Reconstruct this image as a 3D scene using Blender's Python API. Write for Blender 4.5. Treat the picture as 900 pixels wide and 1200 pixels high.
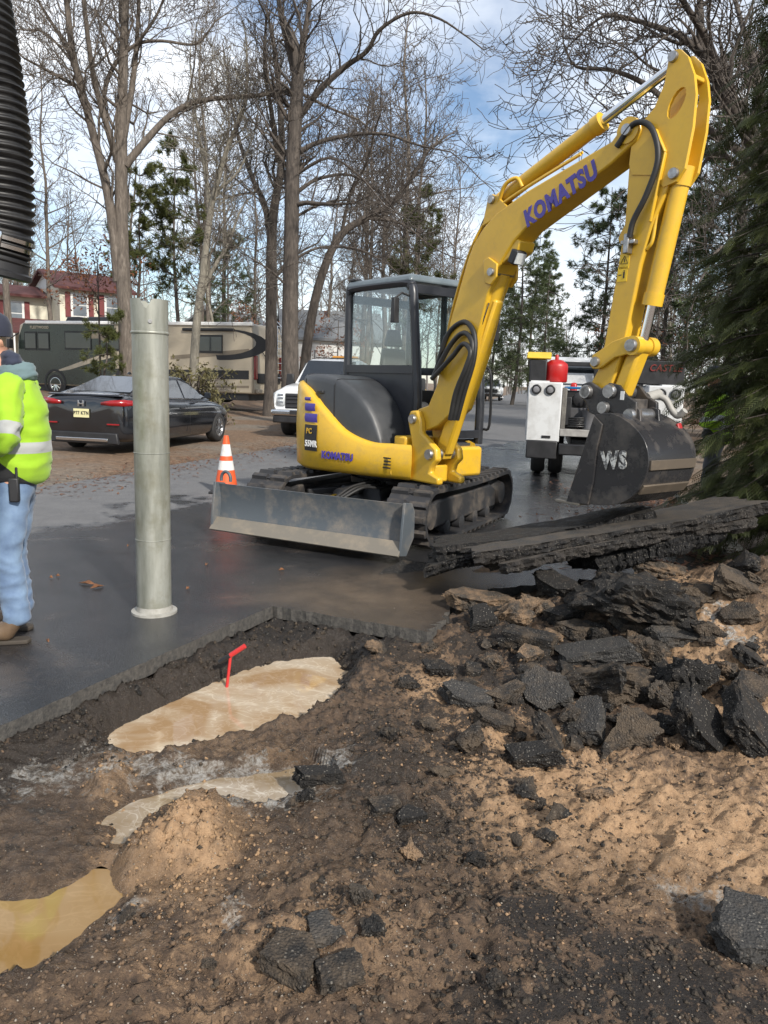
import bpy, bmesh, math, random
import numpy as np
from mathutils import Vector, Matrix, noise as mnoise
for _o in list(bpy.data.objects): bpy.data.objects.remove(_o)
SC = bpy.context.scene
COL = SC.collection
R = math.radians
rnd = random.Random(7)
NR = np.random.RandomState(11)

# ---------------------------------------------------------------- camera
F = 900.0; CH = 1.5; PITCH = R(9.65); ROLL = R(2.0)
_fw = np.array([0, math.cos(PITCH), -math.sin(PITCH)]); _r = np.array([1., 0, 0]); _u = np.cross(_r, _fw)
CX = math.cos(ROLL)*_r + math.sin(ROLL)*_u; CY = -math.sin(ROLL)*_r + math.cos(ROLL)*_u; FW = _fw
CO = np.array([0, 0, CH])
cam = bpy.data.cameras.new('camera'); camo = bpy.data.objects.new('camera', cam); COL.objects.link(camo)
cam.sensor_fit = 'VERTICAL'; cam.sensor_height = 36; cam.sensor_width = 27; cam.lens = 36*F/1200
cam.clip_start = .05; cam.clip_end = 3000
camo.matrix_world = Matrix(((CX[0], CY[0], -FW[0], 0), (CX[1], CY[1], -FW[1], 0), (CX[2], CY[2], -FW[2], CH), (0, 0, 0, 1)))
SC.camera = camo
# ---------------------------------------------------------------- sky and sun
SUN_EL = R(36); SUN_AZ = R(148)          # azimuth clockwise from +Y
w = bpy.data.worlds.new('World'); SC.world = w; w.use_nodes = True
nt = w.node_tree; nt.nodes.clear()
wo = nt.nodes.new('ShaderNodeOutputWorld'); bg = nt.nodes.new('ShaderNodeBackground')
sky = nt.nodes.new('ShaderNodeTexSky'); sky.sky_type = 'NISHITA'; sky.sun_disc = False
sky.sun_elevation = SUN_EL; sky.sun_rotation = SUN_AZ; sky.air_density = 1.0; sky.dust_density = .6; sky.ozone_density = 1.5
tc = nt.nodes.new('ShaderNodeTexCoord'); mp = nt.nodes.new('ShaderNodeMapping'); mp.inputs['Scale'].default_value = (1, 1, 2.2)
mp.inputs['Location'].default_value = (.42, .3, .1)
ns = nt.nodes.new('ShaderNodeTexNoise'); ns.inputs['Scale'].default_value = 2.1; ns.inputs['Detail'].default_value = 9; ns.inputs['Roughness'].default_value = .56; ns.inputs['Distortion'].default_value = .35
cr = nt.nodes.new('ShaderNodeValToRGB'); cr.color_ramp.elements[0].position = .37; cr.color_ramp.elements[1].position = .63
mx = nt.nodes.new('ShaderNodeMix'); mx.data_type = 'RGBA'; mx.inputs[7].default_value = (8.6, 8.9, 9.3, 1)
nt.links.new(tc.outputs['Generated'], mp.inputs[0]); nt.links.new(mp.outputs[0], ns.inputs['Vector'])
nt.links.new(ns.outputs[0], cr.inputs[0]); nt.links.new(cr.outputs[0], mx.inputs[0]); nt.links.new(sky.outputs[0], mx.inputs[6])
nt.links.new(mx.outputs[2], bg.inputs[0]); bg.inputs[1].default_value = .1
nt.links.new(bg.outputs[0], wo.inputs[0])
sl = bpy.data.lights.new('sun', 'SUN'); sl.energy = 3.6; sl.angle = R(3); sl.color = (1, .94, .85)
so = bpy.data.objects.new('sun', sl); COL.objects.link(so)
_sd = Vector((math.sin(SUN_AZ)*math.cos(SUN_EL), math.cos(SUN_AZ)*math.cos(SUN_EL), math.sin(SUN_EL)))
so.rotation_euler = _sd.to_track_quat('Z', 'Y').to_euler(); so.location = (0, 0, 60)
SC.view_settings.view_transform = 'Standard'; SC.view_settings.look = 'None'
SC.view_settings.gamma = 1; SC.view_settings.exposure = 0.65; SC.view_settings.use_curve_mapping = False

# ---------------------------------------------------------------- helpers
def ray(px, py): return FW + CX*(px-450)/F - CY*(py-600)/F
def gp(px, py, z=0.):
    d = ray(px, py); return Vector(CO + d*((z-CH)/d[2]))
def at(px, py, Y):
    d = ray(px, py); return Vector(CO + d*(Y/d[1]))

def vnoise(x, y, seed=0):
    """vectorised 2-D value noise, about -1..1"""
    xi = np.floor(x).astype(np.int64); yi = np.floor(y).astype(np.int64); fx = x-xi; fy = y-yi
    fx = fx*fx*(3-2*fx); fy = fy*fy*(3-2*fy)
    def hsh(a, b):
        n = (a*374761393 + b*668265263 + seed*974711) & 0x7fffffff
        n = ((n ^ (n >> 13))*1274126177) & 0x7fffffff
        return ((n ^ (n >> 16)) & 0xffff)/32767.5-1
    return (hsh(xi, yi)*(1-fx)+hsh(xi+1, yi)*fx)*(1-fy)+(hsh(xi, yi+1)*(1-fx)+hsh(xi+1, yi+1)*fx)*fy
def fbm(x, y, sc, oct=4, seed=0, gain=.5):
    s = 0; a = 1; t = 0
    for i in range(oct):
        s = s + a*vnoise(x*sc, y*sc, seed+i*17); t += a; a *= gain; sc *= 2.03
    return s/t
def sstep(a, b, x):
    t = np.clip((x-a)/(b-a), 0, 1); return t*t*(3-2*t)

class MB:
    """collects geometry, then builds ONE mesh object"""
    def __init__(s, M=None): s.v = []; s.f = []; s.M = M or Matrix.Identity(4)
    def add(s, vs, fs, M=None):
        b = len(s.v); T = s.M @ M if M is not None else s.M
        s.v += [tuple(T @ Vector(p)) for p in vs]; s.f += [tuple(i+b for i in f) for f in fs]; return s
    def box(s, x0, x1, y0, y1, z0, z1, M=None, tx=0, ty=0):
        vs = [(x0, y0, z0), (x1, y0, z0), (x1, y1, z0), (x0, y1, z0), (x0+tx, y0+ty, z1), (x1-tx, y0+ty, z1), (x1-tx, y1-ty, z1), (x0+tx, y1-ty, z1)]
        return s.add(vs, [(3, 2, 1, 0), (4, 5, 6, 7), (0, 1, 5, 4), (1, 2, 6, 5), (2, 3, 7, 6), (3, 0, 4, 7)], M)
    def bar(s, a, b, w, h=None, up=(0, 0, 1)):
        a = Vector(a); b = Vector(b); d = b-a; L = d.length; d.normalize(); u = Vector(up); r = d.cross(u)
        if r.length < 1e-4: r = d.cross(Vector((1, 0, 0)))
        r.normalize(); u = r.cross(d); h = h or w
        T = Matrix(((d.x, r.x, u.x, a.x), (d.y, r.y, u.y, a.y), (d.z, r.z, u.z, a.z), (0, 0, 0, 1)))
        return s.box(0, L, -w/2, w/2, -h/2, h/2, T)
    def tube(s, pts, rad, n=8, cap=True):
        pts = [Vector(p) for p in pts]; rs = rad if isinstance(rad, (list, tuple)) else [rad]*len(pts)
        vs = []; fs = []; u = None
        for i, p in enumerate(pts):
            d = (pts[min(i+1, len(pts)-1)]-pts[max(i-1, 0)])
            if d.length < 1e-9: d = Vector((0, 0, 1))
            d.normalize()
            if u is None: u = d.orthogonal().normalized()
            else:
                u = u-d*u.dot(d)
                u = u.normalized() if u.length > 1e-6 else d.orthogonal().normalized()
            v = d.cross(u)
            for k in range(n):
                a = 2*math.pi*k/n; vs.append(p+(u*math.cos(a)+v*math.sin(a))*rs[i])
        for i in range(len(pts)-1):
            for k in range(n): fs.append((i*n+k, i*n+(k+1) % n, (i+1)*n+(k+1) % n, (i+1)*n+k))
        if cap: fs.append(tuple(range(n-1, -1, -1))); fs.append(tuple((len(pts)-1)*n+k for k in range(n)))
        return s.add(vs, fs)
    def cyl(s, a, b, r, n=16): return s.tube([a, b], r, n)
    def lathe(s, prof, n=24, M=None, cap=True):
        """prof [(r,z)] around Z"""
        vs = []; fs = []
        for r_, z in prof:
            for k in range(n): a = 2*math.pi*k/n; vs.append((r_*math.cos(a), r_*math.sin(a), z))
        for i in range(len(prof)-1):
            for k in range(n): fs.append((i*n+k, i*n+(k+1) % n, (i+1)*n+(k+1) % n, (i+1)*n+k))
        if cap: fs.append(tuple(range(n-1, -1, -1))); fs.append(tuple((len(prof)-1)*n+k for k in range(n)))
        return s.add(vs, fs, M)
    def prism(s, prof, y0, y1, M=None, t0=None):
        """profile in XZ, extruded along Y; t0: other profile for the y1 end"""
        n = len(prof); q = t0 or prof
        vs = [(p[0], y0, p[1]) for p in prof]+[(p[0], y1, p[1]) for p in q]
        fs = [tuple(range(n)), tuple(range(2*n-1, n-1, -1))]+[(i, n+i, n+(i+1) % n, (i+1) % n) for i in range(n)]
        return s.add(vs, fs, M)
    def loft(s, secs, closed=False, cap=True):
        n = len(secs[0]); vs = [p for q in secs for p in q]; fs = []
        m = n if closed else n-1
        for i in range(len(secs)-1):
            for k in range(m): fs.append((i*n+k, i*n+(k+1) % n, (i+1)*n+(k+1) % n, (i+1)*n+k))
        if cap: fs.append(tuple(range(n-1, -1, -1))); fs.append(tuple((len(secs)-1)*n+k for k in range(n)))
        return s.add(vs, fs)
    def build(s, name, mat, parent=None, smooth=False, bev=0, seg=2, sub=0, ang=40, fix=True, wn=False):
        me = bpy.data.meshes.new(name); me.from_pydata(s.v, [], s.f); me.update()
        if fix:
            bm = bmesh.new(); bm.from_mesh(me); bmesh.ops.recalc_face_normals(bm, faces=bm.faces); bm.to_mesh(me); bm.free()
        return link(name, me, mat, parent, smooth, bev, seg, sub, ang)
def link(name, me, mat, parent=None, smooth=False, bev=0, seg=2, sub=0, ang=40):
    o = bpy.data.objects.new(name, me); COL.objects.link(o)
    if mat is not None:
        for m in (mat if isinstance(mat, list) else [mat]): me.materials.append(m)
    if smooth or bev or sub:
        me.polygons.foreach_set('use_smooth', [True]*len(me.polygons))
        if not smooth and not sub or bev: 
            try: me.set_sharp_from_angle(angle=R(ang))
            except Exception: pass
        elif smooth and not sub:
            me.set_sharp_from_angle(angle=R(ang if ang != 40 else 60))
    if bev:
        m = o.modifiers.new('b', 'BEVEL'); m.width = bev; m.segments = seg; m.limit_method = 'ANGLE'; m.angle_limit = R(ang); m.harden_normals = False
    if sub:
        m = o.modifiers.new('s', 'SUBSURF'); m.levels = sub; m.render_levels = sub
    if parent is not None: o.parent = parent
    return o
def npmesh(name, v, f, mat, parent=None, smooth=False):
    """v (N,3) array, f (M,k) array"""
    v = np.asarray(v, dtype=np.float32); f = np.asarray(f, dtype=np.int32); k = f.shape[1]
    me = bpy.data.meshes.new(name); me.vertices.add(len(v)); me.vertices.foreach_set('co', v.ravel())
    me.loops.add(f.size); me.loops.foreach_set('vertex_index', f.ravel())
    me.polygons.add(len(f)); me.polygons.foreach_set('loop_start', np.arange(0, f.size, k, dtype=np.int32))
    try: me.polygons.foreach_set('loop_total', np.full(len(f), k, dtype=np.int32))
    except Exception: pass
    if smooth: me.polygons.foreach_set('use_smooth', np.ones(len(f), dtype=bool))
    me.update(calc_edges=True); me.validate()
    o = bpy.data.objects.new(name, me); COL.objects.link(o)
    if mat: me.materials.append(mat)
    if parent is not None: o.parent = parent
    return o
def thing(name, label, cat, loc=(0, 0, 0), rz=0, group=None):
    o = bpy.data.objects.new(name, None); COL.objects.link(o); o.location = loc; o.rotation_euler = (0, 0, rz); o.empty_display_size = .1
    return tag(o, label, cat, group)
def tag(o, label=None, cat=None, group=None, kind=None):
    if label: o['label'] = label
    if cat: o['category'] = cat
    if group: o['group'] = group
    if kind: o['kind'] = kind
    return o
def copy_tree(o, parent=None):
    c = o.copy(); COL.objects.link(c); c.parent = parent
    for ch in [x for x in bpy.data.objects if x.parent == o]: copy_tree(ch, c)
    return c
def text(name, body, size, mat, parent, M, depth=.003, off=0., shear=0., sx=1.):
    cu = bpy.data.curves.new(name, 'FONT'); cu.body = body; cu.size = size; cu.extrude = depth; cu.offset = off; cu.shear = shear
    cu.align_x = 'CENTER'; cu.align_y = 'CENTER'; cu.resolution_u = 3; cu.space_character = 1.12
    to = bpy.data.objects.new(name, cu); COL.objects.link(to); bpy.context.view_layer.update()
    me = bpy.data.meshes.new_from_object(to.evaluated_get(bpy.context.evaluated_depsgraph_get()))
    bpy.data.objects.remove(to)
    me.transform(M @ Matrix.Diagonal((sx, 1, 1, 1)))
    o = bpy.data.objects.new(name, me); COL.objects.link(o); me.materials.clear(); me.materials.append(mat); o.parent = parent
    return o
def frame(o, x, y):
    """matrix with given origin, x axis, y axis (z = x cross y)"""
    x = Vector(x).normalized(); y = Vector(y); z = x.cross(y).normalized(); y = z.cross(x); o = Vector(o)
    return Matrix(((x.x, y.x, z.x, o.x), (x.y, y.y, z.y, o.y), (x.z, y.z, z.z, o.z), (0, 0, 0, 1)))
def spline(pts, n=6):
    """Catmull-Rom through pts"""
    P = [Vector(p) for p in pts]; P = [P[0]*2-P[1]]+P+[P[-1]*2-P[-2]]; out = []
    for i in range(1, len(P)-2):
        for k in range(n):
            t = k/n; a, b, c, d = P[i-1:i+3]
            out.append(.5*((2*b)+(c-a)*t+(2*a-5*b+4*c-d)*t*t+(3*b-a-3*c+d)*t**3))
    return out+[P[-2]]
# ---------------------------------------------------------------- materials
def nodes(name):
    m = bpy.data.materials.new(name); m.use_nodes = True; t = m.node_tree; b = t.nodes['Principled BSDF']
    return m, t, b
def N(t, ty, **kw):
    n = t.nodes.new('ShaderNode'+ty)
    for k, v in kw.items():
        if k in n.inputs.keys(): n.inputs[k].default_value = v
        else: setattr(n, k, v)
    return n
def noise(t, co, scale, detail=5, rough=.6, dist=0.):
    n = N(t, 'TexNoise'); n.inputs['Scale'].default_value = scale; n.inputs['Detail'].default_value = detail
    n.inputs['Roughness'].default_value = rough; n.inputs['Distortion'].default_value = dist; t.links.new(co, n.inputs['Vector']); return n.outputs[0]
def ramp(t, fac, stops):
    n = N(t, 'ValToRGB'); e = n.color_ramp.elements
    for i, (p, c) in enumerate(stops):
        q = e[i] if i < 2 else e.new(p)
        q.position = p; q.color = (c, c, c, 1) if isinstance(c, (int, float)) else (*c, 1)
    t.links.new(fac, n.inputs[0]); return n.outputs[0]
def mix(t, fac, a, b, mode='MIX'):
    n = N(t, 'Mix', data_type='RGBA', blend_type=mode)
    for s, x in ((0, fac), (6, a), (7, b)):
        if isinstance(x, (int, float)): n.inputs[s].default_value = x if s == 0 else (x, x, x, 1)
        elif isinstance(x, tuple): n.inputs[s].default_value = (*x, 1)
        else: t.links.new(x, n.inputs[s])
    return n.outputs[2]
def math_(t, op, a, b=0.):
    n = N(t, 'Math', operation=op)
    for i, x in enumerate((a, b)):
        if isinstance(x, (int, float)): n.inputs[i].default_value = x
        else: t.links.new(x, n.inputs[i])
    return n.outputs[0]
def bump(t, b, h, strength=.3, dist=.01):
    n = N(t, 'Bump'); n.inputs['Strength'].default_value = strength; n.inputs['Distance'].default_value = dist
    t.links.new(h, n.inputs['Height']); t.links.new(n.outputs[0], b.inputs['Normal']); return n
def coord(t, kind='Object'): return N(t, 'TexCoord').outputs[kind]
_mc = {}
def pm(name, c, c2=None, rough=.6, metal=0., scale=6., bmp=0., bscale=40., bd=.005, var=None, coat=0., rv=.1, detail=6, lo=.35, hi=.7, spec=.5):
    """general procedural material: two-tone noise, roughness variation, fine relief"""
    if name in _mc: return _mc[name]
    m, t, b = nodes(name); co = coord(t); n1 = noise(t, co, scale, detail, .62)
    if c2 is None: c2 = tuple(x*.75 for x in c)
    t.links.new(ramp(t, n1, [(lo, c), (hi, c2)]), b.inputs['Base Color'])
    t.links.new(ramp(t, n1, [(.3, max(.03, rough-rv)), (.7, min(1, rough+rv))]), b.inputs['Roughness'])
    b.inputs['Metallic'].default_value = metal; b.inputs['Specular IOR Level'].default_value = spec
    if coat: b.inputs['Coat Weight'].default_value = coat; b.inputs['Coat Roughness'].default_value = .08
    if bmp: bump(t, b, noise(t, co, bscale, 4, .6), bmp, bd)
    _mc[name] = m; return m
def glassm(name, tint=(.75, .85, .85), alpha=.25, rough=.02):
    """thin pane: mostly see-through with reflection"""
    if name in _mc: return _mc[name]
    m, t, b = nodes(name); t.nodes.remove(b)
    g = N(t, 'BsdfGlossy'); g.inputs['Roughness'].default_value = rough; g.inputs['Color'].default_value = (.9, .95, 1, 1)
    tr = N(t, 'BsdfTransparent'); tr.inputs['Color'].default_value = (*tint, 1)
    fr = N(t, 'LayerWeight'); fr.inputs['Blend'].default_value = .25
    mx = N(t, 'MixShader'); t.links.new(math_(t, 'ADD', math_(t, 'MULTIPLY', fr.outputs['Facing'], .28), .025), mx.inputs[0])
    t.links.new(tr.outputs[0], mx.inputs[1]); t.links.new(g.outputs[0], mx.inputs[2]); t.links.new(mx.outputs[0], t.nodes['Material Output'].inputs[0])
    _mc[name] = m; return m
def _yellow():
    m, t, b = nodes('yellow_paint'); co = coord(t); n = noise(t, co, 3, 7, .65); n2 = noise(t, co, 60, 4, .7); n3 = noise(t, co, 9, 8, .75)
    sx = N(t, 'SeparateXYZ'); t.links.new(co, sx.inputs[0]); low = ramp(t, sx.outputs[2], [(.55, 1.), (1.1, .45)])
    c = ramp(t, n, [(.3, (.66, .405, .024)), (.7, (.57, .34, .028))])
    k = math_(t, 'MULTIPLY', ramp(t, n3, [(.5, 0.), (.75, .75)]), math_(t, 'MULTIPLY', low, ramp(t, n2, [(.3, .4), (.7, 1.)])))
    c = mix(t, k, c, (.22, .17, .11)); c = mix(t, ramp(t, n2, [(.72, 0.), (.76, .5)]), c, (.25, .16, .03))
    t.links.new(c, b.inputs['Base Color']); t.links.new(ramp(t, n3, [(.35, .28), (.7, .55)]), b.inputs['Roughness']); b.inputs['Coat Weight'].default_value = .2; b.inputs['Coat Roughness'].default_value = .15
    bump(t, b, n2, .05, .003); return m
YEL = _yellow()
def _dusty(name, base, dust, rough):
    m, t, b = nodes(name); co = coord(t); n = noise(t, co, 5, 8, .65); n2 = noise(t, co, 45, 4, .7)
    k = math_(t, 'MULTIPLY', ramp(t, n, [(.48, 0.), (.72, .75)]), ramp(t, n2, [(.3, .5), (.7, 1.)]))
    t.links.new(mix(t, k, base, dust), b.inputs['Base Color']); t.links.new(ramp(t, k, [(0, rough), (.7, .85)]), b.inputs['Roughness'])
    bump(t, b, n2, .15, .004); return m
RUB = _dusty('track_rubber', (.022, .022, .024), (.16, .13, .10), .6)
DARK = pm('dark_grey_plastic', (.035, .038, .042), (.05, .053, .057), rough=.42, scale=4, bmp=.05, bscale=200)
CABG = pm('cab_grey', (.018, .02, .025), (.028, .03, .036), rough=.38, scale=5)
BLK = pm('black_plastic', (.012, .012, .013), (.02, .02, .022), rough=.5)
CHR = pm('chrome_rod', (.75, .77, .8), (.62, .64, .67), rough=.16, metal=1, rv=.05)
STL = pm('steel_pin', (.42, .42, .42), (.25, .24, .23), rough=.35, metal=.9, scale=30)
STEEL = _dusty('blade_steel', (.075, .088, .10), (.25, .21, .165), .5)
WORN = _dusty('worn_edge_steel', (.15, .135, .11), (.30, .24, .17), .6)
BKT = _dusty('bucket_steel', (.024, .024, .026), (.15, .125, .10), .26)
RUSTY = _dusty('worn_strip_steel', (.085, .068, .05), (.20, .15, .10), .5)
HOSE = pm('hose_rubber', (.012, .012, .012), (.02, .02, .02), rough=.55)
CABGL = glassm('cab_glass', (.93, .96, .955), .3)
PURP = pm('purple_lettering', (.055, .04, .27), (.07, .05, .3), rough=.4)
WHT = pm('white_lettering', (.78, .78, .76), (.72, .72, .7), rough=.5)
LENS = pm('lamp_lens', (.65, .68, .68), (.5, .53, .55), rough=.1, scale=40, coat=1)
# ---------------------------------------------------------------- ground
_YL = np.array([-40, 2.5, 9.9, 18.2, 35, 93, 400]); _XL = np.array([-19.2, -6.6, -4.4, -1.95, 2.1, 13., 70.])
def xl(y): return np.interp(y, _YL, _XL)
_YR = np.array([-40, 0, 12, 40, 93, 400]); _XR = np.array([-6., 2.0, 4.5, 11., 22.5, 80.])
def xr(y): return np.interp(y, _YR, _XR)
def G(x, y):
    dl = xl(y)-x; dr = x-xr(y); k = np.maximum(dl, dr)
    return -.09+.10*sstep(-.1, .9, k)+np.where(dl > 0, 1.0*sstep(3, 30, dl), .3*sstep(2, 20, dr))+.03*fbm(x, y, .6, 3, 5)*sstep(.5, 3, k)
def poly_sd(x, y, P):
    """signed distance to polygon (negative inside), vectorised"""
    P = np.array([(p[0], p[1]) for p in P]); d = np.full(x.shape, 1e9); ins = np.zeros(x.shape, bool); n = len(P)
    for i in range(n):
        a = P[i]; b = P[(i+1) % n]; e = b-a; wx = x-a[0]; wy = y-a[1]
        t = np.clip((wx*e[0]+wy*e[1])/(e@e), 0, 1); d = np.minimum(d, np.hypot(wx-t*e[0], wy-t*e[1]))
        c = (a[1] > y) != (b[1] > y)
        with np.errstate(divide='ignore', invalid='ignore'):
            ins ^= c & (x < (b[0]-a[0])*(y-a[1])/(b[1]-a[1]+1e-12)+a[0])
    return np.where(ins, -d, d)
WZ1 = -.215; WZ2 = -.172
HOLE = [gp(*p, WZ1) for p in ((108, 852), (148, 878), (180, 886), (250, 868), (330, 850), (372, 828), (392, 790), (385, 772), (330, 780), (268, 797), (200, 822), (150, 838))]
PUD = [gp(*p, WZ2) for p in ((-90, 1045), (0, 1058), (45, 1058), (90, 1036), (118, 1020), (142, 1038), (128, 1062), (85, 1095), (35, 1128), (-40, 1150), (-120, 1120))]
CHN = [gp(*p, WZ2) for p in ((118, 985), (132, 958), (165, 938), (215, 922), (285, 912), (350, 902), (366, 912), (340, 932), (300, 940), (262, 928), (205, 936), (165, 955), (140, 985))]
PITEDGE = [(-5.4, -5), (-1.6, 3.06), (-.72, 4.94), (.29, 4.51), (.46, 4.95), (.8, 5.55), (1.7, 6.0), (2.7, 6.25), (3.34, 6.4)]
def blob(x, y, px, py, rx, ry, z=-.12):
    c = gp(px, py, z); a = (gp(px+rx, py, z)-gp(px-rx, py, z)).length/2; b = (gp(px, py-ry, z)-gp(px, py+ry, z)).length/2
    return np.exp(-((x-c.x)/a)**2-((y-c.y)/b)**2)
def H(x, y):
    x = np.asarray(x, float); y = np.asarray(y, float)
    big = fbm(x, y, 1.3, 3, 1); mid = fbm(x, y, 6, 4, 2); fine = fbm(x, y, 30, 3, 3)
    lump = np.abs(fbm(x+.1*big, y, 12, 4, 8, .6))
    grit = fbm(x, y, 75, 2, 9); clod = np.abs(fbm(x, y, 4.5, 4, 21, .62)); z = -.12+.04*big+.028*mid+.014*fine+.045*lump+.05*clod+.006*grit
    # rubble mound on the right, sand heap, low ridges
    z += .54*np.exp(-((x-2.65)/.95)**2-((y-4.75)/1.0)**2)+.20*np.exp(-((x-1.3)/.75)**2-((y-4.95)/.55)**2)
    z += .06*blob(x, y, 450, 900, 90, 60)+.05*blob(x, y, 360, 1080, 130, 50)
    wet = np.clip(blob(x, y, 120, 940, 260, 70)+blob(x, y, 60, 1040, 150, 60), 0, 1)
    z = z*(1-.8*wet)+(-.148+.018*mid+.007*fine+.012*lump)*.8*wet
    sd = poly_sd(x, y, HOLE)+.03*mid+.012*fine
    z = np.where(sd < .16, np.minimum(z, -.34+(sd+.05)*1.15+.02*fine), z)
    sp = np.minimum(poly_sd(x, y, PUD), poly_sd(x, y, CHN))+.025*mid+.01*fine
    z = np.where(sp < .08, np.minimum(z, -.178+sp*.35), z)
    for px, py, rx, ry, hh, ex in ((228, 980, 40, 31, .12, 1), (174, 995, 27, 23, .105, 2), (235, 950, 28, 16, .105, 3), (256, 996, 21, 19, .085, 7), (205, 1010, 24, 14, .08, 8), (130, 908, 24, 17, .075, 4), (40, 1000, 50, 22, .03, 5), (110, 965, 20, 12, .03, 6)):
        b = blob(x, y, px, py, rx, ry); z = np.where(b > .1, np.maximum(z, -.19+hh*1.3*np.clip(b*1.6-.15, 0, 1)**.55*(1+.30*mid+.22*fine+.4*lump+.1*grit)), z)
    sm = np.clip(blob(x, y, 790, 980, 210, 80)+.6*blob(x, y, 420, 1090, 260, 70), 0, 1); uu = x*.82+y*.57; vv = -x*.57+y*.82; z += sm*(.055*(np.abs(vnoise(uu*2.1+.4*mid, vv*9+.8*big, 33))-.33)+.02*(np.abs(vnoise(uu*5, vv*20, 34))-.33))
    # last piece of old surfacing at the lower right
    k = sstep(.35, .6, blob(x, y, 750, 1180, 205, 105)+.75*blob(x, y, 628, 1085, 48, 34)+.12*mid)
    z = np.maximum(z, z*(1-k)+k*(-.075+.006*fine+.01*big))
    # bank under the sawn road edge
    ed = poly_sd(x, y, PITEDGE+[(5, 6.4), (5, -5)])        # negative in the pit
    bank = sstep(.22, .0, -ed)*(x < .3)
    z = np.maximum(z, z*(1-bank)+bank*(-.08+.03*mid+.02*fine+.03*lump+.01*grit)) if True else z
    z = np.where(ed > 0, np.minimum(z, -.12), z)
    g = G(x, y); q = np.maximum(sstep(3.6, 4.3, x), 1-sstep(-1.2, -.5, y)); q = np.maximum(q, sstep(7.0, 7.4, y)); q = np.maximum(q, 1-sstep(-4.6, -4.2, x))
    return z*(1-q)+g*q
def hit(px, py):
    """where the line of sight meets the ground"""
    d = ray(px, py); t = np.linspace(1.2, 12, 1500); P = CO[None]+t[:, None]*d[None]
    h = H(P[:, 0], P[:, 1]); i = np.argmax(P[:, 2] < h)
    return Vector((P[i, 0], P[i, 1], h[i]))

def soil_mat():
    m, t, b = nodes('excavated_soil'); co = coord(t)
    at_ = N(t, 'VertexColor', layer_name='soil'); sp = N(t, 'SeparateColor'); t.links.new(at_.outputs[0], sp.inputs[0])
    n1 = noise(t, co, 5, 8, .65); n2 = noise(t, co, 28, 8, .7); n3 = noise(t, co, 150, 4, .7); n4 = noise(t, co, 12, 6, .7, .6)
    vo = N(t, 'TexVoronoi'); vo.inputs['Scale'].default_value = 110; t.links.new(co, vo.inputs['Vector'])
    vs = N(t, 'SeparateColor'); t.links.new(vo.outputs['Color'], vs.inputs[0])
    brown = ramp(t, n2, [(.3, (.035, .026, .020)), (.5, (.095, .063, .041)), (.72, (.185, .122, .074))])
    sand = ramp(t, n2, [(.25, (.19, .118, .066)), (.55, (.35, .225, .128)), (.8, (.44, .30, .18))])
    black = ramp(t, n3, [(.3, (.005, .005, .0055)), (.7, (.022, .021, .020))])
    nx4 = math_(t, 'ADD', math_(t, 'MULTIPLY', n4, .45), math_(t, 'ADD', math_(t, 'MULTIPLY', noise(t, co, 3.2, 7, .68, .9), .35), math_(t, 'MULTIPLY', noise(t, co, 45, 5, .7), .2)))
    def msk(ch, lo, hi, amt):
        k = math_(t, 'ADD', sp.outputs[ch], math_(t, 'MULTIPLY', math_(t, 'SUBTRACT', nx4, .5), amt))
        return ramp(t, k, [(lo, 0.), (hi, 1.)])
    c = mix(t, msk(0, .30, .72, 4.0), brown, sand)
    c = mix(t, math_(t, 'MULTIPLY', msk(1, .45, .62, 4.6), .92), c, black)
    slurry = ramp(t, noise(t, co, 18, 6, .7, 2.2), [(.42, (.17, .14, .11)), (.52, (.42, .40, .36)), (.62, (.58, .575, .55))])
    c = mix(t, math_(t, 'MULTIPLY', msk(2, .5, .66, 2.4), .85), c, slurry)
    # gravel specks
    speck = math_(t, 'MULTIPLY', ramp(t, vs.outputs[0], [(.86, 0.), (.88, 1.)]), ramp(t, vo.outputs['Distance'], [(.25, 1.), (.4, 0.)]))
    c = mix(t, math_(t, 'MULTIPLY', speck, .45), c, ramp(t, vs.outputs[1], [(0, (.10, .08, .06)), (.5, (.30, .22, .14)), (1, (.5, .45, .38))]))
    wetk = N(t, 'VertexColor', layer_name='wet'); 
    ws = N(t, 'SeparateColor'); t.links.new(wetk.outputs[0], ws.inputs[0])
    wk = ramp(t, math_(t, 'ADD', ws.outputs[0], math_(t, 'MULTIPLY', math_(t, 'SUBTRACT', n4, .5), .9)), [(.4, 0.), (.65, 1.)])
    c = mix(t, math_(t, 'MULTIPLY', wk, .5), c, (.042, .032, .024))
    t.links.new(c, b.inputs['Base Color'])
    t.links.new(mix(t, wk, ramp(t, n2, [(.3, .6), (.7, .95)]), ramp(t, n2, [(.3, .07), (.7, .36)])), b.inputs['Roughness'])
    h = math_(t, 'ADD', math_(t, 'MULTIPLY', n2, .8), math_(t, 'ADD', math_(t, 'MULTIPLY', n3, .35), math_(t, 'MULTIPLY', speck, .25)))
    b.inputs['Specular IOR Level'].default_value = .3; bump(t, b, h, .85, .022); return m
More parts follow.
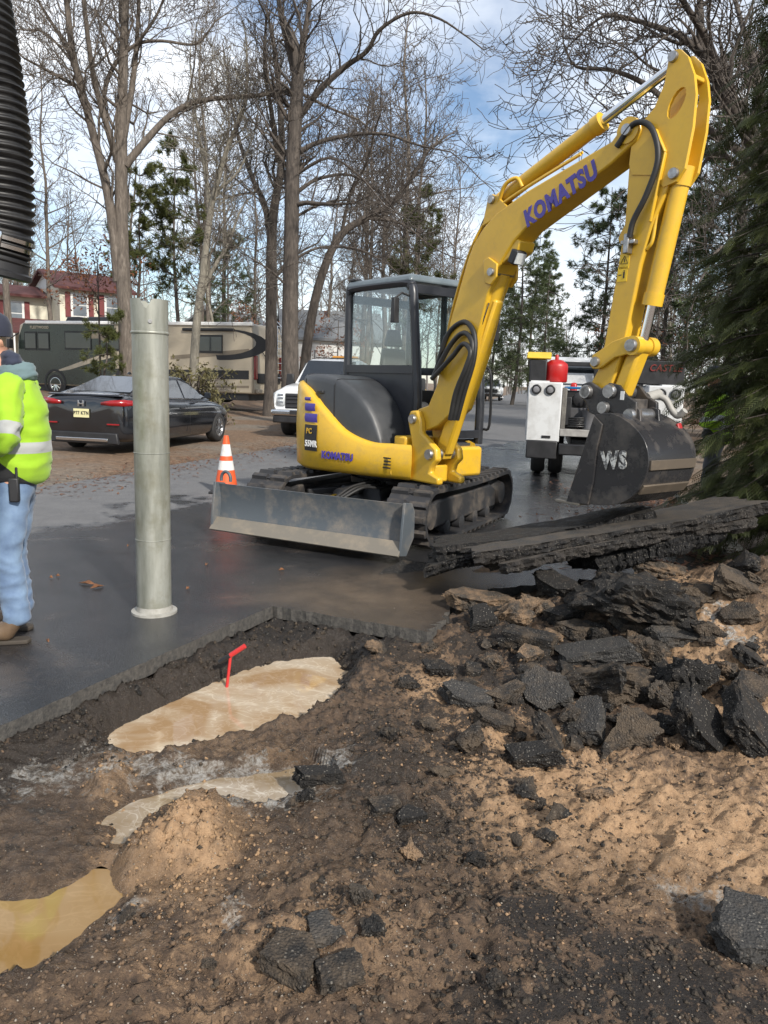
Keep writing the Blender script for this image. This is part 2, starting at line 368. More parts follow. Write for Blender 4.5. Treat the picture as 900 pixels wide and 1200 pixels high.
def _near():
    xs = np.concatenate([np.arange(-4.6, -2.3, .04), np.arange(-2.3, 2.5, .0125), np.arange(2.5, 4.61, .03)]); ys = np.concatenate([np.arange(-1.2, 1.2, .06), np.arange(1.2, 3.2, .0105), np.arange(3.2, 5, .015), np.arange(5, 7.401, .03)]); xs[-1] = 4.6; ys[-1] = 7.4; X, Y = np.meshgrid(xs, ys)
    Z = H(X, Y); nx = len(xs); ny = len(ys)
    i = (np.arange(ny-1)[:, None]*nx+np.arange(nx-1)[None]).ravel()
    o = npmesh('excavated_ground', np.stack([X, Y, Z], -1).reshape(-1, 3), np.stack([i, i+1, i+nx+1, i+nx], -1), soil_mat(), smooth=True)
    x = X.ravel(); y = Y.ravel(); B = lambda *a: blob(x, y, *a)
    sand = .22+.75*B(800, 985, 190, 72)+.45*B(650, 930, 140, 55)+.22*B(300, 1130, 260, 60)+.16*B(420, 1000, 200, 80)+1.5*B(215, 984, 66, 46)+.9*B(130, 908, 28, 20)+.9*B(870, 760, 60, 70, .2)+.6*B(600, 870, 120, 50)+.45*B(500, 780, 60, 40)+.9*B(515, 812, 30, 12)+.35*B(120, 862, 80, 22)+.15*B(60, 960, 120, 60)+.22*B(260, 880, 150, 26)
    sand -= .25*B(130, 950, 220, 50)*(1-B(210, 990, 70, 60))
    blk = .25+.25*B(500, 930, 80, 90)+.14*B(560, 1010, 90, 70)+.55*B(740, 1175, 175, 75)+.6*B(628, 1085, 44, 26)+.2*B(430, 900, 70, 70)+.45*B(350, 760, 120, 26)+.42*B(620, 800, 190, 70)+.35*B(480, 700, 120, 40)+.4*B(60, 870, 110, 30)+.3*B(700, 660, 200, 40)
    ed = poly_sd(x, y, PITEDGE+[(5, 6.4), (5, -5)]); blk += .75*sstep(-.42, -.1, ed)*(x < .2)
    blk -= .3*B(790, 980, 170, 60)+.5*B(210, 990, 75, 55)
    whi = .10+.55*B(330, 925, 90, 40)+.48*B(60, 905, 100, 36)+.5*B(230, 900, 120, 24)+.5*B(280, 1065, 30, 40)+.45*B(800, 1050, 90, 35)+.5*B(845, 705, 34, 18, .3)+.5*B(150, 1060, 40, 30)+.35*B(390, 890, 40, 20)
    wd = np.minimum(np.minimum(poly_sd(x, y, HOLE), poly_sd(x, y, PUD)), poly_sd(x, y, CHN)); wet = .34+.6*np.exp(-np.clip(wd, 0, 9)**2/.02)*(1-.95*B(215, 984, 62, 44))-.3*B(215, 984, 60, 42)+.22*B(480, 900, 160, 160)+.85*B(130, 940, 280, 65)*(1-.9*B(215, 988, 62, 44))+.5*B(60, 1050, 150, 50)+.4*B(330, 910, 90, 40)+.3*B(760, 1040, 120, 40)
    me = o.data
    for nm, chs in (('soil', (sand, blk, whi)), ('wet', (wet, wet, wet))):
        a = me.color_attributes.new(nm, 'FLOAT_COLOR', 'POINT'); arr = np.ones((len(x), 4), np.float32)
        for k in range(3): arr[:, k] = np.clip(chs[k], 0, 1)
        a.data.foreach_set('color', arr.ravel())
    tag(o, kind='structure')
_near()
def litter_mat():
    m, t, b = nodes('leaf_litter'); co = coord(t); n1 = noise(t, co, .35, 6, .6); n2 = noise(t, co, 9, 8, .75, .5); n3 = noise(t, co, 40, 3, .7)
    c = ramp(t, n2, [(.3, (.055, .038, .026)), (.5, (.15, .092, .052)), (.7, (.25, .165, .10))])
    c = mix(t, ramp(t, n1, [(.45, 0.), (.62, .75)]), c, ramp(t, n2, [(.3, (.10, .09, .075)), (.7, (.23, .205, .165))]))
    t.links.new(c, b.inputs['Base Color']); b.inputs['Roughness'].default_value = .9; bump(t, b, math_(t, 'ADD', n2, n3), .8, .03); return m
LITTER = litter_mat()
def _far():
    def ax(lo, a, b, hi, st, g=1.16):
        out = list(np.arange(a, b+1e-6, st)); s = st; p = a
        pre = []
        while p > lo: s *= g; p -= s; pre.append(p)
        s = st; p = b; post = []
        while p < hi: s *= g; p += s; post.append(p)
        return np.array(pre[::-1]+out+post)
    xs = ax(-700, -4.6, 4.6, 700, .46); ys = ax(-80, -1.2, 7.4, 1500, .43); X, Y = np.meshgrid(xs, ys); Z = G(X, Y)
    nx = len(xs); ny = len(ys); J, I = np.meshgrid(np.arange(ny-1), np.arange(nx-1), indexing='ij')
    cx = (xs[:-1]+xs[1:])/2; cy = (ys[:-1]+ys[1:])/2; CXg, CYg = np.meshgrid(cx, cy)
    keep = ~((abs(CXg) < 4.6) & (CYg > -1.2) & (CYg < 7.4)); i = (J*nx+I)[keep]
    o = npmesh('ground', np.stack([X, Y, Z], -1).reshape(-1, 3), np.stack([i, i+1, i+nx+1, i+nx], -1), LITTER, smooth=True); tag(o, kind='structure')
_far()
# ---------------------------------------------------------------- road
def road_mat():
    m, t, b = nodes('road_asphalt'); co = coord(t); sx = N(t, 'SeparateXYZ'); t.links.new(co, sx.inputs[0])
    a = gp(55, 612); c = gp(330, 566); d = (c-a).normalized(); nrm = Vector((d.y, -d.x))       # wet on the near side of this line
    s = math_(t, 'ADD', math_(t, 'MULTIPLY', sx.outputs[0], nrm.x), math_(t, 'MULTIPLY', sx.outputs[1], nrm.y)); s = math_(t, 'SUBTRACT', s, nrm.x*a.x+nrm.y*a.y)
    nl = noise(t, co, .7, 5, .6); nm_ = noise(t, co, 3.0, 6, .65); nf = noise(t, co, 190, 3, .7); nb = noise(t, co, .9, 7, .62, .8)
    wet = ramp(t, math_(t, 'ADD', math_(t, 'MULTIPLY', s, .5), math_(t, 'MULTIPLY', math_(t, 'SUBTRACT', nl, .5), 2.2)), [(.0, 0.), (.12, 1.)])
    vo = N(t, 'TexVoronoi'); vo.inputs['Scale'].default_value = 130; t.links.new(co, vo.inputs['Vector']); vs = N(t, 'SeparateColor'); t.links.new(vo.outputs['Color'], vs.inputs[0])
    dry = mix(t, ramp(t, vs.outputs[0], [(.6, 0.), (1., .5)]), ramp(t, nm_, [(.3, (.085, .085, .087)), (.7, (.125, .124, .124))]), (.2, .195, .19))
    wc = ramp(t, nm_, [(.3, (.010, .011, .013)), (.7, (.027, .027, .029))])
    wc = mix(t, ramp(t, vs.outputs[0], [(.8, 0.), (1., .3)]), wc, (.07, .069, .067))
    col = mix(t, wet, dry, wc)
    # mud smeared round the corner of the cut and along the machine's path
    p = gp(450, 700)
    dx = math_(t, 'SUBTRACT', sx.outputs[0], p.x); dy = math_(t, 'SUBTRACT', sx.outputs[1], p.y)
    r2 = math_(t, 'ADD', math_(t, 'MULTIPLY', dx, dx), math_(t, 'MULTIPLY', math_(t, 'MULTIPLY', dy, dy), 1.6))
    mud = ramp(t, math_(t, 'ADD', math_(t, 'MULTIPLY', r2, .55), math_(t, 'MULTIPLY', math_(t, 'SUBTRACT', nb, .5), 1.2)), [(.05, .85), (.75, 0.)])
    mud = math_(t, 'MAXIMUM', mud, math_(t, 'MULTIPLY', ramp(t, nb, [(.55, 0.), (.72, .5)]), wet))
    col = mix(t, mud, col, ramp(t, nm_, [(.3, (.055, .043, .033)), (.7, (.13, .095, .065))]))
    t.links.new(col, b.inputs['Base Color'])
    rw = ramp(t, nb, [(.35, .09), (.55, .20), (.75, .42)])
    t.links.new(mix(t, wet, .85, rw), b.inputs['Roughness'])
    bb = bump(t, b, math_(t, 'ADD', nf, vo.outputs['Distance']), .35, .006); return m
ROAD = road_mat()
CUT = pm('sawn_asphalt_edge', (.085, .078, .068), (.03, .029, .028), rough=.8, scale=40, bmp=.8, bscale=120, bd=.01)
def _road():
    pts = []
    def jit(a, b, n, j):
        for i in range(n):
            t = i/n; pts.append((a[0]+(b[0]-a[0])*t+(rnd.uniform(-j, j) if i else 0), a[1]+(b[1]-a[1])*t+(rnd.uniform(-j, j) if i else 0)))
    pts += [(-11, -12)]
    jit((-8.2, -11.), PITEDGE[1], 30, .002); jit(PITEDGE[1], PITEDGE[2], 50, .005); jit(PITEDGE[2], PITEDGE[3], 30, .008)
    for a, b in zip(PITEDGE[3:-1], PITEDGE[4:]): jit(a, b, 14, .04)
    pts.append(PITEDGE[-1])
    for y in np.concatenate([np.arange(7, 30, .5), np.arange(30, 100, 6.), [140, 200, 300]]): pts.append((float(xr(y))+.06*float(vnoise(np.array([y*1.7]), np.array([0.]), 4)[0]), y))
    for y in np.concatenate([[300, 200, 140], np.arange(94, 30, -6.), np.arange(30, -11, -.5)]): pts.append((float(xl(y))+.07*float(vnoise(np.array([y*1.9]), np.array([3.]), 4)[0]), y))
    bm = bmesh.new(); top = [bm.verts.new((p[0], p[1], 0)) for p in pts]; bot = [bm.verts.new((p[0]+rnd.uniform(-.004, .004), p[1]+rnd.uniform(-.004, .004), -.085)) for p in pts]
    f = bm.faces.new(top); n = len(pts); f.normal_update()
    if f.normal.z < 0: f.normal_flip()
    for i in range(n):
        q = bm.faces.new((top[i], bot[i], bot[(i+1) % n], top[(i+1) % n])); q.material_index = 1
    bmesh.ops.triangulate(bm, faces=[f], ngon_method='EAR_CLIP'); bmesh.ops.recalc_face_normals(bm, faces=bm.faces)
    me = bpy.data.meshes.new('road'); bm.to_mesh(me); bm.free()
    o = link('road', me, [ROAD, CUT]); tag(o, kind='structure')
_road()
# ---------------------------------------------------------------- standing water
def water_mat(name, c1, c2, c3, sc, foam):
    """turbid water: soft large patches, thin pale drift lines"""
    m, t, b = nodes(name); co = coord(t)
    mp_ = N(t, 'Mapping'); mp_.inputs['Rotation'].default_value = (0, 0, R(-30)); mp_.inputs['Scale'].default_value = (1, 1.5, 1); t.links.new(co, mp_.inputs[0]); co2 = mp_.outputs[0]
    big = noise(t, co2, sc*.55, 2, .5, .8); n = noise(t, co2, sc, 3, .5, 1.6); n2 = noise(t, co2, sc*2.1, 3, .55, 1.2)
    c = ramp(t, big, [(.36, c1), (.50, c2), (.66, c3)])
    ln = lambda x, w_: ramp(t, math_(t, 'ABSOLUTE', math_(t, 'SUBTRACT', x, .5)), [(0., 1.), (w_, 0.)])
    k = math_(t, 'MAXIMUM', ln(n, .022), math_(t, 'MULTIPLY', ln(n2, .03), .7)); k = math_(t, 'MULTIPLY', math_(t, 'MULTIPLY', k, foam), ramp(t, big, [(.38, .25), (.58, 1.)]))
    c = mix(t, k, c, tuple(min(1, x*1.35+.03) for x in c3))
    t.links.new(c, b.inputs['Base Color']); b.inputs['Roughness'].default_value = .035; b.inputs['IOR'].default_value = 1.33; b.inputs['Specular IOR Level'].default_value = .75
    bump(t, b, noise(t, co, 7, 2), .025, .01); return m
def water(name, P, z, mat, grow=.2):
    """level sheet covering every spot near the hollow that lies below the water line"""
    xs = np.arange(min(p.x for p in P)-grow, max(p.x for p in P)+grow, .02); ys = np.arange(min(p.y for p in P)-grow, max(p.y for p in P)+grow, .02)
    X, Y = np.meshgrid(xs, ys); low = (H(X, Y) < z+.012) & (poly_sd(X, Y, P) < grow); low[:-1] |= low[1:]; low[1:] |= low[:-1]; low[:, :-1] |= low[:, 1:]; low[:, 1:] |= low[:, :-1]
    nx = len(xs); q = low[:-1, :-1] & low[1:, :-1] & low[:-1, 1:] & low[1:, 1:]; J, I = np.nonzero(q); i = J*nx+I
    f = np.stack([i, i+1, i+nx+1, i+nx], -1); u, inv = np.unique(f, return_inverse=True)
    V = np.stack([X, Y, np.full_like(X, z)], -1).reshape(-1, 3)[u]
    tag(npmesh(name, V, inv.reshape(f.shape), mat, smooth=True), kind='structure')
water('pit_water', HOLE, WZ1, water_mat('muddy_water', (.29, .185, .095), (.39, .305, .21), (.43, .365, .28), 3.6, .7))
PW = water_mat('puddle_water', (.21, .125, .042), (.235, .145, .055), (.26, .17, .075), 3.0, .25)
water('puddle', PUD, WZ2, PW, .16); water('runoff_puddle', CHN, WZ2, water_mat('runoff_film', (.20, .145, .085), (.28, .225, .16), (.38, .345, .29), 5.0, .9), .16)
# ---------------------------------------------------------------- excavator
EXA = R(52); EXC = Vector((.05, 8.2, 0)); _h = Vector((math.cos(EXA), -math.sin(EXA), 0)); _l = Vector((math.sin(EXA), math.cos(EXA), 0))
def ptr(px, py, Y):
    """machine-plane coordinates (x, z) of a line of sight, in the vertical plane Y of the machine"""
    d = Vector(ray(px, py)); p0 = EXC+_l*Y; t = (p0-Vector(CO)).dot(_l)/d.dot(_l); v = Vector(CO)+d*t-EXC; return (v.dot(_h), v.z)
def excavator():
    ex = thing('excavator', 'yellow tracked mini excavator with dark cab, its bucket lowered on broken slabs', 'excavator', EXC, -EXA)
    YB = -.36
    # ---- undercarriage, turned against the house
    MU = Matrix.Rotation(R(-64.8), 4, 'Z')
    b = MB(MU); b.box(-.75, .75, -.3, .3, .24, .46, tx=.1, ty=.08)
    for sx in (-1, 1):
        for sy in (-1, 1): b.bar((sx*.2, sy*.2, .36), (sx*.62, sy*.66, .3), .22, .16)
    b.build('undercarriage_frame', BLK, ex, bev=.015)
    b = MB(); b.lathe([(.42, .44), (.42, .5), (.36, .5), (.36, .62)], 36); b.build('slew_ring', BLK, ex, smooth=True)
    r0 = .255; xa = -1.0; xb = .98; zc = .295
    def path(s):
        """belt path, s in metres -> (x, z, tangent angle)"""
        L = xb-xa; Pm = 2*L+2*math.pi*r0; s = s % Pm
        if s < L: return xa+s, zc-r0, 0
        s -= L
        if s < math.pi*r0: a = s/r0; return xb+r0*math.sin(a), zc-r0*math.cos(a), a
        s -= math.pi*r0
        if s < L:
            sag = -.022*math.sin(math.pi*s/L); return xb-s, zc+r0+sag, math.pi
        s -= L; a = s/r0; return xa-r0*math.sin(a), zc+r0*math.cos(a), math.pi+a
    Pm = 2*(xb-xa)+2*math.pi*r0; n = 42
    shoe = None
    for sy in (-1, 1):
        yc = sy*.78; secs = []
        for i in range(96):
            x, z, a = path(Pm*i/96); nx_, nz_ = math.sin(a), -math.cos(a)
            secs.append([(x-nx_*.035, yc-.2, z-nz_*.035), (x-nx_*.0, yc-.2, z), (x, yc+.2, z), (x-nx_*.035, yc+.2, z-nz_*.035)])
        b = MB(MU); secs.append(secs[0]); b.loft(secs, closed=True, cap=False); tk = b.build('track', RUB, ex, smooth=True, ang=50)
        tk['label'] = 'rubber crawler track with worn lugs'
        if shoe is None:
            b = MB(); b.box(-.036, .036, -.2, -.02, -.004, .03, tx=.012, ty=.008); b.box(-.030, .042, .02, .2, -.004, .03, tx=.012, ty=.008); b.box(-.02, .02, -.1, .1, -.004, .012)
            so_ = b.build('track_shoe', RUB, tk); shoe = so_.data; bpy.data.objects.remove(so_)
        for i in range(n):
            x, z, a = path(Pm*i/n); o = bpy.data.objects.new('track_shoe', shoe); COL.objects.link(o); o.parent = tk
            T = frame((x, yc, z), (math.cos(a), 0, math.sin(a)), (0, -1, 0)); o.matrix_local = MU @ T
        b = MB(MU); b.prism([(xa+.12, .16), (xb-.1, .16), (xb+.06, .24), (xb+.06, .36), (xb-.2, .42), (xa+.3, .42), (xa+.1, .34)], yc-.12, yc+.12); b.build('track_frame', RUB, tk, bev=.02)
        MY = MU @ Matrix.Translation((0, yc, 0)) @ Matrix.Rotation(R(90), 4, 'X')
        for nm, x, rr, hw in (('sprocket', xa, .205, .05), ('idler', xb, .21, .07)):
            b = MB(MU @ Matrix.Translation((x, yc, zc)) @ Matrix.Rotation(R(90), 4, 'X'))
            b.lathe([(.06, -.16), (.12, -.15), (.14, -.09), (rr-.03, -hw), (rr, -hw*.8), (rr, hw*.8), (rr-.03, hw), (.14, .09), (.12, .15), (.06, .16)], 24); b.build(nm, RUB, tk, smooth=True, ang=35)
        for x in (-.6, -.22, .16, .54):
            b = MB(MU @ Matrix.Translation((x, yc, .125)) @ Matrix.Rotation(R(90), 4, 'X')); b.lathe([(.05, -.14), (.075, -.13), (.075, -.05), (.05, -.04), (.05, .04), (.075, .05), (.075, .13), (.05, .14)], 14); b.build('roller', RUB, tk, smooth=True, ang=35)
    # ---- dozer blade
    prof = []
    for i in range(9):
        t = i/8; a = -.55+1.1*t; prof.append((1.66-.10*math.cos(a*1.45)+.06, .14+.36*t))
    back = [(p[0]-.022, p[1]) for p in prof][::-1]
    b = MB(MU); b.prism(prof+back, -.98, .98); bl = b.build('blade', STEEL, ex, smooth=True, ang=35); bl['label'] = 'blue grey steel dozer blade caked with mud'
    b = MB(MU); b.prism([(1.645, .17), (1.76, .07), (1.785, .085), (1.675, .19)], -.985, .985); b.build('cutting_edge', WORN, bl, bev=.004)
    for sy in (-1, 1):
        b = MB(MU); b.prism([(1.56, .5), (1.70, .52), (1.73, .3), (1.75, .08), (1.64, .06), (1.5, .2), (1.5, .42)], sy*.985-.012, sy*.985+.012); b.build('side_plate', STEEL, bl, bev=.004)
    b = MB(MU); b.prism([(1.50, .12), (1.60, .12), (1.58, .48), (1.50, .46)], -.5, .5); b.build('stiffener', STEEL, bl, bev=.006)
    b = MB(MU); ring = [(1.60, -.93+.055*math.cos(a), .54+.07*math.sin(a)) for a in np.linspace(-.3, math.pi+.3, 12)]; b.tube(ring, .016, 8); b.build('lifting_eye', STEEL, bl, smooth=True)
    for sy in (-1, 1):
        b = MB(MU); b.bar((.45, sy*.32, .3), (1.55, sy*.40, .26), .09, .13); b.build('blade_arm', BLK, bl, bev=.01)
    b = MB(MU); b.cyl((.42, 0, .46), (1.02, 0, .42), .055, 16); b.cyl((1.02, 0, .42), (1.08, 0, .416), .065, 16); bc = b.build('blade_cylinder', BLK, bl, smooth=True, ang=35)
    b = MB(MU); b.cyl((1.0, 0, .42), (1.52, 0, .39), .03, 14); b.build('cylinder_rod', CHR, bl, smooth=True)
    for k in range(3):
        b = MB(MU); b.tube(spline([(.3, -.1+.1*k, .48), (.7, .16+.05*k, .53-.03*k), (1.0, .10+.06*k, .50), (1.2, .05+.04*k, .42)], 6), .014, 8); b.build('hydraulic_hose', HOSE, bl, smooth=True)
    # ---- house: yellow body shell, dark hoods
    out = [(1.02, -.56), (.86, -.64), (.6, -.745), (.3, -.85), (0, -.925), (-.25, -.945), (-.5, -.86), (-.72, -.68), (-.88, -.42), (-.96, -.12), (-.97, .15), (-.9, .42), (-.75, .66), (-.52, .86), (-.25, .92), (.1, .8), (.5, .62), (.92, .36)]
    top = [.93, .93, .935, 1.03, 1.24, 1.40, 1.47, 1.49, 1.5, 1.5, 1.5, 1.5, 1.49, 1.45, 1.25, 1.0, .95, .93]
    O2 = spline([(p[0], p[1], t) for p, t in zip(out, top)], 5); ctr = Vector((.05, 0, 0)); secs = []
    for p in O2:
        d = (Vector((p.x, p.y, 0))-ctr).normalized(); q = p-d*.10; bt = .60
        secs.append([(p.x-d.x*.05, p.y-d.y*.05, bt), (p.x, p.y, bt+.04), (p.x+d.x*.012, p.y+d.y*.012, (bt+p.z)/2), (p.x, p.y, p.z-.05), (p.x-d.x*.018, p.y-d.y*.018, p.z-.012), (p.x-d.x*.05, p.y-d.y*.05, p.z), (q.x, q.y, p.z-.005), (q.x, q.y, bt)])
    b = MB(); b.loft(secs, closed=True); body = b.build('body', YEL, ex, smooth=True, ang=50); body['label'] = 'yellow rounded counterweight and lower body'
    b = MB(); plate = [(p.x*.93+.0035, p.y*.93) for p in O2]; npl = len(plate)
    b.add([(x, y, .6) for x, y in plate]+[(x, y, .92) for x, y in plate], [tuple(range(npl-1, -1, -1)), tuple(range(npl, 2*npl))]+[(i, (i+1) % npl, npl+(i+1) % npl, npl+i) for i in range(npl)])
    b.build('deck', DARK, body)
    b = MB(); b.box(.90, 1.035, -.04, .34, .61, .90); b.build('front_skirt', YEL, body, bev=.03)
    # engine hood (rear) and side hood (right)
    def yr(x):
        ys = [(-.97, .0), (-.9, .42), (-.8, .6), (-.65, .76), (-.5, .86), (-.25, .94), (0, .925), (.3, .85), (.6, .745), (.86, .64), (1.02, .56)]
        return float(np.interp(x, [q[0] for q in ys], [q[1] for q in ys]))
    def hood(X, tops, y1):
        ss = []
        for x, zt in zip(X, tops):
            ya = -(yr(x)-.075); yb_ = y1(x); rr = .07
            ss.append([(x, ya, .75), (x, ya, zt-rr), (x, ya+rr*.12, zt-rr*.45), (x, ya+rr*.4, zt-rr*.12), (x, ya+rr, zt), (x, yb_-.02, zt), (x, yb_, zt-.02), (x, yb_, .75)])
        return ss
    X = [-.905, -.89, -.85, -.8, -.7, -.6, -.5, -.42]; b = MB(); b.loft(hood(X, [1.3, 1.42, 1.48, 1.515, 1.535, 1.545, 1.55, 1.55], lambda x: yr(x)-.075)); b.build('engine_hood', DARK, ex, smooth=True, ang=50)
    X = [-.42, -.3, -.15, .0, .1, .2, .3, .4, .48, .55, .6, .64, .66]; T = [1.55, 1.552, 1.548, 1.535, 1.515, 1.48, 1.43, 1.36, 1.28, 1.18, 1.08, .98, .90]
    b = MB(); b.loft(hood(X, T, lambda x: -.31)); b.build('side_hood', DARK, ex, smooth=True, ang=50)
    for x in (-.42, .12):
        b = MB(); ya = -(yr(x)-.075); zt_ = float(np.interp(x, X, T)); b.tube([(x, ya-.002, .95), (x, ya-.002, zt_-.06), (x, ya+.03, zt_-.004), (x, ya+.08, zt_+.002), (x, -.33, zt_+.002)], .004, 6); b.build('panel_seam', BLK, ex)
    b = MB(); b.box(-.12, -.02, -.875, -.84, 1.36, 1.39); b.build('hood_latch', BLK, ex, bev=.006)
    for k in range(5):
        p_ = O2[22+k]; b = MB(); 
    for k in range(4):
        b = MB(); b.box(.70+.0*k, .86, -.69+.0*k, -.675, .70+k*.03, .712+k*.03); b.build('vent_slot', BLK, body)
    # decals on the body
    def onbody(px, z):
        best = None
        for i in range(len(O2)-1):
            for t in np.linspace(0, 1, 8, endpoint=False):
                p = O2[i].lerp(O2[i+1], t)
                if p.x < -.75 or p.y > -.3: continue
                wpt = EXC+_h*p.x+_l*p.y; v = np.array((wpt.x, wpt.y, z))-CO; q = 450+F*(v@CX)/(v@FW)
                if best is None or abs(q-px) < best[0]: tg = (O2[i]-O2[i+1]); best = (abs(q-px), Vector((p.x, p.y, z)), Vector((tg.x, tg.y, 0)).normalized())
        return best[1], best[2]
    def decal(px, z, body_, size, mat, name, sx=1., off=.005, push=.016):
        p, tg = onbody(px, z); nrm = Vector((tg.y, -tg.x, 0)); return text(name, body_, size, mat, body, frame(p+nrm*push, tg, (0, 0, 1)), .002, off, 0, sx)
    decal(396, .765, 'KOMATSU', .095, PURP, 'brand_lettering', .82)
    def patch(pxa, pxb, za, zb, mat, name, push=.014):
        pa, ta = onbody(pxa, za); pb, tb = onbody(pxb, za); n = 8; vs = []
        for i in range(n+1):
            q, tg = onbody(pxa+(pxb-pxa)*i/n, (za+zb)/2); nn = Vector((tg.y, -tg.x, 0))
            for dz, k in ((za, push), ((za+zb)/2, push+.008), (zb, push)): vs.append((q.x+nn.x*k, q.y+nn.y*k, dz))
        b = MB(); b.add(vs, [(i*3+j, i*3+3+j, i*3+4+j, i*3+1+j) for i in range(n) for j in (0, 1)]); return b.build(name, mat, body, smooth=True)
    patch(358.5, 373, .79, 1.05, BLK, 'model_decal'); patch(359, 373.5, 1.075, 1.16, PURP, 'stripe_decal'); patch(359, 371, 1.185, 1.26, PURP, 'stripe_decal'); patch(359, 366, 1.285, 1.32, PURP, 'stripe_decal')
    YLW = pm('yellow_lettering', (.6, .36, .03), rough=.5)
    decal(364, .985, 'PC', .075, YLW, 'model_letters', .9, .002, .026); decal(366.5, .86, '55MR', .085, WHT, 'model_letters', .8, .003, .026)
    # ---- cab
    x0, x1, y0, y1, zt, zb = -.41, .66, -.3, .54, 2.44, .9
    cab = MB(); fr = .035
    prof = [(x0, zb), (x1+.10, zb), (x1+.10, 1.35), (x1+.06, 1.7), (x1-.02, zt-.12), (x1-.06, zt-.05), (x1-.14, zt), (x0+.1, zt), (x0+.03, zt-.05), (x0, zt-.12)]
    for y in (y0, y1):
        pts = spline([(p[0], y, p[1]) for p in prof[1:]]+[(x0, y, zb)], 4)
        cab.tube(pts, .045, 8)
        cab.bar((x0, y, 1.62), (x1+.07, y, 1.62), .07, .08)
        cab.bar((.16, y, 1.62), (.14, y, zt-.02), .045, .05) if y == y1 else None
    for p in ((x0, zt-.1), (x0, 1.62), (x1-.06, zt-.06), (x1+.1, 1.0)): cab.bar((p[0], y0, p[1]), (p[0], y1, p[1]), .07, .08)
    cf = cab.build('cab_frame', CABG, ex, smooth=True, ang=45, bev=.008)
    b = MB(); b.box(x0+.02, x1+.08, y0-.02, y0+.012, .92, 1.6); b.box(x0-.01, x0+.02, y0, y1, .92, 1.6); b.box(x0, x1+.08, y0, y1, .9, .95)
    b.build('lower_panel', CABG, cf, bev=.006)
    b = MB(); b.box(x0-.03, x1-.02, y0-.05, y1+.05, zt+.0, zt+.075, tx=.03, ty=.03); rf = b.build('cab_roof', pm('roof_grey', (.10, .125, .14), (.14, .17, .185), rough=.35), cf, bev=.03, seg=3)
    b = MB(); b.box(x0+.01, x0+.12, y0-.02, y0+.07, zt+.07, zt+.10); b.build('roof_lamp', BLK, cf, bev=.01)
    def pane(name, vs, m=CABGL):
        b = MB(); v = [Vector(p) for p in vs]; nn = (v[1]-v[0]).cross(v[2]-v[0]).normalized()*.004; k = len(v)
        b.add([p-nn for p in v]+[p+nn for p in v], [tuple(range(k-1, -1, -1)), tuple(range(k, 2*k))]+[(i, (i+1) % k, k+(i+1) % k, k+i) for i in range(k)]); return b.build(name, m, cf)
    for y, nm in ((y0, 'side_window'), (y1, 'side_window')): pane(nm, [(x0+.04, y, 1.66), (x1+.03, y, 1.66), (x1-.04, y, zt-.14), (x1-.14, y, zt-.04), (x0+.1, y, zt-.04), (x0+.04, y, zt-.1)])
    pane('windscreen', [(x1+.055, y0+.04, 1.64), (x1+.055, y1-.04, 1.64), (x1-.045, y1-.04, zt-.1), (x1-.045, y0+.04, zt-.1)])
    pane('rear_window', [(x0, y0+.04, 1.66), (x0, y1-.04, 1.66), (x0, y1-.04, zt-.14), (x0, y0+.04, zt-.14)])
    b = MB(); b.box(x1-.11, x1-.05, y0-.20, y0-.14, 2.05, 2.28, tx=.005); b.tube([(x1-.03, y0-.02, 2.3), (x1-.07, y0-.1, 2.33), (x1-.08, y0-.17, 2.28)], .012, 6); b.build('mirror', BLK, cf, bev=.01)
    b = MB(); b.box(x1+.02, x1+.08, y1+.10, y1+.24, 1.95, 2.2); b.tube([(x1, y1, 2.25), (x1+.04, y1+.1, 2.3), (x1+.05, y1+.17, 2.2)], .012, 6); b.build('mirror', BLK, cf, bev=.01)
    b = MB(); b.tube(spline([(x1+.12, y1+.03, 1.05), (x1+.2, y1+.05, 1.1), (x1+.18, y1+.05, 1.6), (x1+.1, y1+.03, 1.68)], 4), .015, 6); b.build('grab_handle', BLK, cf, smooth=True)
    seatm = pm('seat_vinyl', (.03, .03, .032), (.045, .045, .047), rough=.6)
    b = MB(); b.box(-.2, .25, -.04, .36, 1.15, 1.3, tx=.03, ty=.03); st = b.build('seat', seatm, ex, bev=.04, seg=3)
    b = MB(); b.box(-.28, -.16, -.04, .36, 1.28, 1.85, tx=.03, ty=.05); b.box(-.27, -.18, .05, .27, 1.87, 2.05, tx=.02, ty=.03); b.build('backrest', seatm, st, bev=.04, seg=3)
    for y in (-.14, .43):
        b = MB(); b.box(-.1, .42, y-.07, y+.07, 1.05, 1.42, tx=.04); b.tube([(.38, y, 1.42), (.42, y, 1.52), (.40, y, 1.64)], [.02, .016, .022], 8); b.build('control_console', BLK, ex, bev=.02)
    for y in (.12, .32):
        b = MB(); b.tube([(.52, y, .95), (.55, y, 1.4), (.5, y, 1.58)], .012, 6); b.box(.5, .62, y-.04, y+.04, 1.02, 1.04); b.build('travel_lever', BLK, ex)
    # ---- swing bracket
    b = MB(); b.prism([(.90, 1.16), (.93, 1.24), (1.03, 1.25), (1.09, 1.15), (1.10, 1.05), (1.2, .99), (1.31, .92), (1.33, .82), (1.26, .76), (1.24, .70), (1.36, .665), (1.36, .60), (.86, .60), (.82, .66), (.95, .72), (.97, .95)], YB-.17, YB-.10)
    b.prism([(.90, 1.16), (.93, 1.24), (1.03, 1.25), (1.09, 1.15), (1.10, 1.05), (1.2, .99), (1.31, .92), (1.33, .82), (1.26, .76), (1.24, .70), (1.36, .665), (1.36, .60), (.86, .60), (.82, .66), (.95, .72), (.97, .95)], YB+.10, YB+.17)
    b.box(.80, 1.2, YB-.098, YB+.098, .60, .76); b.box(.82, 1.0, YB-.098, YB+.098, .76, 1.0); sb = b.build('swing_bracket', YEL, ex, bev=.018)
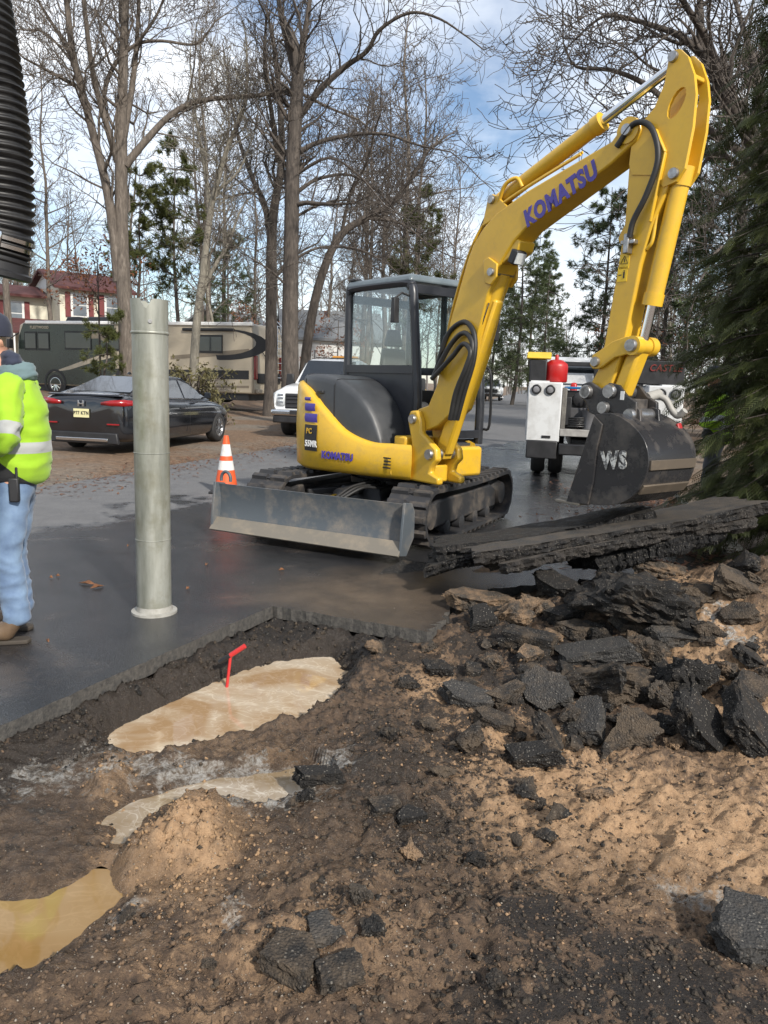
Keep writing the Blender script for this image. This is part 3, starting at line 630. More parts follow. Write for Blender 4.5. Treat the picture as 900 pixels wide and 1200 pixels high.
    b = MB(); b.box(.72, .9, YB-.22, YB+.22, .605, .74); b.box(.72, .9, YB-.18, YB+.18, .90, 1.0); b.build('swing_mount', YEL, sb, bev=.02)
    b = MB(); b.cyl((.35, YB-.1, .68), (.85, YB-.26, .665), .04, 14); b.build('swing_cylinder', YEL, sb, smooth=True)
    def pin(x, z, y, w_, parent, r=.036, name='pin'):
        b = MB(Matrix.Translation((x, y, z)) @ Matrix.Rotation(R(90), 4, 'X')); b.lathe([(r*.45, -w_/2-.018), (r*.85, -w_/2-.018), (r*.9, -w_/2-.012), (r, -w_/2-.006), (r, w_/2+.006), (r*.9, w_/2+.018)], 18); return b.build(name, STL, parent, smooth=True, ang=30)
    # ---- boom
    bp = [(1.10, 1.07), (1.02, 1.075), (.92, 1.12), (.91, 1.20), (.97, 1.26), (1.11, 1.30), (1.21, 1.48), (1.351, 2.036), (1.532, 2.537), (1.589, 2.648), (1.70, 2.765), (1.84, 2.86), (2.168, 2.978), (2.902, 3.176), (3.0, 3.275), (3.06, 3.29), (3.115, 3.26), (3.13, 3.20), (3.10, 3.14), (3.03, 3.10), (2.915, 3.03), (2.159, 2.70), (2.04, 2.615), (1.93, 2.49), (1.86, 2.36), (1.79, 2.23), (1.66, 1.75), (1.47, 1.28), (1.25, 1.12)]
    b = MB(); b.prism(bp, YB-.105, YB+.105); boom = b.build('boom', YEL, ex, bev=.012, ang=25); boom['label'] = 'yellow kinked boom with purple lettering'
    b = MB(); b.cyl((3.035, YB-.118, 3.216), (3.035, YB+.118, 3.216), .085, 24); b.build('boom_boss', YEL, boom, smooth=True, ang=35)
    pin(3.035, 3.216, YB, .25, boom, .04); pin(.985, 1.168, YB, .36, boom, .045); pin(1.235, .865, YB, .36, sb, .05)
    a = Vector((*ptr(622, 254, YB-.105),)); c = Vector((*ptr(692, 203, YB-.105),)); d = c-a; mid = (a+c)/2
    text('boom_lettering', 'KOMATSU', .175, PURP, boom, frame((mid.x, YB-.108, mid.y), (d.x, 0, d.y), (-d.y, 0, d.x)), .002, .009, 0, .78)
    # lift cylinder in front of the boom, its upper bracket, arm cylinder on top
    b = MB(); b.prism([(1.74, 2.50), (1.80, 2.52), (1.90, 2.46), (1.90, 2.36), (1.84, 2.30), (1.77, 2.32)], YB-.13, YB-.107); b.prism([(1.74, 2.50), (1.80, 2.52), (1.90, 2.46), (1.90, 2.36), (1.84, 2.30), (1.77, 2.32)], YB+.107, YB+.13); b.build('cylinder_bracket', YEL, boom, bev=.006)
    pin(1.845, 2.40, YB, .27, boom, .034)
    lc = MB(); A = Vector((1.235, YB, .865)); B = Vector((1.845, YB, 2.40)); D = (B-A).normalized()
    # barrel hangs from the top pin in two parallel halves of the housing, rod at the foot
    lc.cyl(A+D*.55, B, .062, 20); lc.cyl(A+D*.50, A+D*.57, .072, 20); lc.bar(A-D*.02, A+D*.1, .1, .11)
    lo = lc.build('lift_cylinder', YEL, ex, smooth=True, ang=35)
    b = MB(); b.cyl(A+D*.08, A+D*.55, .034, 16); b.build('cylinder_rod', CHR, lo, smooth=True, ang=35)
    b = MB(); b.bar(A+D*.02+Vector((.0, 0, 0)), A+D*1.45, .15, .10, up=(0, 1, 0)); gd = b.build('cylinder_guard', YEL, lo, bev=.02)
    b = MB(); b.tube([A+D*.5+Vector((.035, -.082, 0)), A+D*1.4+Vector((.035, -.082, 0))], .008, 6); b.build('guard_pipe', CHR, lo, smooth=True)
    A = Vector((1.76, YB, 2.975)); B = Vector((3.32, YB, 3.60)); D = (B-A).normalized(); Lr = (B-A).length
    b = MB(); b.cyl(A, A+D*1.03, .058, 20); b.cyl(A+D*.98, A+D*1.05, .068, 20); b.cyl(A-D*.06, A+D*.05, .06, 16); ac = b.build('arm_cylinder', YEL, ex, smooth=True, ang=35)
    b = MB(); b.cyl(A+D*1.0, A+D*(Lr-.03), .034, 16); b.cyl(B-D*.08, B+D*.04, .05, 16); b.build('cylinder_rod', CHR, ac, smooth=True, ang=35)
    b = MB(); b.prism([(1.66, 2.78), (1.71, 2.99), (1.76, 3.02), (1.82, 2.99), (1.96, 2.88)], YB-.085, YB-.062); b.prism([(1.66, 2.78), (1.71, 2.99), (1.76, 3.02), (1.82, 2.99), (1.96, 2.88)], YB+.062, YB+.085); b.build('cylinder_bracket', YEL, boom, bev=.006)
    pin(1.76, 2.975, YB, .18, boom, .034)
    for k, (dz, yy) in enumerate(((.012, -.075), (.03, -.055), (.012, .075))):
        b = MB(); b.tube(spline([(1.24, YB+yy, 1.52+dz), (1.35-.03, YB+yy, 2.04+dz), (1.50, YB+yy, 2.54+dz), (1.68, YB+yy, 2.80+dz), (1.86, YB+yy, 2.91+dz), (2.2, YB+yy, 3.02+dz), (2.62, YB+yy, 3.14+dz)], 5), .011, 6); b.build('hydraulic_pipe', YEL, boom, smooth=True)
    b = MB(); b.tube(spline([(1.82, YB-.07, 2.94), (1.90, YB-.09, 3.06), (2.0, YB-.07, 3.10), (2.05, YB-.05, 3.03)], 5), .016, 8); b.build('hydraulic_pipe', YEL, boom, smooth=True)
    b = MB(); b.tube(spline([(1.52, YB+.03, 2.6), (1.55, YB+.02, 2.78), (1.68, YB+.0, 2.92), (1.78, YB, 2.93)], 5), .022, 8); b.build('hydraulic_hose', HOSE, boom, smooth=True)
    # black hoses looping beside the boom
    for k in range(3):
        o_ = -.135-.03*k; pts = [ptr(510-2*k, 438+3*k, YB+o_), ptr(522+3*k, 394+12*k, YB+o_), ptr(541, 377+13*k, YB+o_), ptr(555-2*k, 390+11*k, YB+o_), ptr(557-5*k, 420+6*k, YB+o_), ptr(546-5*k, 460, YB+o_), ptr(536-4*k, 492, YB+o_)]
        b = MB(); b.tube(spline([(p[0], YB+o_+.02*math.sin(i), p[1]) for i, p in enumerate(pts)], 6), .022, 8); b.build('hydraulic_hose', HOSE, boom, smooth=True)
    # work lamp under the boom
    b = MB(); b.box(-.035, .035, -.06, .06, -.055, .055, Matrix.Translation((2.06, YB-.07, 2.50)) @ Matrix.Rotation(R(25), 4, 'Y')); wl = b.build('work_lamp', BLK, boom, bev=.012)
    b = MB(); b.box(.033, .042, -.05, .05, -.042, .042, Matrix.Translation((2.06, YB-.07, 2.50)) @ Matrix.Rotation(R(25), 4, 'Y')); b.build('lens', LENS, wl)
    b = MB(); b.prism([(1.88, 2.62), (2.02, 2.66), (2.10, 2.62), (2.08, 2.55), (1.92, 2.46)], YB-.09, YB+.09); b.build('lamp_bracket', YEL, boom, bev=.01)
    # ---- arm
    neck = [(3.04, 3.02), (3.10, 2.98), (3.20, 2.95), (3.36, 2.84), (3.33, 2.75), (3.27, 2.62), (3.20, 2.34), (3.13, 1.84), (3.07, 1.60), (3.02, 1.47), (2.945, 1.41), (2.86, 1.43), (2.845, 1.50), (2.93, 1.65), (2.955, 1.80), (3.02, 2.35), (3.045, 2.63)]
    b = MB(); b.prism(neck, YB-.08, YB+.08); arm = b.build('arm', YEL, ex, bev=.012, ang=25); arm['label'] = 'yellow dipper arm with a slotted head plate'
    def oval(cx, cz, a_, b_, rot, n=14):
        return [(cx+a_*math.cos(t)*math.cos(rot)-b_*math.sin(t)*math.sin(rot), cz+a_*math.cos(t)*math.sin(rot)+b_*math.sin(t)*math.cos(rot)) for t in np.linspace(0, 2*math.pi, n, endpoint=False)]
    head = [(3.285, 3.60), (3.32, 3.635), (3.36, 3.63), (3.42, 3.57), (3.475, 3.45), (3.50, 3.33), (3.50, 3.14), (3.47, 2.90), (3.42, 2.83), (3.33, 2.81), (3.24, 2.90), (3.08, 2.93), (3.05, 3.0), (3.06, 3.21), (3.13, 3.255), (3.21, 3.32), (3.27, 3.45)]
    def plate(prof, hole, ya, yb_, name, mat, parent):
        bm = bmesh.new()
        o_ = [bm.verts.new((p[0], ya, p[1])) for p in prof]; i_ = [bm.verts.new((p[0], ya, p[1])) for p in hole]
        eds = [bm.edges.new((o_[k], o_[(k+1) % len(o_)])) for k in range(len(o_))]+[bm.edges.new((i_[k], i_[(k+1) % len(i_)])) for k in range(len(i_))]
        r_ = bmesh.ops.triangle_fill(bm, use_beauty=True, use_dissolve=False, edges=eds); fs = [g for g in r_['geom'] if isinstance(g, bmesh.types.BMFace)]
        e = bmesh.ops.extrude_face_region(bm, geom=fs); bmesh.ops.translate(bm, verts=[g for g in e['geom'] if isinstance(g, bmesh.types.BMVert)], vec=(0, yb_-ya, 0))
        bmesh.ops.recalc_face_normals(bm, faces=bm.faces); me = bpy.data.meshes.new(name); bm.to_mesh(me); bm.free(); return link(name, me, mat, parent)
    hs = oval(3.37, 3.31, .095, .05, R(62))
    for ya in (YB-.09, YB+.062): plate(head, hs, ya, ya+.028, 'head_plate', YEL, arm)
    b = MB(); b.box(3.40, 3.46, YB-.062, YB+.062, 3.44, 3.47); b.prism([(3.06, 3.20), (3.16, 3.25), (3.28, 3.20), (3.40, 2.95), (3.30, 2.86), (3.1, 2.95)], YB-.06, YB+.06); b.build('head_web', YEL, arm, bev=.008)
    b = MB(); b.bar((3.24, YB-.1, 3.18), (3.33, YB-.1, 3.02), .015, .03, up=(0, 1, 0)); b.bar((3.33, YB-.1, 3.02), (3.26, YB-.1, 2.6), .015, .03, up=(0, 1, 0)); b.build('stiffener_rib', YEL, arm, bev=.006)
    pin(3.32, 3.595, YB, .19, arm, .034); pin(3.40, 2.88, YB, .19, arm, .036); pin(2.885, 1.475, YB, .3, arm, .04); pin(2.925, 1.69, YB, .24, arm, .036)
    b = MB(); b.prism([(2.985, 2.50), (2.965, 2.54), (2.985, 2.58), (3.03, 2.66), (3.05, 2.66), (3.04, 2.50)], YB-.03, YB+.03); b.build('hose_lug', YEL, arm, bev=.005)
    hp = [ptr(p[0], p[1], YB-.13) for p in ((722, 172), (741, 146), (758, 145), (768, 162), (770, 190), (757, 228), (742, 258), (737, 278))]
    b = MB(); b.tube(spline([(p[0], YB-.125, p[1]) for p in hp], 6), .020, 8); b.build('hydraulic_hose', HOSE, arm, smooth=True)
    b = MB(); p = ptr(736, 285, YB-.11); b.box(p[0]-.02, p[0]+.02, YB-.14, YB-.08, p[1]-.07, p[1]+.06); b.box(p[0]-.05, p[0]+.06, YB-.13, YB-.08, p[1]-.01, p[1]+.02); b.build('shutoff_valve', STL, arm, bev=.006)
    DEC = pm('yellow_decal', (.75, .5, .02), (.72, .47, .02), rough=.4)
    for k, (py, s1) in enumerate(((306, .06), (321, .055))):
        p = ptr(732-2.5*k, py, YB-.081); b = MB(); b.box(p[0]-.038, p[0]+.038, YB-.0835, YB-.0805, p[1]-.052, p[1]+.046); dc = b.build('warning_decal', DEC, arm)
        b = MB()
        if k == 0:
            for q in range(3):
                a0 = R(90+120*q); a1 = R(210+120*q); b.bar((p[0]+.034*math.cos(a0), YB-.0845, p[1]+.034*math.sin(a0)), (p[0]+.034*math.cos(a1), YB-.0845, p[1]+.034*math.sin(a1)), .002, .006, up=(0, 1, 0))
            b.box(p[0]-.003, p[0]+.003, YB-.0855, YB-.0838, p[1]-.008, p[1]+.016)
        else:
            b.box(p[0]-.030, p[0]-.006, YB-.0855, YB-.0838, p[1]-.01, p[1]-.004); b.box(p[0]+.008, p[0]+.02, YB-.0855, YB-.0838, p[1]-.03, p[1]+.012); b.box(p[0]+.010, p[0]+.018, YB-.0855, YB-.0838, p[1]+.015, p[1]+.024)
        b.build('pictogram', BLK, dc)
    # bucket cylinder
    A = Vector((3.40, YB, 2.88)); B = Vector((3.215, YB, 1.795)); D = (B-A).normalized(); Lr = (B-A).length
    b = MB(); b.cyl(A, A+D*.80, .062, 20); b.cyl(A+D*.74, A+D*.82, .070, 20); b.cyl(A-D*.06, A+D*.06, .07, 16); bcy = b.build('bucket_cylinder', YEL, ex, smooth=True, ang=35)
    b = MB(); b.cyl(A+D*.8, B-D*.05, .034, 16); b.build('cylinder_rod', CHR, bcy, smooth=True)
    b = MB(); b.tube(spline([A+D*.1+Vector((-.08, -.05, 0)), A+D*.25+Vector((-.085, -.05, 0)), A+D*.4+Vector((-.07, -.06, 0)), A+D*.45+Vector((-.1, -.06, 0))], 5), .013, 8); b.build('hydraulic_pipe', YEL, bcy, smooth=True)
    # linkage
    for yy in (YB-.115, YB+.09):
        b = MB(); pf = [(2.87, 1.67), (2.89, 1.74), (2.94, 1.765), (3.05, 1.83), (3.17, 1.865), (3.25, 1.83), (3.25, 1.76), (3.19, 1.745), (3.08, 1.72), (2.99, 1.66), (2.95, 1.64), (2.90, 1.64)]; b.prism(pf, yy, yy+.025); b.build('tipping_link', YEL, ex, bev=.006)
    b = MB(); b.bar((3.215, YB, 1.83), (3.085, YB, 1.46), .13, .10, up=(1, 0, 0)); bl2 = b.build('bucket_link', YEL, ex, bev=.02); pin(3.215, 1.80, YB, .26, bl2, .045)
    b = MB(Matrix.Translation((3.215, YB, 1.80)) @ Matrix.Rotation(R(90), 4, 'X')); b.lathe([(.06, -.12), (.066, -.12), (.066, -.05), (.055, -.05), (.055, .05), (.066, .05), (.066, .12), (.06, .12)], 20); b.build('link_boss', YEL, bl2, smooth=True, ang=35)
    # quick coupler
    cpf = [(2.82, 1.44), (2.83, 1.53), (2.90, 1.55), (3.0, 1.50), (3.07, 1.545), (3.15, 1.53), (3.22, 1.46), (3.30, 1.42), (3.31, 1.33), (3.22, 1.27), (3.14, 1.33), (3.05, 1.36), (2.98, 1.31), (2.91, 1.33), (2.88, 1.40)]
    cp = None
    for yy in (YB-.135, YB+.105):
        b = MB(); b.prism(cpf, yy, yy+.03); o_ = b.build('quick_coupler', BKT, ex, bev=.006)
        cp = cp or o_
    b = MB(); b.box(2.98, 3.24, YB-.1, YB+.1, 1.34, 1.44); b.build('coupler_body', BKT, cp, bev=.01)
    for x, z, r_ in ((2.885, 1.475, .05), (3.085, 1.485, .05)): pin(x, z, YB, .30, cp, r_)
    b = MB(); b.box(3.17, 3.20, YB-.138, YB-.134, 1.43, 1.49); b.build('maker_plate', WHT, cp)
    # ---- bucket
    bw = .27; BM = None
    ob = [(3.08, 1.30), (2.915, .695), (3.17, .70), (3.34, .735), (3.46, .82), (3.525, .95), (3.53, 1.08), (3.48, 1.19), (3.38, 1.275), (3.24, 1.335), (3.14, 1.335)]
    def inset(P, k): 
        c = (3.25, 1.0); return [(p[0]+(c[0]-p[0])*k, p[1]+(c[1]-p[1])*k) for p in P]
    shell = spline([(p[0], 0, p[1]) for p in ob[1:]]+[(3.08, 0, 1.32)], 4)
    sh = [(p.x, p.z) for p in shell]; inn = [(p[0]+(3.22-p[0])*.045, p[1]+(1.02-p[1])*.045) for p in sh][::-1]
    b = MB(); b.prism(sh+inn, YB-bw, YB+bw); bk = b.build('bucket', BKT, ex, smooth=True, ang=40); bk['label'] = 'scratched black steel digging bucket'
    side = [(3.075, 1.31)]+[(2.91, .69)]+sh[1:]
    b = MB(); b.prism(side, YB-bw-.016, YB-bw+.006); b.build('side_plate', BKT, bk, bev=.003)
    b = MB(); b.prism(side, YB+bw-.006, YB+bw+.016); b.build('side_plate', BKT, bk, bev=.003)
    for yy in (YB-bw-.03, YB+bw+.012):
        b = MB(); b.prism([(3.085, 1.315), (2.90, .685), (3.09, .69), (3.12, .86), (3.13, 1.1), (3.16, 1.26)], yy, yy+.018); b.build('side_cutter', BKT, bk, bev=.004)
    b = MB(); b.box(2.80, 3.02, YB-bw-.03, YB+bw+.03, .672, .692); b.build('lip_plate', WORN, bk, bev=.004)
    for k in range(4):
        y = YB-.22+k*.147; b = MB(); b.prism([(2.74, .672), (2.90, .665), (2.92, .70), (2.82, .705)], y-.03, y+.03); b.build('tooth', WORN, bk, bev=.006)
    for a_, c_ in ((.42, .50), (.58, .66)):
        q0 = sh[int(len(sh)*a_*.75)]; q1 = sh[int(len(sh)*a_*.75)+2]; dx, dz = q1[0]-q0[0], q1[1]-q0[1]; l_ = math.hypot(dx, dz); nx_, nz_ = dz/l_*.016, -dx/l_*.016
        b = MB(); b.prism([q0, (q0[0]+nx_, q0[1]+nz_), (q1[0]+nx_, q1[1]+nz_), q1], YB-bw, YB+bw); b.build('wear_strip', RUSTY, bk, bev=.003)
    for yy in (YB-.13, YB+.09):
        b = MB(); b.prism([(3.0, 1.38), (3.05, 1.44), (3.12, 1.44), (3.2, 1.36), (3.28, 1.39), (3.33, 1.37), (3.35, 1.25), (3.44, 1.14), (3.30, 1.22), (3.14, 1.26), (3.05, 1.26)], yy, yy+.03); b.build('hanger_plate', BKT, bk, bev=.005)
    pin(3.045, 1.37, YB, .3, bk, .045); pin(3.265, 1.33, YB, .3, bk, .045)
    text('bucket_mark', 'WS', .16, pm('scuffed_white', (.6, .6, .56), (.10, .10, .10), rough=.6, scale=30, lo=.45, hi=.55), bk, frame((3.27, YB-bw-.020, 1.02), (1, 0, .12), (-.12, 0, 1)), .002, .008, 0, .8)
    # lifting shackle and hook on the far side
    b = MB(); b.tube(spline([(3.20, YB+.25, 1.47), (3.26, YB+.28, 1.44), (3.30, YB+.30, 1.37), (3.35, YB+.31, 1.33), (3.40, YB+.31, 1.37)], 5), .024, 8); b.cyl((3.20, YB+.13, 1.45), (3.20, YB+.28, 1.48), .035, 12); b.build('coupler_hose', pm('pale_steel', (.35, .34, .31), (.25, .24, .22), rough=.5), cp, smooth=True)
    b = MB(); b.bar((3.40, YB+.24, 1.28), (3.46, YB+.27, 1.10), .02, .05, up=(0, 1, 0)); b.build('safety_latch', pm('red_paint', (.35, .02, .02), (.28, .02, .02), rough=.45), cp, bev=.006)
    return ex
excavator()
# ---------------------------------------------------------------- vehicles
TYRE = pm('tyre_rubber', (.015, .015, .016), (.03, .028, .026), rough=.75, scale=20)
RIM = pm('alloy_rim', (.45, .46, .47), (.3, .3, .31), rough=.3, metal=.9, scale=12)
CGL = pm('tinted_car_glass', (.012, .016, .02), (.02, .024, .028), rough=.04, rv=.01, coat=1)
RED = pm('red_lens', (.28, .008, .010), (.20, .006, .008), rough=.2, coat=.4)
CHM = pm('chrome_trim', (.7, .71, .72), (.6, .61, .62), rough=.14, metal=1, rv=.04)
WCAR = pm('white_truck_paint', (.68, .69, .69), (.6, .61, .61), rough=.3, scale=2, coat=.5)
BCAR = pm('black_car_paint', (.008, .009, .011), (.012, .013, .016), rough=.10, scale=2, coat=1.0, rv=.03)
PLATE = pm('number_plate_cream', (.62, .58, .33), (.58, .54, .3), rough=.5)
AMB = pm('amber_lens', (.75, .33, .05), (.6, .24, .03), rough=.3)
def cutout(o, cutters):
    """subtract cylinders (a, b, radius) from a mesh and keep the result as plain mesh"""
    cs = []
    for a, b_, r in cutters:
        c = MB().cyl(a, b_, r, 32).build('cutter', None); cs.append(c); m = o.modifiers.new('c', 'BOOLEAN'); m.object = c; m.operation = 'DIFFERENCE'; m.solver = 'EXACT'
    bpy.context.view_layer.update()
    mats = list(o.data.materials); me = bpy.data.meshes.new_from_object(o.evaluated_get(bpy.context.evaluated_depsgraph_get()))
    o.modifiers.clear(); old = o.data; o.data = me; bpy.data.meshes.remove(old)
    for c in cs: bpy.data.objects.remove(c)
    me.polygons.foreach_set('use_smooth', [True]*len(me.polygons)); me.set_sharp_from_angle(angle=R(38)); return o
def wheel(parent, x, y, r, w_, rim=RIM, spokes=10, side=1):
    M = Matrix.Translation((x, y, r)) @ Matrix.Rotation(R(-90*side), 4, 'X')
    b = MB(M); b.lathe([(r*.62, -w_/2), (r*.9, -w_/2), (r*.98, -w_*.36), (r, -w_*.2), (r, w_*.2), (r*.98, w_*.36), (r*.9, w_/2), (r*.64, w_/2), (r*.62, w_*.3)], 28); t = b.build('wheel', TYRE, parent, smooth=True, ang=40)
    b = MB(M); b.lathe([(r*.5, w_*.18), (r*.63, w_*.30), (r*.655, w_*.49), (r*.60, w_*.50), (r*.57, w_*.34), (r*.5, w_*.24)], 28); b.lathe([(.001, w_*.30), (r*.14, w_*.42), (r*.17, w_*.38), (r*.17, w_*.2)], 14)
    for k in range(spokes):
        a = 2*math.pi*k/spokes; b.bar((r*.1*math.cos(a), r*.1*math.sin(a), w_*.34), (r*.6*math.cos(a), r*.6*math.sin(a), w_*.40), r*.10, .03)
    b.build('rim', rim, t, smooth=True, ang=35)
    b = MB(M); b.lathe([(.001, w_*.1), (r*.6, w_*.1), (r*.6, w_*.12), (.001, w_*.12)], 20); b.build('brake_disc', BLK, t)
    return t
def panel(name, vs, mat, parent, th=.006, bev=0):
    v = [Vector(p) for p in vs]; nn = (v[1]-v[0]).cross(v[-1]-v[0]).normalized()*th; k = len(v); b = MB()
    b.add([p-nn*.5 for p in v]+[p+nn for p in v], [tuple(range(k-1, -1, -1)), tuple(range(k, 2*k))]+[(i, (i+1) % k, k+(i+1) % k, k+i) for i in range(k)]); return b.build(name, mat, parent, bev=bev)
def lerp3(a, b, t): return tuple(a[i]+(b[i]-a[i])*t for i in range(3))
def inq(Q, u0, u1, v0, v1):
    """sub-quad of a quad (a,b,c,d): u along a-b, v along a-d"""
    f = lambda u, v: lerp3(lerp3(Q[0], Q[1], u), lerp3(Q[3], Q[2], u), v); return [f(u0, v0), f(u1, v0), f(u1, v1), f(u0, v1)]
def plate_num(parent, c, xdir, txt, w_=.31, h_=.155):
    c = Vector(c); x = Vector(xdir).normalized(); z = Vector((0, 0, 1)); n = x.cross(z)
    b = MB(frame(c, x, z)); b.box(-w_/2, w_/2, -h_/2, h_/2, 0, .008); p = b.build('number_plate', PLATE, parent, bev=.002)
    text('plate_characters', txt, .085, BLK, p, frame(c+n*.010, x, z), .001, .003, 0, .85)
    return p

def sedan():
    D = Vector((.2, .98, 0)).normalized(); rz = math.atan2(D.y, D.x); Lf = Vector((-D.y, D.x, 0))
    base = Vector((-4.6, 13.75, 0))+Lf*.93+D*2.45; gz = float(G(np.array([base.x]), np.array([base.y]))[0])
    c = thing('sedan', 'black sedan parked on leaf litter beside the road, seen from behind', 'car', (base.x, base.y, gz-.005), rz)
    st = [(-2.45, .70, .30, .62, .92, .95), (-2.40, .80, .25, .60, 1.02, 1.06), (-2.25, .88, .22, .60, 1.05, 1.10), (-1.9, .925, .20, .62, 1.05, 1.09), (-1.4, .93, .19, .64, 1.02, 1.05), (-.7, .925, .18, .64, .99, 1.0), (0, .92, .18, .63, .97, .98), (.8, .92, .18, .62, .95, .97), (1.2, .925, .19, .62, .93, 1.0), (1.7, .915, .20, .60, .86, .93), (2.1, .86, .22, .56, .78, .84), (2.35, .74, .25, .5, .68, .73), (2.45, .60, .30, .48, .6, .64)]
    secs = []
    for x, w_, zb, zm, zs, zc in st:
        half = [(w_*.80, zb), (w_*.95, zb+.03), (w_*.985, zb+.14), (w_, zm), (w_*.985, zs-.10), (w_*.93, zs-.015), (w_*.80, zs+.012), (w_*.4, zc), (0, zc+.01)]
        secs.append([(x, -y, z) for y, z in half]+[(x, y, z) for y, z in half[-2::-1]])
    b = MB(); b.loft(secs, closed=True); bd = b.build('body', BCAR, c, sub=1)
    r = .335; wx = (-1.36, 1.46)
    cutout(bd, [((x, s*1.2, r), (x, s*.55, r), .385) for x in wx for s in (-1, 1)])
    for x in wx:
        for s in (-1, 1): wheel(c, x, s*.82, r, .225, RIM, 10, s)
    Bt = [(-1.98, .80, 1.085), (1.18, .80, .985)]; Tp = [(-.82, .585, 1.425), (.25, .60, 1.44)]
    v = []
    sec = [(-1.98, .79, 1.07, .0), (-1.5, .79, 1.05, .165), (-1.05, .80, 1.02, .325), (-.82, .80, 1.0, .395), (-.4, .80, .98, .445), (.0, .80, .97, .462), (.25, .80, .97, .455), (.7, .80, .965, .24), (1.18, .80, .965, .0)]
    ss = []
    for x, w_, zb, hh in sec:
        wt = w_-.21*(hh/.46); ss.append([(x, -w_, zb-.03), (x, -w_+.01, zb), (x, -wt-.01, zb+hh-.03*(hh > .1)), (x, -wt+.08, zb+hh), (x, 0, zb+hh+.02), (x, wt-.08, zb+hh), (x, wt+.01, zb+hh-.03*(hh > .1)), (x, w_-.01, zb), (x, w_, zb-.03)])
    b = MB(); b.loft(ss, closed=True); gh = b.build('roof', BCAR, c, smooth=True, ang=60)
    def on(x, k, out=.006):
        X = [q[0] for q in sec]; w_ = np.interp(x, X, [q[1] for q in sec]); zb = np.interp(x, X, [q[2] for q in sec]); hh = np.interp(x, X, [q[3] for q in sec]); wt = w_-.21*(hh/.46)
        return (x, w_-.01+(wt+.01-w_+.01)*k+out, zb+(hh-.03)*k+out*.4)
    for s in (-1, 1):
        for xa, xb_, nm in ((-1.32, -.92, 'quarter_window'), (-.86, -.06, 'side_window'), (.0, .86, 'side_window')):
            P = [on(xa+.02, .06), on((xa+xb_)/2, .06), on(xb_, .06), on(xb_-(.16 if xb_ > .5 else .0), .9), on((xa+xb_)/2, .92), on(xa+(.10 if xa < -1 else .02), .92 if xa > -1 else .8)]
            P = [(p[0], p[1]*s, p[2]) for p in P]; panel(nm, P if s < 0 else P[::-1], CGL, c, .005)
        hb = MB(); hb.box(-.42, -.24, s*.925-.012, s*.925+.02, .80, .825); hb.build('door_handle', BCAR, c, bev=.006)
        hb = MB(); hb.box(.62, .644, s*1.0-.1, s*1.0+.06, 1.0, 1.12, ty=.01); hb.bar((.66, s*.86, .99), (.64, s*.95, 1.03), .04, .03); hb.build('mirror', BCAR, c, bev=.015)
        hb = MB(); hb.tube([(-1.3, s*.80, 1.09), (-.86, s*.81, 1.015), (0, s*.81, .985), (.95, s*.81, .978)], .008, 6); hb.build('window_trim', CHM, c)
        hb = MB(); hb.box(-.05, -.042, s*.935-.004, s*.935, .30, .94); hb.build('door_gap', BLK, c)
        # tail light wraps the corner
        hb = MB(); hb.loft([[(-2.475, s*.40, .90), (-2.475, s*.40, .95)], [(-2.468, s*.58, .885), (-2.468, s*.58, .985)], [(-2.40, s*.80, .885), (-2.38, s*.79, 1.0)], [(-2.18, s*.905, .90), (-2.12, s*.895, .98)], [(-1.95, s*.935, .93), (-1.9, s*.93, .96)]], cap=False)
        tl = hb.build('tail_light', RED, c, smooth=True); sm = tl.modifiers.new('t', 'SOLIDIFY'); sm.thickness = .03; sm.offset = 0
        hb = MB(); hb.box(-2.475, -2.45, s*.62-.12, s*.62+.12, .545, .57); hb.build('reflector', RED, c, bev=.004)
    panel('rear_window', [(-1.86, .62, 1.122), (-1.86, -.62, 1.122), (-1.0, -.50, 1.405), (-1.0, .50, 1.405)], CGL, c, .006)
    panel('windscreen', [(1.06, -.68, 1.045), (1.06, .68, 1.045), (.36, .54, 1.41), (.36, -.54, 1.41)], CGL, c, .006)
    b = MB(); b.box(-2.50, -2.42, -.52, .52, .24, .30); b.build('bumper_trim', CHM, c, bev=.01)
    b = MB(); b.box(-2.475, -2.40, -.72, .72, .20, .40, tx=.0, ty=.03); b.build('rear_valance', BLK, c, bev=.02)
    b = MB(); b.box(-2.40, -2.22, -.74, .74, 1.055, 1.085, tx=.02, ty=.05); b.build('boot_spoiler', BCAR, c, bev=.01)
    b = MB(); b.box(-.86, -.72, -.02, .02, 1.45, 1.50, tx=.04, ty=.008); b.build('roof_antenna', BCAR, c, bev=.006)
    b = MB(); b.box(-2.49, -2.46, -.06, -.035, .86, .97); b.box(-2.49, -2.46, .035, .06, .86, .97); b.box(-2.49, -2.46, -.04, .04, .90, .92); b.build('emblem', CHM, c, bev=.004)
    plate_num(c, (-2.47, 0, .74), (0, -1, 0), 'P77 KTN')
    return c
sedan()

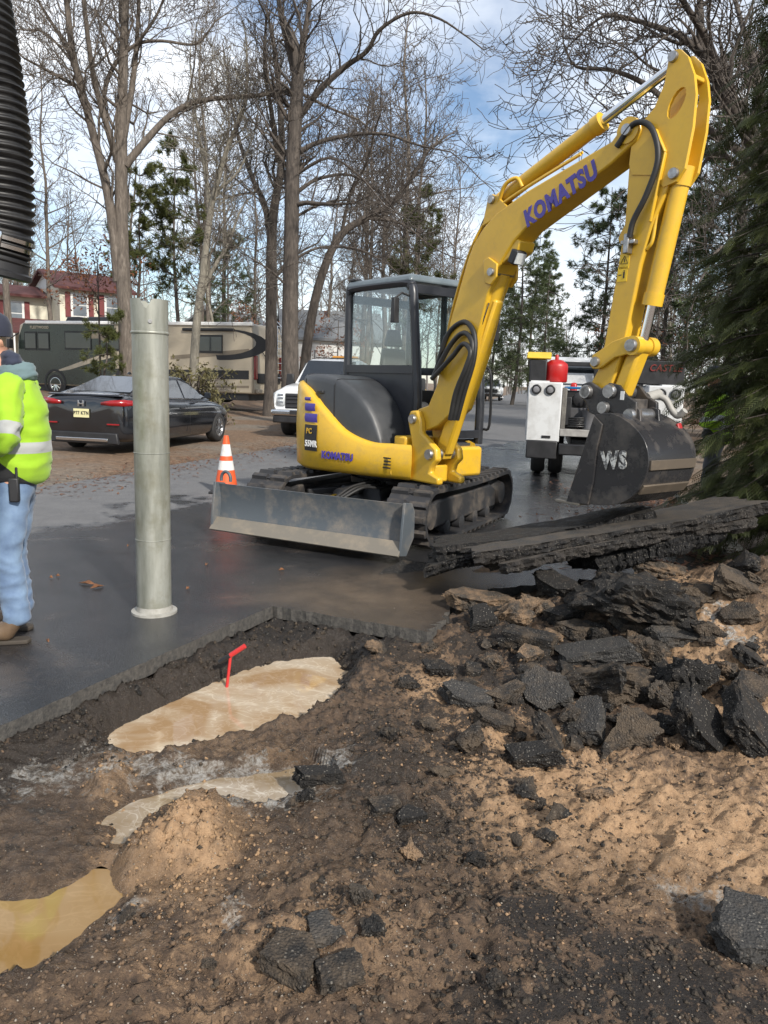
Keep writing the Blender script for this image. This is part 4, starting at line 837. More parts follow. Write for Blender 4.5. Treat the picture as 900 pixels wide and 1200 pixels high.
def pickup(front_c, heading, full=True, label='', paint=WCAR):
    """white pickup facing along heading; front_c = ground point under the front bumper"""
    D = Vector((math.cos(heading), math.sin(heading), 0)); base = Vector(front_c)-D*2.9
    c = thing('pickup_truck', label, 'truck', base, heading)
    sx = [(-2.9, .96, .62, 1.25, 1.36), (-1.2, .98, .55, 1.25, 1.36), (0, .99, .52, 1.25, 1.36), (.9, .99, .52, 1.25, 1.37), (1.1, 1.0, .52, 1.26, 1.39), (1.8, 1.0, .55, 1.24, 1.36), (2.4, .99, .6, 1.20, 1.31), (2.72, .97, .66, 1.16, 1.24), (2.78, .95, .72, 1.12, 1.18)]
    ss = []
    for x, w_, zb, zs, zc in sx:
        half = [(w_*.94, zb), (w_*.99, zb+.06), (w_, .95), (w_*.985, zs-.04), (w_*.95, zs), (w_*.75, zc), (w_*.35, zc+.02), (0, zc+.005)]
        ss.append([(x, -y, z) for y, z in half]+[(x, y, z) for y, z in half[-2::-1]])
    b = MB(); b.loft(ss, closed=True); bd = b.build('body', paint, c, smooth=True, ang=50)
    if full:
        bpy.context.view_layer.update(); cutout(bd, [((x, s*1.3, .42), (x, s*.6, .42), .50) for x in (1.75, -1.9) for s in (-1, 1)])
    for x in (1.75, -1.9):
        for s in (-1, 1): wheel(c, x, s*.84, .40, .28, RIM, 8, s)
    # cab
    sec = [(-1.25, .88, 1.3, .0), (-1.15, .88, 1.3, .70), (-.5, .88, 1.3, .76), (.25, .88, 1.3, .75), (.5, .88, 1.3, .66), (1.12, .90, 1.33, .0)]
    gs = []
    for x, w_, zb, hh in sec:
        wt = w_-.16*hh/.75; gs.append([(x, -w_, zb-.05), (x, -wt, zb+hh-.05*(hh > .1)), (x, -wt+.1, zb+hh), (x, 0, zb+hh+.015), (x, wt-.1, zb+hh), (x, wt, zb+hh-.05*(hh > .1)), (x, w_, zb-.05)])
    b = MB(); b.loft(gs, closed=True); b.build('cab_roof', paint, c, smooth=True, ang=50)
    panel('windscreen', [(1.06, -.80, 1.40), (1.06, .80, 1.40), (.50, .67, 1.99), (.50, -.67, 1.99)], CGL, c, .02)
    for s in (-1, 1):
        for xa, xb_ in ((-1.05, -.25), (-.17, .62)):
            P = [(xa, s*.89, 1.36), (xb_ + (.16 if xb_ > 0 else 0), s*.89, 1.36), (xb_-.12*(xb_ > 0), s*.765, 1.93), (xa, s*.765, 1.95)]; panel('side_window', P if s < 0 else P[::-1], CGL, c, .01)
        b = MB(); b.box(.70, .82, s*1.12-.12, s*1.12+.12, 1.30, 1.62, tx=.02, ty=.02); b.bar((.78, s*.9, 1.36), (.76, s*1.05, 1.38), .05, .05); b.build('mirror', BLK, c, bev=.03)
        b = MB(); b.loft([[(2.80, s*.67, .82), (2.80, s*.67, 1.14)], [(2.80, s*.84, .82), (2.79, s*.84, 1.15)], [(2.72, s*.965, .86), (2.68, s*.965, 1.12)], [(2.5, s*1.0, .92), (2.45, s*1.0, 1.08)]], cap=False)
        hl = b.build('headlight', LENS, c, smooth=True); m = hl.modifiers.new('t', 'SOLIDIFY'); m.thickness = .05; m.offset = 0
        if full:
            b = MB()
            for z in (.90, 1.0, 1.08): b.box(2.81, 2.835, s*.77-.07, s*.77+.07, z-.025, z+.025)
            b.build('lamp_insert', CHM, hl, bev=.006)
    b = MB(); b.box(2.68, 2.80, -.66, .66, .74, 1.12); gr = b.build('grille', BLK, c, bev=.02)
    if full:
        for z in (.80, .90, 1.0, 1.08):
            b = MB(); b.box(2.80, 2.825, -.63, .63, z-.022, z+.022); b.build('grille_bar', pm('grille_dark', (.03, .03, .033), rough=.4), gr, bev=.006)
        b = MB(frame((2.83, 0, .96), (0, 1, 0), (0, 0, 1))); b.lathe([(.001, .014), (.115, .012), (.125, .0)], 24, Matrix.Diagonal((1.25, .52, 1, 1))); b.build('emblem_rim', CHM, gr, smooth=True)
        b = MB(frame((2.84, 0, .96), (0, 1, 0), (0, 0, 1))); b.lathe([(.001, .010), (.105, .008), (.11, .0)], 24, Matrix.Diagonal((1.25, .50, 1, 1))); b.build('emblem', pm('emblem_blue', (.01, .03, .16), rough=.2), gr, smooth=True)
        text('emblem_script', 'Ford', .085, CHM, gr, frame((2.853, 0, .96), (0, 1, 0), (0, 0, 1)), .001, .001, .3, 1.2)
        plate_num(c, (2.95, .12, .66), (0, 1, 0), 'P 45UNK', .32, .16)
        # amber light bar and antenna
        b = MB(); b.box(-.25, -.05, -.62, .62, 2.085, 2.11); b.build('light_bar', BLK, c, bev=.01)
        b = MB(); b.box(-.24, -.06, -.15, .60, 2.11, 2.165, tx=.02, ty=.02); b.build('amber_light', AMB, c, bev=.015)
        b = MB(); b.cyl((-.1, -.66, 2.05), (-.1, -.66, 2.32), .014, 8); b.build('antenna', BLK, c)
    b = MB(); b.box(2.70, 2.93, -1.0, 1.0, .56, .72, ty=.0); bp = b.build('bumper', CHM, c, bev=.05, seg=3)
    b = MB(); b.box(2.66, 2.90, -.95, .95, .38, .56, ty=.0); b.build('bumper_lower', BLK, bp, bev=.03)
    b = MB(); b.box(2.92, 2.94, -.5, .5, .60, .70); b.build('bumper_intake', BLK, bp, bev=.008)
    b = MB(); b.box(-2.6, 2.6, -.7, .7, .42, .6); b.build('chassis', BLK, c)
    return c
_gz = float(G(np.array([-1.9]), np.array([20.]))[0])
pickup((-1.95, 19.3, max(_gz, 0)-.0), R(-99), True, 'white pickup truck with amber roof light, parked facing the excavator')
pickup((10.0, 76, .0), R(-101), False, 'small white pickup truck far down the road')

def rv():
    TAN = pm('beige_gelcoat', (.42, .36, .27), (.38, .325, .24), rough=.35, scale=1.5, coat=.3); DG = pm('dark_green_gelcoat', (.018, .026, .022), (.025, .034, .028), rough=.25, scale=1.5, coat=.5); GRY = pm('swoosh_taupe', (.20, .165, .12), (.17, .14, .10), rough=.35)
    th = R(20); fw = Vector((-math.cos(th), math.sin(th), 0)); p = at(297, 459, 31); L = 12.0
    gz = float(G(np.array([-10.]), np.array([34.]))[0])+.12
    c = thing('motorhome', 'long beige and dark green motorhome parked beneath trees in front of the house', 'motorhome', (p.x, p.y, gz), math.atan2(fw.y, fw.x))
    # local: x forward (image left), y left; near side is y=0 .. body to y=-2.5 (away from camera)
    S = -1          # right-hand rule: forward x left => camera side is +y
    prof = [(.0, .42), (.05, 2.6), (.12, 3.12), (.25, 3.2), (L-.5, 3.2), (L-.12, 3.05), (L+.05, 2.2), (L+.08, 1.2), (L, .45)]
    b = MB(); b.prism(prof, -2.45, 0); bd = b.build('body', TAN, c, bev=.09, seg=3, ang=30)
    def side(poly, mat, name, k=.012, par=None): 
        v = [(x, 0, z) for x, z in poly]; b = MB(); n = len(v); b.add([(x, .002+k*.0, z) for x, _, z in v]+[(x, k, z) for x, _, z in v], [tuple(range(n)), tuple(range(2*n-1, n-1, -1))]+[(i, n+i, n+(i+1) % n, (i+1) % n) for i in range(n)]); return b.build(name, mat, par or c)
    def X(px, py=420):           # photo column -> x along the body
        d = Vector(ray(px, py)); n = Vector((fw.y, -fw.x, 0)); o = Vector((p.x, p.y, 0)); t = (o-Vector((0, 0, CH))).dot(n)/Vector(d).dot(n); return (Vector((0, 0, CH))+Vector(d)*t-o).dot(fw)
    def Z(py): return gz*0+np.interp(py, [380, 462], [3.2, .05])
    xf = L+.02
    side([(X(135), .5), (X(135), 3.1), (L-.35, 3.1), (L-.05, 2.5), (L+.03, 1.4), (L-.02, .5)], DG, 'front_livery', .006)
    # swooshes
    side([(X(135), 1.75), (X(110), 1.5), (X(82), 1.15), (X(60), 1.0), (X(82), 1.32), (X(110), 1.72), (X(135), 2.0)], TAN, 'swoosh', .010); side([(X(135), 1.0), (X(118), .8), (X(95), .55), (X(135), .55)], TAN, 'swoosh', .011)
    side([(X(135), 2.5), (X(115), 2.72), (X(90), 2.6), (X(75), 2.4), (X(90), 2.45), (X(115), 2.5), (X(135), 2.2)], GRY, 'swoosh', .009)
    side([(X(297)+.2, 1.35), (X(297)+.2, 1.0), (X(135), .85), (X(135), 1.25)], BLK, 'dark_band', .007)
    side([(X(297)+.2, .75), (X(297)+.2, .66), (X(135), .5), (X(135), .58)], GRY, 'lower_stripe', .007)
    side([(X(292), 2.0), (X(260), 1.9), (X(200), 1.7), (X(200), 1.85), (X(260), 2.08), (X(292), 2.2)], GRY, 'swoosh', .008)
    o_ = [(X(258)+2.2*math.cos(a)*(1 if math.cos(a) < 0 else .25), 2.35+.62*math.sin(a)) for a in np.linspace(R(80), R(285), 16)]; i_ = [(X(258)+1.75*math.cos(a)*(1 if math.cos(a) < 0 else .2)+.1, 2.42+.5*math.sin(a)) for a in np.linspace(R(285), R(80), 16)]
    side(o_+i_, BLK, 'ring_swoosh', .010)
    # windows
    fr = pm('window_frame_black', (.012, .012, .013), rough=.35)
    for xa, xb_, za, zb in ((30, 44, 1.95, 2.75), (45.5, 59, 1.95, 2.75), (77, 108, 2.0, 2.8), (128, 141, 2.0, 2.75), (226, 261, 2.0, 2.72)):
        w_ = side([(X(xa), za), (X(xb_), za), (X(xb_), zb), (X(xa), zb)], fr, 'window_frame', .03)
        q = [(X(xa+1), za+.08), (X(xb_-1), za+.08), (X(xb_-1), zb-.08), (X(xa+1), zb-.08)]; side(q, CGL, 'pane', .036, w_)
    b = MB(); b.box(X(275), X(215), 0, .10, 2.86, 2.98); b.build('awning', BLK, c, bev=.03)
    b = MB(); b.box(.05, L-.5, -.1, .07, 3.08, 3.22); b.build('roof_gutter', WHT, c, bev=.03)
    for px_, w2 in ((70, .9), (101, 1.5), (300, .0)):
        if w2: 
            b = MB(); b.box(X(px_)-w2/2, X(px_)+w2/2, -1.7, -.8, 3.18, 3.48, tx=.12, ty=.1); b.build('roof_air_conditioner', BLK, c, bev=.06)
    # rear
    b = MB(); b.box(-.05, .04, -.28, -.06, 1.0, 1.95); b.build('tail_light', RED, c, bev=.03)
    b = MB(); b.box(-.05, .03, -2.39, -2.17, 1.0, 1.95); b.build('tail_light', RED, c, bev=.03)
    b = MB(); b.box(-.06, .02, -2.2, -.3, .85, 1.25); b.build('rear_panel', BLK, c, bev=.03)
    b = MB()
    for y in (-2.1, -1.7): b.tube([(-.02, y, .9), (-.14, y, 1.0), (-.14, y, 3.2), (.1, y, 3.42), (.4, y, 3.3)], .022, 6)
    for z in np.arange(1.1, 3.2, .3): b.cyl((-.14, -2.1, z), (-.14, -1.7, z), .018, 6)
    b.build('ladder', CHM, c, smooth=True)
    b = MB(); b.tube(spline([(-.03, -1.5, 2.35), (-.03, -.9, 2.55), (-.03, -.6, 2.2), (-.03, -1.0, 1.85)], 6), .02, 6); b.build('rear_script', BLK, c)
    b = MB(); b.box(-.16, .0, -2.3, -.15, .45, .62); b.build('bumper', TAN, c, bev=.03)
    for x in (X(64), X(64)-7.2):
        for y, s in ((-.12, 1), (-2.3, -1)): 
            wheel(c, x, y, .48, .26, CHM, 10, s)
            b = MB(Matrix.Translation((x, y+.145*s, .55)) @ Matrix.Rotation(R(-90*s), 4, 'X')); b.lathe([(.50, -.02), (.60, -.02), (.60, .0), (.50, .0)], 24, cap=False); b.build('wheel_arch', BLK, c)
    b = MB(); b.box(.3, L-.3, -2.3, -.12, .15, .45); b.build('chassis', BLK, c)
    panel('windscreen', [(L+.1, -2.3, 1.6), (L+.1, -.15, 1.6), (L-.0, -.15, 2.85), (L-.0, -2.3, 2.85)], CGL, c, .03)
    b = MB(); b.bar((L-.1, .02, 2.7), (L+.15, .32, 2.4), .06, .05); b.box(L+.06, L+.2, .2, .45, 2.0, 2.4); b.build('mirror', BLK, c, bev=.03)
    text('side_badge', 'FLEETWOOD', .16, TAN, c, frame((X(48), .03, 2.93), (-1, 0, 0), (0, 0, 1)), .002, .004)
rv()

def service_truck():
    D = Vector((.2, .98, 0)).normalized(); rz = math.atan2(D.y, D.x); p = Vector((3.45, 12.4, 0))
    c = thing('service_truck', 'white service truck with open bed and tool cabinets, parked behind the bucket', 'truck', (p.x, p.y, 0), rz)
    # local x forward (away from camera), y left (image left), rear at x=0
    WS = pm('service_body_white', (.56, .57, .57), (.36, .355, .34), rough=.4, scale=4, coat=.2, lo=.45, hi=.8)
    for s in (1, -1):
        y0, y1 = sorted((s*.66, s*1.2))
        b = MB(); b.box(0, 2.7, y0, y1, .62, 1.58); cb = b.build('tool_cabinet', WS, c, bev=.02)
        for k in range(3):
            b = MB(); b.box(.1+k*.85, .88+k*.85, s*1.2-.006, s*1.2+.012, .72, 1.5); b.build('cabinet_door', WS, cb, bev=.006)
        for k in (0, 1):
            M = Matrix.Translation((-.01, s*(1.07-.22*k), 1.46)) @ Matrix.Rotation(R(-90), 4, 'Y')
            b = MB(M); b.lathe([(.07, -.01), (.08, .02), (.064, .03), (.056, .015)], 20); b.build('lamp_ring', BLK, cb, smooth=True, ang=35)
            b = MB(M); b.lathe([(.001, .022), (.035, .02), (.06, .012)], 20); b.build('lamp_lens', pm('dull_lamp', (.22, .22, .23), (.12, .12, .13), rough=.2), cb, smooth=True)
        b = MB(); b.box(-.02, .1, y0+.02, y1-.02, .34, .64); b.build('corner_bumper', BLK, cb, bev=.02)
        b = MB(); b.box(-.012, .01, s*.94-.14, s*.94+.0, .68, .72); b.build('reflector', BLK, cb)
        b = MB(); b.box(.1, 2.4, s*1.02-.15, s*1.02+.15, 1.58, 1.60); b.build('cabinet_top', WS, cb)
        for k in (0, 1): wheel(c, 1.1, s*(.98-.3*k), .40, .24, WHT, 8, s)
    b = MB(); b.box(.0, 2.7, -.66, .66, .72, .84); bed = b.build('load_bed', pm('galvanised_deck', (.33, .32, .30), (.2, .19, .18), rough=.5, scale=10), c, bev=.01)
    b = MB(); b.box(-.06, .12, -.66, .66, .42, .60); b.build('rear_bumper', BLK, c, bev=.02)
    b = MB(); b.box(.2, 5.5, -.45, .45, .45, .66); b.build('chassis', BLK, c)
    # cab
    b = MB(); b.prism([(2.85, .6), (2.85, 1.6), (2.98, 2.0), (3.15, 2.1), (4.3, 2.08), (4.9, 1.45), (6.0, 1.35), (6.1, .6)], -.98, .98); b.build('cab', WS, c, bev=.08, seg=3)
    panel('rear_window', [(2.86, .78, 1.55), (2.86, -.78, 1.55), (2.99, -.70, 1.98), (2.99, .70, 1.98)], CGL, c, .02)
    b = MB(); b.box(2.72, 2.8, -.9, .9, 1.0, 1.1)
    for y in (-.85, 0, .85): b.box(2.72, 2.8, y-.04, y+.04, .84, 2.0)
    b.box(2.72, 2.8, -.9, .9, 1.92, 2.0); b.build('headache_rack', BLK, c, bev=.01)
    # dark side board and hoist leaning inside the left cabinet
    b = MB(); b.box(.05, 1.2, .58, .655, .84, 1.5); b.build('bed_side', pm('weathered_steel', (.16, .15, .13), (.08, .075, .07), rough=.6, scale=12), bed, bev=.01)
    b = MB(); b.box(.06, .12, .50, .62, .9, 1.35); b.box(.06, .1, .38, .5, .86, 1.02); b.build('tailgate_prop', BLK, bed, bev=.01)
    return c
service_truck()
# ---------------------------------------------------------------- gear on the service truck, cone, pole, hose, tool
def on_truck(x, y, z):
    D = Vector((.2, .98, 0)).normalized(); L = Vector((-D.y, D.x, 0)); p = Vector((3.45, 12.4, 0))+D*x+L*y; return (p.x, p.y, z), math.atan2(D.y, D.x)
def truck_gear():
    REDP = pm('red_can_plastic', (.42, .012, .012), (.34, .012, .012), rough=.4)
    loc, rz = on_truck(.35, .78, 1.58); t = thing('fuel_can', 'round red fuel can standing on the service truck cabinet', 'can', loc, rz)
    b = MB(); b.lathe([(.17, 0), (.19, .02), (.19, .26), (.18, .30), (.10, .36), (.05, .37)], 24); b.build('can_body', REDP, t, smooth=True, ang=50)
    b = MB(); b.lathe([(.03, .36), (.03, .43), (.02, .45)], 12); b.build('cap', REDP, t, smooth=True)
    loc, rz = on_truck(.35, 1.06, 1.58); t = thing('toolbox', 'black toolbox with its yellow lid ajar on the white cabinet', 'toolbox', loc, rz)
    b = MB(); b.box(-.2, .4, -.13, .15, 0, .36); b.build('box', BLK, t, bev=.02)
    b = MB(); b.prism([(-.24, .38), (-.2, .36), (.42, .46), (.42, .49), (-.1, .48)], -.19, .2); b.build('lid', pm('yellow_plastic', (.62, .42, .03), (.5, .33, .03), rough=.5), t, bev=.015)
    loc, rz = on_truck(.45, .12, .84); t = thing('welder_generator', 'blue framed welder with black engine on the truck bed', 'machine', loc, rz)
    blue = pm('blue_steel', (.01, .12, .30), (.012, .09, .22), rough=.4)
    b = MB(); b.box(-.2, .55, -.02, .5, .04, .62); b.build('housing', BLK, t, bev=.03)
    for x in (-.24, .6):
        b = MB(); b.tube([(x, -.38, 0), (x, -.38, .58), (x, -.3, .66), (x, .48, .66), (x, .52, .6), (x, .52, 0)], .022, 8); b.build('frame_hoop', blue, t, smooth=True)
    b = MB(); b.box(-.22, .5, -.36, -.04, .08, .6); b.build('tank', blue, t, bev=.03)
    b = MB(); b.box(-.25, -.2, .06, .44, .12, .34); b.build('control_face', pm('panel_grey', (.07, .07, .075), rough=.5), t, bev=.01)
    b = MB(); b.lathe([(.10, -.05), (.12, -.04), (.12, .04), (.10, .05)], 18, Matrix.Translation((-.2, .24, .48)) @ Matrix.Rotation(R(90), 4, 'Y')); b.build('fan_housing', BLK, t, smooth=True)
    loc, rz = on_truck(.95, .46, .84); t = thing('jerry_can', 'yellow and red jug wedged behind the blue welder', 'jug', loc, rz)
    b = MB(); b.box(-.12, .12, -.09, .09, 0, .45, tx=.02, ty=.02); b.build('jug', pm('yellow_plastic', (.62, .42, .03)), t, bev=.03)
    b = MB(); b.box(-.1, .1, -.07, .07, .45, .75, tx=.03, ty=.02); b.build('spout', REDP, t, bev=.03)
    loc, rz = on_truck(.6, -.78, 1.58); t = thing('job_box', 'black job box lettered in red on the far cabinet', 'box', loc, rz)
    b = MB(); b.box(-.2, 1.0, -.46, .30, .02, .40); b.build('box', BLK, t, bev=.015)
    text('box_lettering', 'CASTLE', .15, pm('red_lettering', (.17, .014, .010), rough=.6), t, frame((-.215, -.16, .28), (0, -1, 0), (0, 0, 1)), .003, .002, .2, .9)
    loc, rz = on_truck(1.2, -.2, .84); t = thing('compressor', 'dark tool compressor in front of the truck cab window', 'machine', loc, rz)
    b = MB(); b.box(-.3, .5, -.4, .3, .0, .5); b.build('housing', BLK, t, bev=.04)
    b = MB(); b.cyl((-.1, -.3, .62), (-.1, .25, .62), .12, 16); b.build('tank', pm('tank_grey', (.1, .1, .1), rough=.4), t, smooth=True, ang=40)
truck_gear()
def bed_clutter():
    for k, (x, y, r_, col, lb) in enumerate(((.18, .40, .17, (.014, .014, .015), 'coiled black air hose lying at the edge of the truck bed'), (.30, .02, .15, (.45, .26, .02), 'coiled yellow cord beside the welder on the truck bed'))):
        loc, rz = on_truck(x, y, .845); t = thing('hose_coil', lb, 'hose', loc, rz); rr = random.Random(k); P = [((r_+rr.uniform(-.015, .015))*math.cos(a), (r_+rr.uniform(-.015, .015))*math.sin(a), .02+.011*a/2+rr.uniform(0, .006)) for a in np.linspace(0, 6.283*5, 90)]
        b = MB(); b.tube(P, .013, 6); b.build('coil', pm('cord_%d' % k, col, rough=.5), t, smooth=True)
    loc, rz = on_truck(.12, .20, .845); t = thing('tool_bucket', 'grey bucket with tools on the truck bed', 'bucket', loc, rz); b = MB(); b.lathe([(.10, 0), (.13, .30), (.14, .31), (.13, .31), (.125, .29), (.09, .02)], 20); b.build('pail', pm('pail_grey', (.16, .16, .17), (.1, .1, .1), rough=.5), t, smooth=True, ang=40)
    for q in range(3): b = MB(); b.tube([(.03*q-.03, .02*q, .05), (.05*q-.06, .05-.03*q, .55)], .014, 6); b.build('tool_handle', pm('handle_%d' % q, ((.3, .18, .08), (.4, .03, .02), (.05, .05, .05))[q], rough=.6), t, smooth=True)
bed_clutter()

def cone():
    p = gp(265, 577); t = thing('traffic_cone', 'orange traffic cone with two white reflective bands behind the blade', 'traffic cone', p)
    OR = pm('cone_orange', (.72, .10, .02), (.62, .085, .02), rough=.5, scale=8); WB = pm('reflective_white', (.68, .68, .66), (.5, .49, .46), rough=.5, scale=12)
    rr = lambda z: .155-(.155-.032)*(z-.03)/.70
    b = MB(); b.box(-.19, .19, -.19, .19, 0, .03); b.build('base', BLK, t, bev=.01)
    for nm, z0, z1, m in (('cone', .03, .30, OR), ('band', .30, .42, WB), ('cone', .42, .48, OR), ('band', .48, .63, WB), ('cone', .63, .74, OR)):
        b = MB(); b.lathe([(rr(z0), z0), (rr(z1), z1)], 28); b.build(nm, m, t, smooth=True, ang=50)
cone()
def pole():
    """galvanised suction tube standing on its flange, notched top"""
    p = gp(181, 717); m, t, bs = nodes('galvanised_tube'); co = coord(t); mp_ = N(t, 'Mapping'); mp_.inputs['Scale'].default_value = (1, 1, .18); t.links.new(co, mp_.inputs[0])
    n1 = noise(t, mp_.outputs[0], 9, 6, .65); n2 = noise(t, co, 4, 6, .7)
    c = ramp(t, n1, [(.3, (.17, .175, .145)), (.52, (.29, .295, .255)), (.75, (.40, .40, .36))]); c = mix(t, ramp(t, n2, [(.48, 0.), (.7, .75)]), c, (.17, .16, .105))
    t.links.new(c, bs.inputs['Base Color']); t.links.new(ramp(t, n1, [(.3, .35), (.7, .55)]), bs.inputs['Roughness']); bs.inputs['Metallic'].default_value = .35; bump(t, bs, n2, .05, .01)
    o = thing('suction_pipe', 'tall galvanised pipe with notched top standing on the wet road', 'pipe', p)
    r = .106; n = 48; hh = 1.93; b = MB(); vs = []; fs = []
    def toph(a):
        d = abs((a-R(275)+math.pi) % (2*math.pi)-math.pi); d2 = abs((a-R(95)+math.pi) % (2*math.pi)-math.pi); d = min(d, d2); w_ = R(20); return hh-(.065*max(0, 1-d/w_))
    zs = [0, .3, .6, .9, 1.2, 1.5, 1.74]
    for rad in (r, r-.006):
        for z in zs: vs += [(rad*math.cos(2*math.pi*k/n), rad*math.sin(2*math.pi*k/n), z) for k in range(n)]
        vs += [((rad+.004)*math.cos(2*math.pi*k/n), (rad+.004)*math.sin(2*math.pi*k/n), toph(2*math.pi*k/n)) for k in range(n)]
    m_ = len(zs)+1
    for s in (0, 1):
        for i in range(m_-1):
            for k in range(n): fs.append((s*m_*n+i*n+k, s*m_*n+i*n+(k+1) % n, s*m_*n+(i+1)*n+(k+1) % n, s*m_*n+(i+1)*n+k))
    for k in range(n): fs.append(((m_-1)*n+k, (m_-1)*n+(k+1) % n, (2*m_-1)*n+(k+1) % n, (2*m_-1)*n+k))
    b.add(vs, fs); b.build('pipe', m, o, smooth=True, ang=60)
    b = MB(); b.lathe([(r+.001, 1.728), (r+.006, 1.732), (r+.006, 1.742), (r+.001, 1.746)], n, cap=False); b.build('seam_ring', m, o, smooth=True)
    for z in (.48, 1.02):
        b = MB(); b.lathe([(r+.0005, z-.003), (r+.003, z), (r+.0005, z+.003)], n, cap=False); b.build('weld_seam', m, o, smooth=True)
    b = MB(); b.lathe([(r-.004, 0), (r+.035, 0), (r+.035, .014), (r+.008, .018), (r+.003, .05)], n, cap=False); b.build('flange', pm('pale_flange', (.36, .35, .32), (.24, .23, .2), rough=.5, scale=20), o, smooth=True, ang=40)
    b = MB(); a = R(288); b.cyl((r*math.cos(a), r*math.sin(a), 1.80), ((r+.008)*math.cos(a), (r+.008)*math.sin(a), 1.80), .012, 10); b.build('rivet_hole', STL, o)
pole()
def suction_hose():
    Y = 2.6; ctr = [at(*q, Y) for q in ((-42, -60), (-28, 0), (-15, 80), (-4, 160), (1, 230), (1, 270), (-4, 306))]; P = spline(ctr, 22); t = thing('suction_hose', 'thick black ribbed suction hose hanging down at the frame edge', 'hose', P[-1]); off = P[-1]
    rad = []; s = 0
    pts = []
    # walk the centreline and raise a rib every 31 mm
    L = [0]
    for a, b_ in zip(P[:-1], P[1:]): L.append(L[-1]+(b_-a).length)
    tot = L[-1]; n = int(tot/.0043)
    for i in range(n+1):
        u = tot*i/n; k = max(0, min(len(P)-2, int(np.searchsorted(L, u))-1)); f = (u-L[k])/max(1e-6, L[k+1]-L[k]); pts.append(P[k].lerp(P[k+1], f)-off); ph = u/.0255*2*math.pi; rad.append(.094+.0085*max(-.55, math.cos(ph)))
    b = MB(); b.tube(pts, rad, 32); b.build('ribbed_tube', pm('hose_black', (.009, .009, .010), (.020, .019, .018), rough=.52, scale=25), t, smooth=True, ang=80)
    d = (pts[-1]-pts[-6]).normalized(); q = pts[-1]; u = d.orthogonal().normalized(); T = frame(q, u, d.cross(u))
    b = MB(); b.lathe([(.085, -.02), (.097, -.02), (.099, .02), (.112, .026), (.112, .04), (.10, .046), (.085, .046)], 32, T); b.build('end_collar', BLK, t, smooth=True, ang=40)
    for z in (-.075, -.05):
        b = MB(); b.lathe([(.098, z-.008), (.106, z-.006), (.106, z+.006), (.098, z+.008)], 32, T, cap=False); b.build('band_clamp', CHM, t, smooth=True, ang=40)
    e = Vector((.3, -1, 0)).normalized(); b = MB(); b.bar(q-d*.085+e*.105, q-d*.035+e*.105, .05, .022, up=e); b.build('clamp_buckle', CHM, t, bev=.006)
suction_hose()
def marker_tool():
    a = gp(264, 808, WZ1-.05); 
    p0 = gp(264, 806, WZ1); d = at(270, 770, p0.y+.03)
    t = thing('probe_rod', 'red T handled probe standing in the muddy water hole', 'probe', p0)
    RP = pm('red_handle', (.55, .03, .03), (.42, .025, .025), rough=.4)
    b = MB(); b.tube([Vector((-.005, 0, -.12)), d-p0], .0085, 10); b.build('shaft', RP, t, smooth=True)
    h0 = at(287, 757, p0.y+.02)-p0; h1 = at(270, 768, p0.y+.03)-p0; h2 = at(257, 776, p0.y+.04)-p0
    b = MB(); b.cyl(h1, h0, .014, 12); b.build('handle', RP, t, smooth=True, ang=40)
    b = MB(); b.cyl(h2, h1, .013, 12); b.build('grip', BLK, t, smooth=True, ang=40)
marker_tool()
